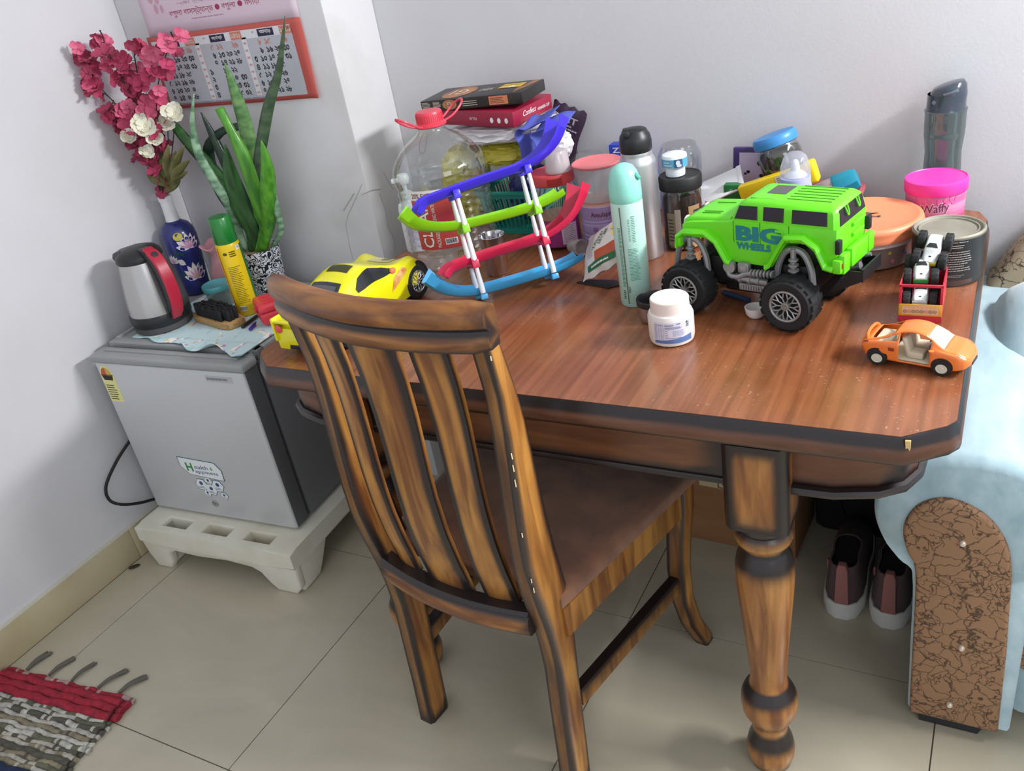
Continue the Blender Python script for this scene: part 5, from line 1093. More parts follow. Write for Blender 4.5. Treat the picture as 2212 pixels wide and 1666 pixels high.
# --- teal basket with bags and the two boxes on top
teal = mat('basket_teal', (22, 138, 122), .45)
t = thing('plastic_basket', 'teal slatted plastic basket behind the race track holding bags', 'basket', (-.985, 1.762, T), 0)
g = G()
def rrp(w_, d_, r, z, n=5):
    P = []
    for cx, cy, a0 in ((w_/2-r, d_/2-r, 0), (-w_/2+r, d_/2-r, PI/2), (-w_/2+r, -d_/2+r, PI), (w_/2-r, -d_/2+r, 1.5*PI)):
        for k in range(n+1): a = a0+PI/2*k/n; P.append((cx+r*math.cos(a), cy+r*math.sin(a), z))
    return P
def hoop(g, w_, d_, r, z, th, hh):
    A = rrp(w_, d_, r, z); B = rrp(w_, d_, r, z+hh); C = rrp(w_-2*th, d_-2*th, max(r-th, .002), z+hh); D = rrp(w_-2*th, d_-2*th, max(r-th, .002), z)
    n = len(A); V = [[g.v(p) for p in q] for q in (A, B, C, D)]
    for i in range(n):
        k = (i+1) % n
        for a, b in ((0, 1), (1, 2), (2, 3), (3, 0)): g.f([V[a][i], V[a][k], V[b][k], V[b][i]])
bw, bd = .172, .180
hoop(g, bw, bd, .03, .088, .004, .014); hoop(g, bw+.012, bd+.012, .034, .099, .010, .005); obj('basket_rim', g, teal, t)
g = G(); hoop(g, bw-.03, bd-.03, .022, 0, .004, .014); g.loft([rrp(bw-.032, bd-.032, .02, .001), rrp(bw-.032, bd-.032, .02, .004)]); obj('basket_floor', g, teal, t)
g = G(); hoop(g, bw-.014, bd-.014, .026, .05, .003, .004); obj('basket_hoop', g, teal, t)
A = rrp(bw-.032, bd-.032, .022, .012, 3); B = rrp(bw-.003, bd-.003, .029, .092, 3)
def along(P, n):
    L_ = []; tot = 0; m_ = len(P)
    for i in range(m_): tot += (Vector(P[(i+1) % m_])-Vector(P[i])).length
    step = tot/n; acc = 0; out = []; nxt = 0
    for i in range(m_):
        a, b = Vector(P[i]), Vector(P[(i+1) % m_]); l = (b-a).length
        while nxt < acc+l-1e-9: out.append(a+(b-a)*((nxt-acc)/l) if l else a); nxt += step
        acc += l
    return out[:n]
for a, b in zip(along(A, 48), along(B, 48)):
    g = G(); g.tube([a, b], .0022, 5); obj('basket_slat', g, teal, t)
def bag(name, lab, c, sc, m, amp=.25, fr=1.7, seed=1, rot=0, sub=4, ang=28):
    t = thing(name, lab, 'bag', c, rot); g = blob(sc, amp, fr, seed, sub); obj('bag_film', g, m, t, angle=ang); return t
navy = mat('bag_navy', (30, 36, 96), .4, bump=.5, nscale=14, coat=.2); bagy = mat('bag_yellow', (196, 184, 62), .4, bump=.5, nscale=16, coat=.25); bagw = mat('bag_white', (224, 222, 224), .45, bump=.5, nscale=16)
bag('navy_bag', 'navy blue plastic bag bulging out of the teal basket', (-.965, 1.762, T+.008), (.050, .054, .064), navy, .16, 2.2, 4)
bag('yellow_bag', 'crumpled yellow plastic bag seen through the big water bottle', (-1.128, 1.755, T+.004), (.050, .070, .092), bagy, .16, 2.2, 2)
bag('yellow_bag', 'crumpled yellow plastic bag lying over the basket under the white bag', (-.998, 1.735, T+.150), (.070, .05, .026), bagy, .18, 2.2, 6)
bag('white_bag', 'crumpled white plastic bag under the two cake boxes', (-1.0, 1.755, T+.203), (.140, .085, .022), bagw, .2, 2.2, 5)
bag('white_bag', 'white plastic bag drooping behind the blue cloth', (-.900, 1.738, T+.150), (.062, .034, .034), bagw, .2, 2.4, 8, .2)
rb = thing('red_cake_box', 'dark red carton with white lettering under the black carton', 'box', (-1.018, 1.765, T+.2535), math.radians(-4)); crimson = mat('carton_crimson', (150, 28, 58), .4)
g = G(); g.box((0, -.015, .016), (.20, .16, .032), bev=.002); rbb = obj('carton_body', g, crimson, rb)
rb.rotation_euler = (0, math.radians(3), math.radians(-6))
g = G(); FF = flat_front(-.095); RFc = lambda a, b: Vector((.1004, a, b)); put_text(g, 'Confess', -.030, .019, .012, RFc, w=.052, shear=.3); put_text(g, 'WINNERS CUP', .028, .014, .0065, RFc, w=.05); put_text(g, 'WTKI', -.005, .016, .006, FF, w=.02)
for k in range(3): g.mesh([FF(.044+.019*k+.0045*math.cos(q*PI/5), .014+.006*math.sin(q*PI/5)) for q in range(10)], [tuple(range(10))])
obj('carton_lettering', g, whitep, rbb)['kind'] = 'stuff'
kb = thing('black_snack_box', 'long black carton with gold and yellow print on top of the pile', 'box', (-1.040, 1.742, T+.2900), (0, math.radians(-.5), math.radians(3)))
g = G(); g.box((0, 0, .012), (.25, .125, .024), bev=.0015); kbb = obj('carton_body', g, mat('carton_black', (34, 30, 28), .35), kb)
TP = lambda a, b: Vector((a, b, .0245)); TP2 = lambda a, b: Vector((a, b, .0249)); TP3 = lambda a, b: Vector((a, b, .0253)); FK = flat_front(-.0625); FK2 = flat_front(-.0625, .0008)
glow = mat('carton_amber', (188, 128, 84), .4, col2=(120, 74, 44), nscale=22); 
g = G(); g.mesh([TP(-.055+.038*math.cos(k*PI/8), .055*math.sin(k*PI/8)) for k in range(16)], [tuple(range(16))]); g.mesh([FK(-.052+.018*math.cos(k*PI/8), .012+.0108*math.sin(k*PI/8)) for k in range(16)], [tuple(range(16))])
g.mesh([TP(.100, -.055), TP(.118, .01), TP(.121, .058), TP(.105, .055), TP(.092, -.01)], [(0, 1, 2, 3, 4)]); obj('amber_print', g, glow, kbb)['kind'] = 'stuff'
g = G(); put_text(g, 'G1', -.055, .0, .045, TP2, w=.040, rot=PI, bold=.01); put_text(g, 'SCENT', .012, .0, .022, TP2, w=.032, rot=PI); put_text(g, 'G', -.052, .012, .012, FK2, rot=PI); put_lines(g, -.122, -.10, .004, .021, 6, FK, .4, 3); put_lines(g, -.094, -.072, .004, .021, 7, FK, .4, 4); put_lines(g, -.02, .02, .005, .018, 3, FK, .3, 5); obj('carton_lettering', g, mat('print_bone', (214, 200, 180), .5), kbb)
g = G(); put_rect(g, .068, .018, .055, .040, TP2); obj('yellow_print', g, mat('print_gold', (214, 178, 50), .5), kbb)
g = G(); put_text(g, 'PREMIUM', .066, .024, .011, TP3, w=.045, rot=PI); obj('gold_lettering', g, mat('print_ochre', (140, 106, 30), .5), kbb)
g = G(); g.mesh([TP3(.072+(.013 if k % 2 else .006)*math.cos(k*PI/5), .008+(.016 if k % 2 else .008)*math.sin(k*PI/5)) for k in range(10)], [tuple(range(10))]); obj('flower_print', g, mat('print_cream', (240, 226, 160), .5), kbb)
g = G(); put_rect(g, .068, .0125, .045, .018, FK); sd_ = obj('orange_print', g, mat('print_apricot', (206, 126, 84), .5), kbb)
g = G(); put_lines(g, .048, .088, .006, .019, 4, FK2, .3, 7); obj('side_print', g, blackp, kbb)
# blue cloth curled over the pile, purple packet behind
bcl = mat('cloth_blue', (84, 96, 186), .8, bump=.2, nscale=200)
t = thing('blue_cloth', 'periwinkle blue cloth with curled folds hanging beside the red carton', 'cloth', (-.880, 1.648, .992))
for nm, pts, w_ in (('fold', [(-.045, 0, -.085), (-.036, 0, -.06), (-.036, 0, -.03), (-.044, 0, -.008), (-.034, 0, .006), (-.016, 0, .004), (.004, .0, .012), (.03, 0, .022)], .055), ('fold', [(.0, -.012, -.07), (.006, -.01, -.045), (.006, -.01, -.02), (-.002, -.01, -.010), (.002, -.01, -.002), (.022, -.008, .004), (.05, -.004, .012), (.072, 0, .010)], .045)):
    S = smooth_path(pts, 5); g = G(); g.loft([[p+Vector((.25*w_*v, w_*v, -.004*math.sin(v*5)+.012*v)) for v in (0, .25, .5, .75, 1)] for p in S], closed=False, caps=False); obj(nm, g, bcl, t, angle=80, mods=(('solid', .0016),))
t = thing('purple_packet', 'dark purple printed packet propped against the wall above the basket', 'packet', (-.940, 1.852, T+.115), (0, math.radians(24), 0))
g = pillow(.085, .14, .018); 
for v in g.bm.verts: v.co.z += .07
pk2 = obj('packet_body', g, mat('packet_purple', (62, 44, 66), .4, coat=.2), t)
g = G(); P9 = lambda a, b: Vector((a, -.0115, b-.012)); put_text(g, 'REST', .0, .125, .016, P9, w=.06, bold=.02); put_lines(g, -.035, .035, .10, .115, 2, P9, .5, 3); obj('packet_lettering', g, mat('print_lavender', (206, 196, 214), .5), pk2)
# ------------------------------------------------------------------ coral tray and what it holds
coralt = mat('tray_coral', (206, 108, 112), .45)
tx0, tx1, ty0, ty1 = -.556, -.246, 1.712, 1.862
t = thing('plastic_tray', 'coral pink plastic tray by the wall behind the green toy jeep', 'tray', ((tx0+tx1)/2, (ty0+ty1)/2, T)); w_, d_ = tx1-tx0, ty1-ty0
g = G(); ins = lambda k, z, n=6: rrp(w_-2*k, d_-2*k, max(.045-k, .01), z, n)
g.loft([ins(.028, .001), ins(.026, .0), ins(.020, .004), ins(.008, .052), ins(.001, .054), ins(0, .057), ins(.001, .060), ins(.009, .060), ins(.0115, .056), ins(.0235, .006), ins(.034, .004)]); tb = obj('tray_body', g, coralt, t, angle=50)
g = G(); L_ = .0
for i in range(30):
    x = -w_/2+.06+i*(w_-.12)/29
    for y, sgn in ((d_/2, -1), (-d_/2, 1)): g.tube([(x, y+sgn*.0255, .012), (x, y+sgn*.0145, .050)], .0012, 4)
o = obj('tray_ribs', g, coralt, tb); o['kind'] = 'stuff'
t = thing('silver_pouch', 'flat white and silver pouch leaning on the left rim of the tray', 'pouch', (-.522, 1.765, T+.081), (math.radians(24), math.radians(-20), math.radians(12)))
g = G(); g.box((0, 0, 0), (.095, .07, .004), bev=.0015); g.box((.042, 0, .001), (.010, .073, .004), bev=.001); obj('pouch_film', g, mat('pouch_white', (228, 228, 230), .25, .15, coat=.2), t)
t = thing('picture_packet', 'purple-edged packet with a lavender picture standing at the back of the tray', 'packet', (-.474, 1.829, T+.012), (math.radians(-4), math.radians(2), 0))
g = G(); g.box((0, 0, .064), (.085, .012, .128), bev=.002); pb = obj('packet_body', g, mat('packet_violet', (66, 46, 108), .45), t)
g = G(); put_rect(g, .006, .062, .070, .112, flat_front(-.006)); pl_ = obj('picture_panel', g, mat('panel_lavender', (206, 192, 220), .5), pb)
g = G(); fp_ = flat_front(-.006, .0008)
for x, z, r in ((-.010, .078, .004), (.016, .096, .008), (.018, .070, .005), (-.016, .074, .003)): g.mesh([fp_(x+r*math.cos(k*PI/6), z+r*.8*math.sin(k*PI/6)) for k in range(12)], [tuple(range(12))])
put_lines(g, -.015, .03, .052, .058, 1, fp_, .5, 2); obj('picture_print', g, blackp, pl_)
t = thing('blue_lid_jar', 'dark brown jar with a blue lid tilted to the left in the tray', 'jar', (-.386, 1.790, T+.062), (math.radians(-4), math.radians(-17), 0)); JR = .0435
g = G(); R = []
for z, r in ((0, .036), (.003, .039), (.02, .0425), (.075, .0435), (.086, .042), (.093, .039), (.098, .038)):
    R.append([((r-.0016*max(0, math.cos(a*9))*(1 if .01 < z < .085 else 0))*math.cos(a), (r-.0016*max(0, math.cos(a*9))*(1 if .01 < z < .085 else 0))*math.sin(a), z) for a in [2*PI*k/72 for k in range(72)]])
g.loft(R, caps=False); obj('jar_glass', g, clr2, t)
g = G(); g.lathe([(0, .003), (.035, .003), (.0385, .012), (.0412, .04), (.0412, .076), (.039, .086), (0, .09)], 28); obj('contents', g, mat('tea_dark', (58, 46, 38), .8, col2=(30, 24, 22), nscale=60, bump=.5), t)
g = G(); g.lathe([(0, .097), (.0405, .097), (.0435, .099), (.0442, .108), (.0428, .116), (.040, .119), (0, .119)], 44); obj('lid', g, mat('lid_blue', (60, 136, 200), .4), t)
t = thing('green_carton', 'small green and white carton lying at the front left of the tray', 'box', (-.488, 1.752, T+.048), 0)
g = G(); g.box((0, 0, .021), (.045, .02, .042), bev=.001); gc_ = obj('carton_body', g, mat('carton_green', (36, 116, 58), .45), t)
g = G(); put_text(g, 'Val', -.004, .030, .007, flat_front(-.01)); put_rect(g, .018, .021, .009, .040, flat_front(-.01)); obj('carton_print', g, whitep, gc_)
t = thing('yellow_holder', 'long bright yellow plastic holder slanting across the tray', 'holder', (-.474, 1.735, T+.076), (0, math.radians(-17), math.radians(2)))
g = G(); g.box((.075, 0, 0), (.150, .026, .030), bev=.004); yh = obj('holder_body', g, mat('bright_yellow', (236, 200, 20), .4), t)
g = G(); g.box((.145, .0, -.002), (.022, .028, .044), bev=.006, seg=3); obj('holder_end', g, mat('bright_yellow2', (240, 214, 26), .4), t)
g = G(); put_rect(g, .098, -.0005, .042, .026, flat_front(-.013)); sl = obj('paper_label', g, mat('label_cream', (220, 214, 196), .6), yh)
g = G(); q_ = flat_front(-.013, .0008); put_lines(g, .080, .117, -.011, .010, 5, q_, .35, 2); g.mesh([q_(.087+.0035*math.cos(k*PI/5), -.008+.0035*math.sin(k*PI/5)) for k in range(10)], [tuple(range(10))]); obj('label_print', g, mat('print_brown', (110, 86, 60), .5), sl)
t = thing('teal_cap_bottle', 'clear bottle with a teal cap lying on its side at the right of the tray', 'bottle', (-.342, 1.768, T+.052), (0, math.radians(66), math.radians(6)))
g = G(); g.lathe([(0, .0), (.020, 0), (.022, .003), (.022, .045), (.020, .052)], 28); obj('bottle_body', g, frost, t)
g = G(); g.lathe([(0, .05), (.0235, .05), (.0245, .053), (.022, .086), (.019, .094), (0, .096)], 8); obj('cap', g, mat('cap_teal', (26, 140, 168), .35), t, angle=30)

# --- baby bottle
t = round_thing('baby_bottle', 'frosted baby bottle with a lilac collar standing behind the green jeep', 'bottle', -.352, 1.672)
g = G(); g.lathe([(0, .001), (.026, .001), (.028, .004), (.028, .085), (.027, .096), (.0275, .104)], 32); obj('bottle_body', g, clear('baby_milky', haze=.6, hazecol=(216, 224, 232)), t)
g = G(); g.lathe([(0, .102), (.0285, .102), (.0295, .104), (.0295, .112), (.0285, .1135), (.0285, .115), (.028, .128), (.02, .130), (0, .130)], 40); obj('collar', g, mat('collar_lilac', (168, 178, 226), .45), t)
g = G(); g.lathe([(.022, .130), (.017, .136), (.009, .141), (.0075, .148), (.007, .156), (.004, .160), (0, .161)], 20); obj('teat', g, mat('teat_clear', (226, 228, 238), .3, trans=0), t)
g = G(); g.lathe([(.0272, .128), (.0275, .134), (.0265, .150), (.021, .166), (.012, .174), (0, .176)], 36); obj('dome_cap', g, clear('dome_milky', haze=.30, hazecol=(228, 230, 244)), t)

# --- orange-lidded container
t = round_thing('orange_lid_container', 'wide round container with an orange lid behind the green jeep', 'container', -.216, 1.606)
OP = [(.078, .001), (.082, .004), (.089, .040), (.090, .050)]
g = G(); g.lathe([(0, .001)]+OP, 56); ob_ = obj('container_body', g, clear('tub_milky', haze=.62, hazecol=(226, 206, 204)), t)
g = G(); g.lathe([(.0895, .044), (.0925, .045), (.0925, .052), (.0895, .053)], 56); obj('container_rim', g, mat('rim_white', (226, 214, 218), .4), t)
g = G(); g.lathe([(0, .003), (.077, .003), (.08, .010), (.083, .026), (.06, .03), (0, .028)], 36); obj('contents', g, mat('rosy_contents', (168, 104, 100), .7, col2=(120, 72, 70), nscale=30), t)
orl = mat('lid_orange', (240, 142, 100), .4)
g = G(); g.lathe([(0, .053), (.0935, .052), (.0965, .0535), (.0975, .060), (.0955, .066), (.0965, .069), (.0945, .076), (.091, .0785), (.086, .0785), (.083, .0765), (.066, .0775), (.064, .0768), (0, .0768)], 64); ol = obj('lid', g, orl, t)
g = G(); rn3 = random.Random(4); LT = lambda a, b: Vector((a, b, .0773))
for k in range(16):
    cx, cy = rn3.gauss(-.012, .018), rn3.gauss(.0, .014); a = rn3.uniform(0, PI); l = rn3.uniform(.008, .022)
    g.mesh([LT(cx+l*math.cos(a), cy+l*.5*math.sin(a)), LT(cx+.004*math.sin(a), cy+.004), LT(cx-l*math.cos(a), cy-l*.4*math.sin(a)), LT(cx-.003, cy-.006)], [(0, 1, 2, 3)])
obj('lid_smudge', g, mat('smudge_grey', (110, 84, 84), .6), ol)
g = G(); WO = lambda x, y: Vector(((.0865+.05*(y-.02)+.0015)*math.sin(x/.088), -(.0865+.05*(y-.02)+.0015)*math.cos(x/.088), y)); dots = [mat('dot_'+n, c, .5) for n, c in (('red', (206, 66, 72)), ('yellow', (214, 196, 70)), ('blue', (96, 110, 160)), ('pink', (226, 130, 160)))]
for k in range(34):
    x = rn3.uniform(-.09, .11); z = rn3.uniform(.010, .040); r = rn3.uniform(.0015, .004); g.mi = k % 4
    g.mesh([WO(x+r*math.cos(q*PI/3), z+r*math.sin(q*PI/3)) for q in range(6)], [tuple(range(6))])
obj('dot_print', g, dots, ob_)

# --- pink tub
t = round_thing('pink_wafer_tub', 'bright pink round tub with a hot pink lid in front of the dark bottle', 'tub', -.113, 1.716)
PP_ = [(.046, 0), (.048, .003), (.0505, .085), (.0505, .088)]
g = G(); g.lathe([(0, 0)]+PP_+[(0, .088)], 48); pb = obj('tub_body', g, mat('tub_pink', (214, 76, 140), .4, col2=(228, 150, 186), nscale=1.6, stretch=(.4, .4, 22), lo=.42, hi=.58), t)
g = G(); g.lathe([(0, .087), (.0525, .087), (.0535, .089), (.0535, .106), (.0525, .109), (.050, .110), (.049, .1085), (0, .1085)], 56); obj('lid', g, mat('lid_hotpink', (250, 60, 164), .4), t)
W = wrapP(PP_, .0006); W2 = wrapP(PP_, .001)
g = G(); put_text(g, 'Waffy', .002, .064, .0235, W, w=.050, shear=.12, rot=.12, bold=.05); obj('word_outline', g, mat('print_palepink', (236, 206, 222), .5), pb)
g = G(); put_text(g, 'Waffy', .002, .064, .021, W2, w=.047, shear=.12, rot=.12, bold=.01); put_text(g, 'ROLLS', .012, .044, .010, W2, w=.032, rot=.12); obj('tub_lettering', g, mat('print_burgundy', (128, 30, 84), .5), pb)
g = G()
for x, z, r in ((-.018, .081, .005), (.033, .074, .005)): g.mesh([W(x+r*math.cos(k*PI/7), z+r*.55*math.sin(k*PI/7)) for k in range(14)], [tuple(range(14))])
for k in range(8): petal(g, -.034+.010*k, .087, .010+.006*(k % 3), .005, PI, W)
obj('drip_print', g, mat('print_rosepink', (232, 96, 166), .5), pb)

# --- dark bottle
t = round_thing('sipper_bottle', 'smoky grey water bottle with a slanted cap standing against the wall', 'bottle', -.112, 1.822)
SP = [(.030, 0), (.034, .003), (.0345, .05), (.0325, .10), (.0315, .125), (.034, .150), (.0352, .160), (.0345, .163), (.0352, .166), (.0352, .196), (.0365, .203)]
smoke = clear('smoky_plastic', tint=(178, 190, 190), haze=.22, hazecol=(120, 134, 136), gloss=.14)
g = G(); g.lathe([(0, 0)]+SP, 40); obj('bottle_body', g, smoke, t, angle=60)
g = G(); g.lathe([(0, .203), (.0345, .203), (.0335, .206), (.0325, .232)], 36); R = []
for k in range(36):
    pass
R = [[(.0325*math.cos(a), .0325*math.sin(a), .206) for a in [2*PI*k/36 for k in range(36)]]]
for r, zb, sl_ in ((.0322, .228, .10), (.0300, .240, .28), (.0255, .247, .30), (.014, .2495, .30), (.001, .250, .3)):
    R.append([(r*math.cos(a)+.002, r*math.sin(a), zb+sl_*r*math.cos(a)*.9) for a in [2*PI*k/36 for k in range(36)]])
g.loft(R); cp = obj('slanted_cap', g, mat('cap_charcoal', (52, 60, 72), .22, coat=.5), t, angle=50)
g = G(); g.box((.006, -.026, .238), (.026, .012, .006), bev=.002, rot=(.35, -.25, 0)); g.lathe([(0, .002), (.0035, .002), (.004, 0), (0, 0)], 12, M=Matrix.Translation((-.020, -.0262, .222)) @ Matrix.Rotation(PI/2, 4, 'X') ); obj('cap_latch', g, mat('cap_slate', (96, 106, 118), .25), cp)

# --- grey-lidded tin
t = round_thing('paint_tin', 'black tin with white fine print and a dusty grey press lid', 'tin', -.077, 1.530)
g = G(); g.lathe([(0, 0), (.0545, 0), (.0558, .002), (.0545, .005), (.0545, .079), (.0558, .081), (.0545, .084)], 56); tn = obj('tin_body', g, mat('tin_black', (38, 34, 34), .4), t)
g = G(); g.lathe([(.0556, .080), (.0556, .0835), (.053, .086), (.0505, .085), (.049, .0815), (.0465, .080), (.046, .0835), (.044, .0835), (.043, .081), (0, .081)], 56); obj('press_lid', g, mat('tin_lid_dusty', (150, 146, 132), .6, col2=(126, 120, 108), nscale=14, metal=.2), t)
g = G(); g.lathe([(.0549, .0), (.0551, .011)], 40, a0=-PI*.75, a1=-PI*.25); obj('tin_band', g, mat('tin_brown', (84, 66, 60), .4), tn)
g = G(); W = wrap(.0546, .0006); put_lines(g, -.006, .040, .026, .062, 9, W, .34, 5); put_lines(g, .0, .030, .016, .021, 2, W, .3, 6); put_lines(g, .004, .03, .066, .073, 2, W, .4, 7); put_lines(g, -.045, .045, .0755, .078, 1, W, .5, 12)
g.mesh([W(-.040+.007*math.cos(k*PI/8), .066+.008*math.sin(k*PI/8)) for k in range(16)], [tuple(range(16))]); obj('tin_print', g, mat('print_dimwhite', (170, 168, 166), .5), tn)

# ------------------------------------------------------------------ toy ball race track
F1 = at_z(1050, 645, T+.0150); dA = Vector((.6902, .7236, 0)); uA = Vector((-.0418-.0077, .04+.0, .1929)); uA = (uA-dA*uA.dot(dA)).normalized(); yA = uA.cross(dA)
t = thing('race_track_toy', 'toy ball race track of four curved ramps on white posts leaning back', 'toy', F1)
t.rotation_euler = Matrix((dA, yA, uA)).transposed().to_euler()
def ramp(name, pts, m, flare=None):
    S = smooth_path([(s, 0, z) for s, z in pts], 6); g = G(); R = []; n = len(S)-1
    for i, p in enumerate(S):
        tn = (S[min(i+1, n)]-S[max(i-1, 0)]).normalized(); nr = Vector((-tn.z, 0, tn.x)); u = i/n
        if nr.z < 0: nr = -nr
        e = flare(u) if flare else 0; hw_, wl = .0235+.008*e, .0160+.012*e
        sec = [(-hw_-.0012, wl*.8), (-hw_+.0006, wl*.8), (-hw_*.74, .0035), (-hw_*.5, .0012), (hw_*.5, .0012), (hw_*.74, .0035), (hw_-.0006, wl*1.15), (hw_+.0012, wl*1.15), (hw_*.78, .001), (hw_*.5, -.0016), (-hw_*.5, -.0016), (-hw_*.78, .001)]
        R.append([p+Vector((0, .0175+a, 0))+nr*b for a, b in sec])
    g.loft(R); return obj(name, g, m, t, angle=50)
rm = {k: mat('ramp_'+k, c, .35, coat=.2) for k, c in (('violet', (62, 44, 204)), ('lime', (136, 204, 20)), ('crimson', (206, 34, 74)), ('sky', (60, 160, 214)))}
fr = lambda u: max(0, (u-.6)/.4)**1.5; fl = lambda u: max(0, (.4-u)/.4)**1.5
RP = {'violet': ([(-.074, .182), (-.062, .196), (-.045, .199), (-.010, .203), (.057, .209), (.136, .215), (.187, .229), (.222, .252), (.247, .286)], fr), 'lime': ([(-.117, .188), (-.094, .162), (-.055, .146), (-.005, .138), (.066, .136), (.136, .137), (.19, .146), (.206, .152)], fl), 'crimson': ([(-.058, .056), (-.044, .066), (0, .070), (.068, .073), (.142, .077), (.202, .097), (.238, .128), (.257, .155)], fr), 'sky': ([(-.106, .060), (-.078, .033), (-.043, .017), (.002, .010), (.071, .009), (.146, .011), (.19, .016), (.211, .022)], fl)}
for k, (pts, f_) in RP.items(): rmp = ramp('ramp', pts, rm[k], f_); rmp['label'] = {'violet': 'violet top ramp', 'lime': 'lime green second ramp', 'crimson': 'crimson third ramp', 'sky': 'sky blue lowest ramp'}[k]; RP[k] = RP[k]+(rmp,)
postm = mat('post_white', (232, 234, 240), .4)
for s0, hs in ((-.004, (0, .010, .070, .138, .203)), (.142, (0, .011, .077, .137, .215))):
    for yy in (-.007, .042):
        for a, b in zip(hs[1:], hs[2:]):
            g = G(); g.tube([(s0, yy, a+.002), (s0, yy, a+.010), (s0, yy, b-.010), (s0, yy, b-.002)], [.0052, .0056, .0040, .0046], 10); obj('post', g, postm, t)
        for k, h_ in zip(('sky', 'crimson', 'lime', 'violet'), hs[1:]):
            g = G(); g.box((s0, yy, h_-.0005 if h_ > .02 else .0055), (.015, .011, .017 if h_ > .02 else .011), bev=.002, taper=(.92, .92)); obj('clip', g, rm[k], RP[k][2])

# ------------------------------------------------------------------ wheels shared by the toy vehicles
def wheel(parent, c, r, w_, tm, rm_, tread=0, rim='disc', side=1, rimr=.6, name='wheel'):
    """axle along local y; side +1: outer face towards +y"""
    M_ = Matrix.Translation(c) @ Matrix.Rotation(-PI/2*side, 4, 'X')
    g = G(); h = w_/2; g.lathe([(0, -h), (r*.62, -h), (r*.86, -h), (r*.97, -h*.75), (r, -h*.4), (r, h*.4), (r*.97, h*.75), (r*.88, h), (r*.70, h*1.0), (r*rimr*1.02, h*.92), (r*rimr, h*.7), (0, h*.55)], 40, M=M_); wh = obj(name, g, tm, parent, angle=35)
    if tread:
        g = G()
        for k in range(tread):
            a = 2*PI*k/tread
            for zz in (-.5, .5): g.box((r*.985*math.cos(a+zz*.12), r*.985*math.sin(a+zz*.12), zz*h*.95), (r*.05, r*.2, h*.72), rot=(0, 0, a+zz*.12), bev=0)
        g.bm.transform(M_); o = obj('tread', g, tm, wh); o['kind'] = 'stuff'
    g = G()
    if rim == 'disc': g.lathe([(r*rimr, h*.7), (r*rimr, h*.95), (r*rimr*.9, h*1.02), (r*rimr*.8, h*.9), (r*.2, h*.92), (r*.18, h*1.04), (0, h*1.05)], 28)
    else:
        g.lathe([(r*rimr, h*.6), (r*rimr, h*.98), (r*rimr*.93, h*1.03), (r*rimr*.86, h*.96), (r*rimr*.84, h*.6)], 36); g.lathe([(r*.15, h*.6), (r*.15, h*.98), (r*.10, h*1.0), (r*.10, h*.9), (0, h*.9)], 20)
        for k in range(10):
            a = 2*PI*k/10
            for sg in (-1, 1):
                p0 = Vector((r*.13*math.cos(a), r*.13*math.sin(a), h*.86)); p1 = Vector((r*rimr*.52*math.cos(a), r*rimr*.52*math.sin(a), h*.92)); b_ = a+sg*.22; p2 = Vector((r*rimr*.9*math.cos(b_), r*rimr*.9*math.sin(b_), h*.92)); g.tube([p0, p1, p2], r*.028, 4)
    g.bm.transform(M_); obj('rim', g, rm_, wh, angle=40); return wh

# ------------------------------------------------------------------ green monster jeep
jeep = thing('toy_jeep', 'big lime green toy jeep on tall black off-road wheels', 'toy car', (-.359, 1.3855, T), math.radians(166.5))
jg = mat('jeep_green', (104, 218, 22), .4, coat=.15); jd = mat('jeep_window', (34, 24, 40), .3); jblk = mat('jeep_black', (22, 22, 24), .5); jsil = mat('jeep_silver', (148, 148, 150), .35, .5); jtyre = mat('tyre_black', (26, 27, 29), .7); jrim = mat('rim_grey', (150, 150, 148), .35, .4)
WB, HW = .088, .0555
# lower body: profile with wheel cut-outs
low = [(.102, .150), (.104, .128), (.100, .122), (.086, .128), (.055, .130), (.034, .116), (.022, .094), (-.058, .093), (-.068, .108), (-.082, .136), (-.112, .138), (-.128, .126), (-.140, .098), (-.160, .098), (-.163, .130), (-.163, .166), (.006, .166), (.018, .163), (.084, .157), (.096, .154)]
g = G(); g.prism(low, -HW, HW, 'y', bev=.0035); jb = obj('body', g, jg, jeep, angle=40)
g = G(); cab = [(.012, .164), (-.003, .196), (-.012, .2025), (-.150, .1995), (-.159, .194), (-.164, .164)]
Rr = []
for y, k in ((-HW, 0), (-HW+.001, .0), (-HW+.009, 1), (HW-.009, 1), (HW-.001, 0), (HW, 0)): pass
R = []
for z, x0, x1, hw3 in ((.162, -.1635, .013, HW-.001), (.170, -.1632, .010, HW-.0015), (.186, -.161, .003, HW-.005), (.1925, -.158, -.002, HW-.0075), (.1965, -.153, -.009, HW-.012), (.1985, -.140, -.022, HW-.022)):
    c = .006; R.append([(x1, -hw3+c, z), (x1, hw3-c, z), (x1-c, hw3, z), (x0+c, hw3, z), (x0, hw3-c, z), (x0, -hw3+c, z), (x0+c, -hw3, z), (x1-c, -hw3, z)])
g.loft(R); cb3 = obj('cabin', g, jg, jeep, angle=32)
def side_y(z): return HW-.0015-(z-.170)*(.0060/.0235) if z > .170 else HW-.0012
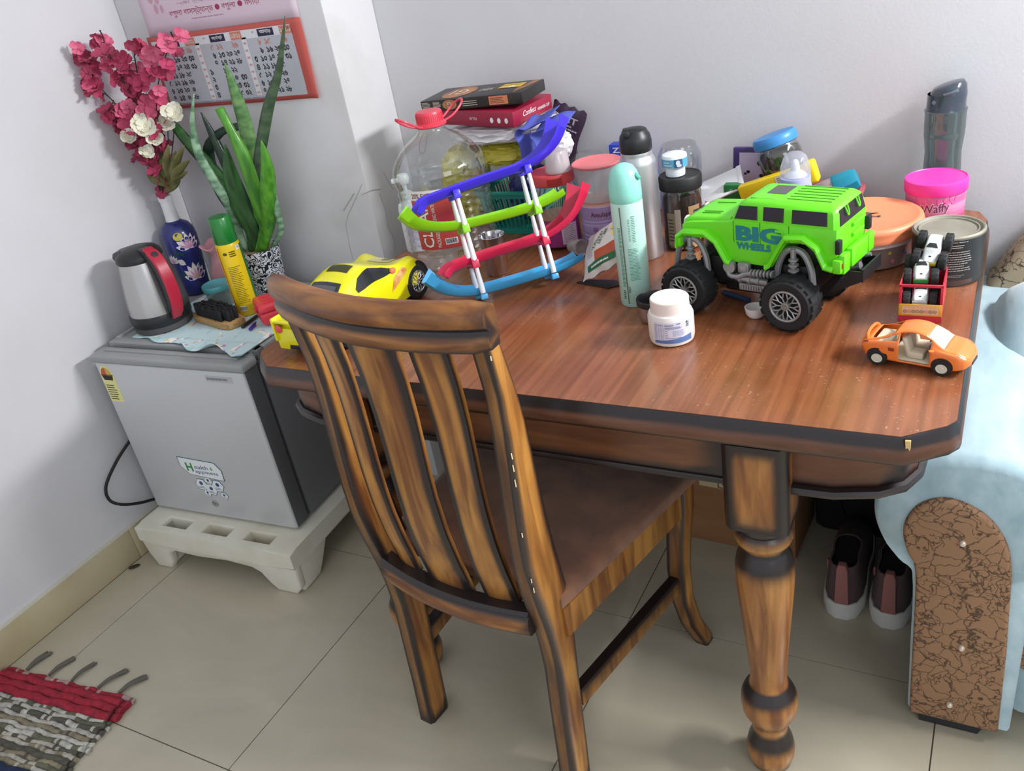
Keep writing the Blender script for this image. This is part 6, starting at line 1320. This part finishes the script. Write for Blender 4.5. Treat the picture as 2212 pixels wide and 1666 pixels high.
for s in (1, -1):
    for pts in ([(-.036, .1695), (.004, .1695), (-.003, .1895), (-.034, .190)], [(-.079, .1695), (-.045, .1695), (-.044, .1903), (-.078, .1903)], [(-.148, .1695), (-.092, .1695), (-.091, .1895), (-.146, .1895)]):
        g = G(); cx = sum(p[0] for p in pts)/4; cz = sum(p[1] for p in pts)/4
        V_ = [(x, s*(side_y(z)+.0006), z) for x, z in pts]; V2 = [(cx+(x-cx)*.94, s*(side_y(z)+.0012), cz+(z-cz)*.9) for x, z in pts]
        g.mesh(V_+V2, [(0, 1, 5, 4), (1, 2, 6, 5), (2, 3, 7, 6), (3, 0, 4, 7), (4, 5, 6, 7)]); obj('side_window', g, jd, cb3, smooth=False)
    # door seams, handle
    g = G(); g.box((-.040, s*(HW+.0002), .148), (.0008, .0008, .036)); g.box((-.088, s*(HW+.0002), .150), (.0008, .0008, .03)); g.box((.006, s*(HW+.0002), .148), (.0008, .0008, .036)); obj('door_seam', g, mat('seam_green', (52, 120, 16), .6), jb)
    g = G(); g.box((-.072, s*(HW+.0006), .155), (.014, .002, .004), bev=.0008); obj('door_handle', g, jg, jb)
    # flared fenders
    for pth in ([(.108, .112), (.106, .130), (.094, .138), (.056, .140), (.038, .128), (.020, .096), (.012, .093)], [(-.052, .093), (-.060, .098), (-.074, .126), (-.086, .146), (-.112, .148), (-.132, .136), (-.146, .106), (-.160, .103)]):
        g = G(); R = []
        for i, (x, z) in enumerate(pth):
            a = Vector(pth[max(i-1, 0)]); b = Vector(pth[min(i+1, len(pth)-1)]); tn = (b-a).normalized(); nx, nz_ = tn.y, -tn.x
            if nz_ < 0: nx, nz_ = -nx, -nz_
            R.append([(x, s*(HW-.004), z), (x+nx*.0, s*(HW+.011), z-.001), (x+nx*.003, s*(HW+.012), z+nz_*.002), (x+nx*.006, s*(HW+.008), z+nz_*.007), (x+nx*.006, s*(HW-.004), z+nz_*.009)])
        g.loft(R); obj('fender', g, jg, jb, angle=35)
    # suspension frames and springs, engine, wheels
    for ax in (WB, -WB-.007):
        g = G(); yy = s*.052; g.tube(smooth_path([(ax+.030, yy, .070), (ax+.026, yy, .100), (ax+.012, yy, .124), (ax-.012, yy, .124), (ax-.026, yy, .100), (ax-.030, yy, .070)], 4), .0055, 8); obj('suspension_arch', g, jsil, jeep)
        g = G(); g.tube([(ax, yy+s*.004, .130), (ax, yy+s*.004, .058)], .0045, 8)
        for k in range(5): z = .074+k*.0085; g.lathe([(.0050, z), (.0100-.0006*k, z+.002), (.0100-.0006*k, z+.004), (.0050, z+.006)], 16, (ax, yy+s*.004, 0))
        obj('spring', g, jsil, jeep)
    g = G(); yy = s*.058
    g.lathe([(0, -.004), (.0105, -.004), (.0105, .004), (.007, .006), (0, .006)], 16, M=Matrix.Translation((.013, yy+s*.002, .088)) @ Matrix.Rotation(PI/2, 4, 'X'))
    g.box((-.012, yy, .089), (.020, .012, .018), bev=.003); g.box((-.012, yy+s*.005, .089), (.014, .006, .012), bev=.002)
    g.tube(smooth_path([(.018, yy, .084), (.012, yy+s*.005, .074), (-.004, yy+s*.006, .074), (-.018, yy+s*.004, .080), (-.060, yy+s*.002, .084)], 4), .0042, 8)
    for k in range(7): g.lathe([(.0045, -.002), (.0068, -.001), (.0068, .001), (.0045, .002)], 12, M=Matrix.Translation((-.026-.006*k, yy+s*.0035, .082+.0004*k)) @ Matrix.Rotation(PI/2, 4, 'Y'))
    g.tube([(.004, yy-s*.002, .070), (-.052, yy-s*.002, .066)], .0065, 10)
    for x in (-.004, -.020, -.036): g.lathe([(.006, -.003), (.0078, -.002), (.0078, .002), (.006, .003)], 14, M=Matrix.Translation((x, yy-s*.002, .068)) @ Matrix.Rotation(PI/2, 4, 'Y'))
    g.box((-.026, yy-s*.002, .055), (.048, .010, .012), bev=.002)
    for k in range(8): g.box((-.010-.0045*k, yy+s*.0036, .056), (.002, .003, .007))
    g.tube(smooth_path([(-.050, yy, .066), (-.057, yy, .060), (-.052, yy, .050), (-.044, yy, .052)], 4), .003, 8)
    o = obj('engine_block', g, jsil, jeep)
    for ax in (WB, -WB-.007): wheel(jeep, (ax, s*.0665, .0445), .0445, .044, jtyre, jrim, 20, 'spoke', side=1 if s > 0 else -1, rimr=.6)
g = G(); g.box((-.03, 0, .075), (.19, .09, .045), bev=.006); g.box((-.005, 0, .045), (.09, .06, .03), bev=.004)
for ax in (WB, -WB-.007): g.tube([(ax, -.06, .047), (ax, .06, .047)], .009, 10)
obj('chassis', g, jblk, jeep)
g = G(); g.box((-.166, 0, .110), (.014, .128, .022), bev=.003); g.box((-.172, 0, .114), (.010, .060, .030), bev=.002)
for y in (-.046, .046): g.box((-.171, y, .112), (.010, .022, .030), bev=.002)
obj('rear_bumper', g, jg, jeep)
for y in (-.056, .056):
    g = G(); g.box((-.1735, y, .112), (.002, .008, .008)); obj('reflector', g, mat('reflector_brown', (150, 70, 24), .4), jeep)
for y in (-.052, .052):
    g = G(); g.box((-.166, y*1.06, .140), (.008, .012, .022), bev=.002); obj('tail_light', g, jblk, jeep)
g = G(); V_ = [(-.1642-.0004, -.046, .168), (-.1642-.0004, .046, .168), (-.1600-.0006, .041, .1915), (-.1600-.0006, -.041, .1915)]
g.mesh(V_, [(0, 1, 2, 3)]); obj('rear_window', g, jd, cb3)
g = G()
for y in (-.020, .020): g.tube(smooth_path([(-.1615, y-.004, .192), (-.1650, y-.003, .182), (-.1655, y, .178), (-.1650, y+.003, .182), (-.1615, y+.004, .192)], 3), .0013, 5)
obj('window_hook', g, jg, cb3)
g = G()
for z in (.156, .140): g.box((-.165, -.018, z), (.005, .040, .006), bev=.0015)
obj('tailgate_hinge', g, jg, jeep)
g = G(); g.box((-.181, 0, .080), (.028, .070, .003)); g.box((-.194, 0, .089), (.003, .070, .020)); g.box((-.181, -.034, .087), (.028, .003, .016)); g.box((-.181, .034, .087), (.028, .003, .016)); g.prism([(-.16, .080), (-.193, .079), (-.14, .050)], -.035, .035, 'y'); obj('rear_tray', g, jblk, jeep)
g = G(); g.tube([(-.164, .0, .086), (-.178, .0, .090)], .007, 10); g.tube([(-.162, -.026, .092), (-.182, -.03, .098)], .0035, 8); obj('tow_fitting', g, jsil, jeep)
g = G(); g.mesh([(-.062, -.030, .1989), (-.030, -.030, .1989), (-.030, .010, .1989), (-.062, .010, .1989)], [(0, 1, 2, 3)]); obj('sunroof', g, mat('sunroof_grey', (74, 78, 76), .25), cb3)
g = G()
for k in range(6): g.box((-.108, -.034+.0125*k, .1986), (.070, .0022, .0012))
g.box((-.035,   .034, .1978), (.04, .0016, .0012)); obj('roof_groove', g, mat('groove_green', (58, 140, 12), .6), cb3)
g = G(); hood = [(.100, .128), (.104, .150), (.098, .159), (.088, .1625), (.015, .167), (.010, .150), (.010, .128)]
g.prism(hood, -.048, .048, 'y', bev=.005, seg=3); hd_ = obj('hood', g, jg, jeep, angle=40)
g = G()
for y in (.020, .028, -.024): g.box((.060, y, .1647), (.034, .0014, .0012), rot=(0, .06, 0))
obj('hood_vent', g, mat('groove_green', (58, 140, 12), .6), hd_)
g = G(); g.box((.106, 0, .122), (.010, .130, .018), bev=.003); obj('front_bumper', g, jg, jeep)
g = G()
for y in (.033, -.033): g.lathe([(0, .003), (.010, .002), (.011, 0), (0, 0)], 18, M=Matrix.Translation((.1035, y, .148)) @ Matrix.Rotation(PI/2, 4, 'Y'))
obj('headlight', g, mat('lamp_white', (220, 220, 214), .3), jeep)
for s in (1, -1):
    JS = lambda a, b: Vector((-.034-s*a*1.0, s*(HW+.0007), .128+b))
    g = G(); put_text(g, 'BIG', .003, .018, .026, JS, w=.078, bold=.055); put_text(g, 'WHEELS', -.006, -.003, .0125, JS, w=.060, bold=.06); obj('side_lettering', g, mat('print_petrol', (18, 122, 132), .5), jb)

t = thing('blue_stick', 'small blue plastic stick lying under the jeep', 'stick', at_z(1590, 640, T+.005), math.radians(-28))
g = G(); g.tube([(-.03, 0, 0), (.03, 0, 0), (.031, 0, 0)], [.0045, .0045, .003], 12); obj('stick', g, mat('stick_blue', (34, 66, 106), .5), t)
t = thing('white_scoop', 'white plastic scoop lying under the jeep beside the rear wheel', 'scoop', (-.346, 1.330, T), .3)
g = G(); g.lathe([(0, .001), (.012, .001), (.016, .006), (.018, .018), (.0165, .018), (.0145, .007), (0, .004)], 24); obj('bowl', g, whp, t)
g = G(); g.box((.030, 0, .016), (.03, .008, .003), bev=.001); obj('handle', g, whp, t)

# ------------------------------------------------------------------ smooth-bodied toy cars
def catm(P, u):
    n = len(P)-1; x = min(max(u, 0), .99999)*n; i = int(x); f = x-i; p0, p1, p2, p3 = P[max(i-1, 0)], P[i], P[i+1], P[min(i+2, n)]
    return [.5*(2*b+(c-a)*f+(2*a-5*b+4*c-d)*f*f+(3*b-a-3*c+d)*f**3) for a, b, c, d in zip(p0, p1, p2, p3)]
class Shell:
    """car shell: stations (x, half width, sill z, belt half width, belt z, roof half width, roof-edge z, centre z)"""
    def __init__(s, st): s.st = st; s.xs = [q[0] for q in st]
    def at(s, x, t):
        i = 0
        while i < len(s.xs)-2 and x > s.xs[i+1]: i += 1
        f = (x-s.xs[i])/(s.xs[i+1]-s.xs[i]); q = catm(s.st, (i+f)/(len(s.st)-1)); _, wS, zS, wB, zB, wR, zR, zC = q
        a = abs(t); sg = 1 if t >= 0 else -1
        K = [(wS, zS), (wS*.3+wB*.7+.0008, zS*.5+zB*.5), (wB, zB), (wB*.45+wR*.55, zB*.45+zR*.55), (wR, zR), (wR*.55, zR*.25+zC*.75), (0, zC)]
        y, z = catm(K, 1-a); return Vector((x, sg*max(y, 0), z))
    def nrm(s, x, t): e = 1e-3; a = s.at(x+e, t)-s.at(x-e, t); b = s.at(x, min(t+e*5, .999))-s.at(x, max(t-e*5, -.999)); n = a.cross(b).normalized(); p = s.at(x, t); return n if n.dot(Vector((0, p.y, p.z-s.st[len(s.st)//2][2]))) > 0 else -n
    def build(s, nx=36, nt=32, hole=None):
        g = G(); x0, x1 = s.xs[0], s.xs[-1]; R = [[g.v(s.at(x0+(x1-x0)*i/nx, -1+2*j/nt)) for j in range(nt+1)] for i in range(nx+1)]
        for i in range(nx):
            for j in range(nt):
                x = x0+(x1-x0)*(i+.5)/nx; tt = -1+2*(j+.5)/nt
                if hole and hole(x, tt): continue
                g.f([R[i][j], R[i+1][j], R[i+1][j+1], R[i][j+1]])
        g.f(R[0]); g.f(R[-1][::-1]); return g
    def patch(s, g, poly, off=.0007, n=5):
        """poly: list of (x,t) quads corners (4) -> fine grid lying on the shell"""
        a, b, c, d = poly; R = []
        for i in range(n+1):
            row = []
            for j in range(n+1):
                u, v = i/n, j/n; x = (a[0]*(1-u)+b[0]*u)*(1-v)+(d[0]*(1-u)+c[0]*u)*v; tt = (a[1]*(1-u)+b[1]*u)*(1-v)+(d[1]*(1-u)+c[1]*u)*v
                row.append(g.v(s.at(x, tt)+s.nrm(x, tt)*off))
            R.append(row)
        for i in range(n):
            for j in range(n): g.f([R[i][j], R[i+1][j], R[i+1][j+1], R[i][j+1]])
yc = thing('toy_sports_car', 'large yellow toy sports car behind the chair back', 'toy car', (-1.088, 1.222, T), math.radians(87))
yel_ = mat('car_yellow', (232, 226, 14), .28, coat=.4); YS = Shell([(-.158, .050, .030, .058, .052, .050, .060, .062), (-.140, .060, .022, .063, .058, .050, .070, .072), (-.10, .063, .020, .065, .064, .046, .086, .090), (-.055, .064, .018, .064, .068, .042, .106, .112), (-.01, .064, .018, .063, .069, .042, .112, .119), (.03, .064, .018, .063, .068, .044, .100, .105), (.07, .064, .018, .0645, .076, .053, .089, .087), (.11, .064, .020, .0650, .084, .054, .091, .080), (.14, .062, .024, .060, .062, .046, .068, .066), (.160, .050, .030, .048, .042, .036, .048, .050)])
yb = obj('body', YS.build(40, 36), yel_, yc, angle=60)
g = G(); YS.patch(g, [(-.135, -.32), (-.066, -.25), (-.066, .25), (-.135, .32)], .0008, 8); rw = obj('rear_window', g, mat('car_glass', (40, 42, 48), .2), yb)
g = G(); YS.patch(g, [(-.127, -.24), (-.074, -.2), (-.074, .2), (-.127, .24)], .0014, 8); obj('window_sheen', g, mat('painted_sheen_grey', (84, 84, 92), .3), rw)  # sheen on the rear glass painted as a flat lighter grey patch
g = G(); YS.patch(g, [(-.038, -.20), (-.012, -.16), (-.012, .22), (-.038, .18)], .0009, 6); obj('roof_scoop', g, mat('scoop_olive', (58, 62, 20), .4), yb)
for s in (-1, 1):
    g = G()
    for x0, x1, a0, b0, a1, b1 in ((-.052, -.035, .50, .56, .40, .57), (-.035, .0, .40, .57, .345, .56), (.0, .035, .345, .56, .37, .55), (.035, .06, .37, .55, .46, .54)): YS.patch(g, [(x0, s*a0), (x1, s*a1), (x1, s*b1), (x0, s*b0)], .0009, 4)
    obj('side_window', g, mat('car_glass', (40, 42, 48), .2), yb)
    g = G(); g.lathe([(0, -.004), (.006, -.003), (.008, .002), (.006, .006), (0, .007)], 14, (.052, s*.058, .082), sy=.7); obj('wing_mirror', g, mat('mirror_coral', (226, 130, 96), .4), yb)
    g = G(); YS.patch(g, [(.03, s*.80), (.085, s*.72), (.075, s*.60), (.045, s*.66)], .0009, 4); obj('flame_print', g, mat('print_flame', (206, 104, 40), .5, col2=(226, 190, 120), nscale=70), yb)
    for ax in (.112, -.104):
        g = G(); g.lathe([(0, .0646), (.036, .0652), (.0385, .0640), (.0385, .03), (0, .03)], 32, M=Matrix.Translation((ax, 0, .0395)) @ Matrix.Rotation(-PI/2*s, 4, 'X')); obj('wheel_arch', g, kblk, yc)
        wheel(yc, (ax, s*.054, .036), .036, .026, jtyre, mat('chrome_rim', (210, 210, 214), .15, .9), 0, 'spoke', side=s, rimr=.62)
g = G(); YS.patch(g, [(.085, -.14), (.122, -.12), (.122, .16), (.085, .18)], .0008, 5); hp = obj('hood_sticker', g, mat('sticker_faded', (214, 206, 150), .5), yb)
g = G(); put_text(g, '88', 0, 0, .014, lambda a, b: YS.at(.104+b, -.02-a/.05*.35)+Vector((0, 0, .0016))); obj('sticker_print', g, mat('print_taupe', (120, 110, 90), .5), hp)
g = G(); wing = [(-.168, .050), (-.168, .060), (-.150, .066), (-.138, .064)]
g.box((-.158, 0, .068), (.022, .128, .005), bev=.002); g.box((-.155, .062, .052), (.03, .006, .045), bev=.002); g.box((-.155, -.062, .052), (.03, .006, .045), bev=.002); obj('rear_wing', g, yel_, yc)
g = G(); g.prism([(-.064, .012), (-.040, .012), (-.036, .022), (.036, .022), (.040, .012), (.064, .012), (.066, .055), (-.066, .055)], -.165, -.155, 'x', bev=.002); rp = obj('rear_panel', g, yel_, yc)
RP_ = lambda a, b: Vector((-.1656, -a, b)); g = G(); put_text(g, 'GT', .044, .047, .008, RP_, bold=.02); put_text(g, 'R', .040, .038, .006, RP_, bold=.02); put_lines(g, .0, .03, .023, .028, 1, RP_, .8, 3); obj('rear_lettering', g, blackp, rp)
for y in (.052, -.052):
    g = G(); g.lathe([(0, 0), (.008, 0), (.0085, .002), (.006, .004), (0, .0045)], 18, M=Matrix.Translation((-.165, y, .054)) @ Matrix.Rotation(-PI/2, 4, 'Y')); obj('tail_light', g, mat('lamp_coral', (230, 84, 84), .35), yc)
g = G(); g.box((-.158, 0, .020), (.012, .08, .016), bev=.003); g.box((0, 0, .022), (.30, .10, .014)); obj('underbody', g, kblk, yc)

oc = thing('toy_coupe', 'orange toy coupe with open doors at the right edge of the table', 'toy car', (-.0915, 1.2165, T), math.radians(-12.2)); oc.scale = (.925, .95, .83)
orc = mat('coupe_orange', (238, 124, 52), .28, coat=.4); OS = Shell([(-.073, .022, .020, .026, .034, .020, .040, .041), (-.066, .028, .015, .030, .038, .024, .044, .046), (-.045, .031, .013, .0315, .043, .024, .050, .051), (-.020, .0315, .012, .0315, .044, .022, .063, .066), (.005, .0315, .012, .0315, .043, .021, .067, .070), (.028, .0315, .012, .031, .041, .022, .059, .062), (.048, .0315, .012, .031, .040, .025, .045, .047), (.066, .031, .013, .030, .037, .024, .041, .042), (.078, .026, .016, .025, .030, .020, .034, .035), (.083, .016, .020, .016, .026, .012, .028, .029)])
def ohole(x, tt):
    a = abs(tt)
    door = -.016 < x < .030 and .36 < a < .965
    win = -.050 < x < -.020 and .40 < a < .60 and a > .40+(-.020-x)*3
    shield = .024 < x < .046 and a < .30
    rear = -.058 < x < -.026 and a < .30
    return door or win or shield or rear
ob = obj('body', OS.build(52, 44, ohole), orc, oc, angle=60, mods=(('solid', .0012, -1),))
g = G(); OS.patch(g, [(.023, -.31), (.047, -.31), (.047, .31), (.023, .31)], -.0004, 8); obj('windscreen', g, mat('screen_frost', (206, 206, 210), .35), ob)
beige = mat('seat_beige', (206, 196, 170), .6)
g = G(); g.box((-.004, 0, .0155), (.105, .056, .004), bev=.001); g.box((-.044, 0, .030), (.026, .046, .024), bev=.004); cabf = obj('cabin_floor', g, beige, oc)
for s in (-1, 1):
    g = G(); g.box((.006, s*.014, .024), (.024, .020, .012), bev=.003); g.box((-.007, s*.014, .038), (.008, .020, .034), bev=.003, rot=(0, -.25, 0)); obj('seat', g, beige, oc)
    for ax in (.047, -.047):
        g = G(); g.lathe([(0, .0322), (.0155, .0322), (.0165, .029), (.0165, .012), (0, .012)], 24, M=Matrix.Translation((ax, 0, .0172)) @ Matrix.Rotation(-PI/2*s, 4, 'X')); obj('wheel_arch', g, kblk, oc)
        wheel(oc, (ax, s*.0275, .0135), .0135, .012, jtyre, mat('hub_cream', (214, 212, 194), .5), 0, 'disc', side=s, rimr=.62)
    g = G(); OS.patch(g, [(.062, s*.55), (.076, s*.62), (.077, s*.50), (.066, s*.44)], .0008, 3); obj('headlight', g, mat('lamp_salmon', (238, 150, 110), .2, coat=.5), ob)
    g = G(); OS.patch(g, [(-.068, s*.62), (-.062, s*.62), (-.062, s*.52), (-.070, s*.54)], .0008, 2); OS.patch(g, [(-.030, s*.80), (-.022, s*.80), (-.022, s*.74), (-.031, s*.74)], .0008, 2); obj('side_trim', g, mat('trim_rust', (140, 52, 20), .5), ob)
    g = G(); g.lathe([(0, -.003), (.003, -.002), (.004, .002), (0, .004)], 10, (.032, s*.034, .043)); obj('wing_mirror', g, orc, oc)
g = G(); g.tube([(.026, .012, .036), (.020, .012, .040)], .0016, 6); g.lathe([(.006, -.001), (.0075, 0), (.006, .001)], 18, M=Matrix.Translation((.020, .012, .040)) @ Matrix.Rotation(-1.0, 4, 'Y')); g.box((.034, 0, .034), (.012, .052, .014), bev=.003); obj('dashboard', g, kblk, oc)
g = G(); g.tube(smooth_path([(-.064, -.024, .040), (-.067, -.018, .049), (-.068, 0, .0515), (-.067, .018, .049), (-.064, .024, .040)], 4), .0028, 8, flat=1.3)
obj('spoiler', g, orc, oc)
g = G(); g.box((.0825, 0, .020), (.003, .024, .006), bev=.001); obj('grille', g, kblk, oc)

# ------------------------------------------------------------------ red toy truck carrying three small monster cars
tk = thing('toy_truck', 'red toy truck with an open bed carrying three small cars', 'toy truck', (-.099, 1.392, T), math.radians(91)); tr = mat('truck_red', (200, 44, 64), .38, coat=.15)
# local +x forward, bed from -.062
g = G(); g.box((-.012, 0, .013), (.098, .056, .004)); g.box((-.012, .029, .028), (.098, .003, .034), bev=.0008); g.box((-.012, -.029, .028), (.098, .003, .034), bev=.0008); g.box((.036, 0, .034), (.003, .058, .048), bev=.0008)
obj('bed', g, tr, tk)
g = G(); g.box((-.062, 0, .0125), (.003, .061, .013), bev=.0006); g.box((-.062, .0285, .042), (.003, .004, .050), bev=.0006); g.box((-.062, -.0285, .042), (.003, .004, .050), bev=.0006); g.box((-.062, 0, .0655), (.003, .061, .0045), bev=.0006)
g.prism([(-.062, .045), (-.062, .0675), (.036, .056), (.036, .045)], .0285, .0305, 'y'); g.prism([(-.062, .045), (-.062, .0675), (.036, .056), (.036, .045)], -.0305, -.0285, 'y'); obj('tailgate_frame', g, tr, tk)
g = G(); g.box((-.0635, 0, .0265), (.002, .060, .019), bev=.0005); sp_ = obj('sticker_panel', g, mat('sticker_amber', (226, 170, 60), .45), tk)
TPn = lambda a, b: Vector((-.0646, -a, b)); TPn2 = lambda a, b: Vector((-.0649, -a, b)); TPn3 = lambda a, b: Vector((-.0652, -a, b)); g = G(); put_rect(g, 0, .0265, .050, .0135, TPn); obj('sticker_face', g, mat('sticker_peach', (232, 186, 150), .5), sp_)
g = G(); pc = [mat('letter_'+n, c, .5) for n, c in (('brown', (92, 60, 52)), ('coral', (220, 110, 96)), ('olive', (108, 116, 48)), ('plum', (96, 66, 86)))]
for k, ch in enumerate('REGNHURN'):
    g.mi = (0, 1, 3, 2, 0, 1, 3, 2)[k]; x = -.0208+.0059*k
    for q in range(12):
        a, b = 2*PI*q/12, 2*PI*(q+1)/12; g.mesh([TPn2(x+r*math.cos(c_), .0245+r*math.sin(c_)) for r, c_ in ((.0027, a), (.0027, b), (.0021, b), (.0021, a))], [(0, 1, 2, 3)])
    put_text(g, ch, x, .0245, .0024, TPn2); g.mi = 0; put_text(g, "r", x, .0312, .0012, TPn2)
obj('sticker_lettering', g, pc, sp_)
g = G(); g.prism([(-.011, .0055), (.011, .0055), (.009, .0095), (-.009, .0095)], -.0642, -.0634, 'x'); obj('step_slot', g, mat('slot_dark', (70, 12, 20), .6), tk)
g = G(); g.box((.050, 0, .030), (.022, .056, .040), bev=.004, taper=(.85, .94)); cabn = obj('cab', g, tr, tk)
g = G(); g.box((.0575, 0, .040), (.002, .044, .014), rot=(0, -.1, 0)); obj('cab_window', g, jd, cabn)
g = G(); g.box((.047, .026, .050), (.014, .006, .010), bev=.001); obj('cab_lamp', g, mat('lamp_pink', (232, 186, 206), .4), tk)
for ax in (-.042, .042):
    for s in (-1, 1): wheel(tk, (ax, s*.025, .0095), .0095, .010, jtyre, mat('hub_cream', (214, 212, 194), .5), 0, 'disc', side=s)
def mini(name, lab, loc, rot, accent, sc=1):
    t = thing(name, lab, 'toy car', loc, rot, 'small monster cars carried by the red truck'); wm = mat('mini_white', (232, 234, 236), .35, coat=.2)
    S = Shell([(-.026*sc, .008*sc, .010*sc, .010*sc, .014*sc, .008*sc, .017*sc, .018*sc), (-.020*sc, .0105*sc, .008*sc, .0115*sc, .015*sc, .009*sc, .021*sc, .022*sc), (-.006*sc, .0105*sc, .008*sc, .0115*sc, .016*sc, .009*sc, .026*sc, .0275*sc), (.006*sc, .0105*sc, .008*sc, .0115*sc, .016*sc, .009*sc, .0255*sc, .027*sc), (.016*sc, .0105*sc, .008*sc, .0115*sc, .015*sc, .009*sc, .019*sc, .020*sc), (.026*sc, .008*sc, .010*sc, .009*sc, .013*sc, .007*sc, .016*sc, .017*sc)])
    b = obj('body', S.build(20, 18), wm, t, angle=60); g = G(); g.box((0, 0, .0105*sc), (.0545*sc, .0215*sc, .0075*sc), bev=.001); obj('bumper_band', g, accent, t)
    g = G(); S.patch(g, [(-.001*sc, -.16), (.0065*sc, -.30), (.0065*sc, .30), (-.001*sc, .16)], .0005, 4); S.patch(g, [(.017*sc, -.07), (.019*sc, -.07), (.019*sc, .07), (.017*sc, .07)], .0005, 2); obj('windscreen', g, kblk, b)
    for ax in (-.018*sc, .018*sc):
        for s in (-1, 1): wheel(t, (ax, s*.019*sc, .012*sc), .0145*sc, .011*sc, jtyre, jblk, 12, 'disc', side=s)
    return t
mini('monster_car', 'small white monster car seen through the truck tailgate opening', (-.101, 1.367, T+.0205), math.radians(-88), mat('mini_grey', (190, 192, 194), .4))
mini('monster_car', 'small white and green monster car wedged in the truck bed', (-.104, 1.394, T+.054), (0, math.radians(16), math.radians(-86)), mat('mini_green', (50, 146, 66), .4))
mini('monster_car', 'small white and yellow monster car on top of the truck load', (-.092, 1.418, T+.080), (math.radians(-6), math.radians(30), math.radians(-98)), mat('mini_yellow', (206, 190, 50), .4))

for o in bpy.data.objects:
    if o.parent and o.name.split('.')[0] in ('month_print', 'date_print', 'holiday_print', 'moon_print', 'weekday_print', 'dot_print', 'lid_smudge', 'figure_print', 'sticker_lettering', 'dial_print', 'door_seam', 'side_trim', 'carton_lettering', 'lotus_print', 'lotus_inner_print'): o['kind'] = 'stuff'
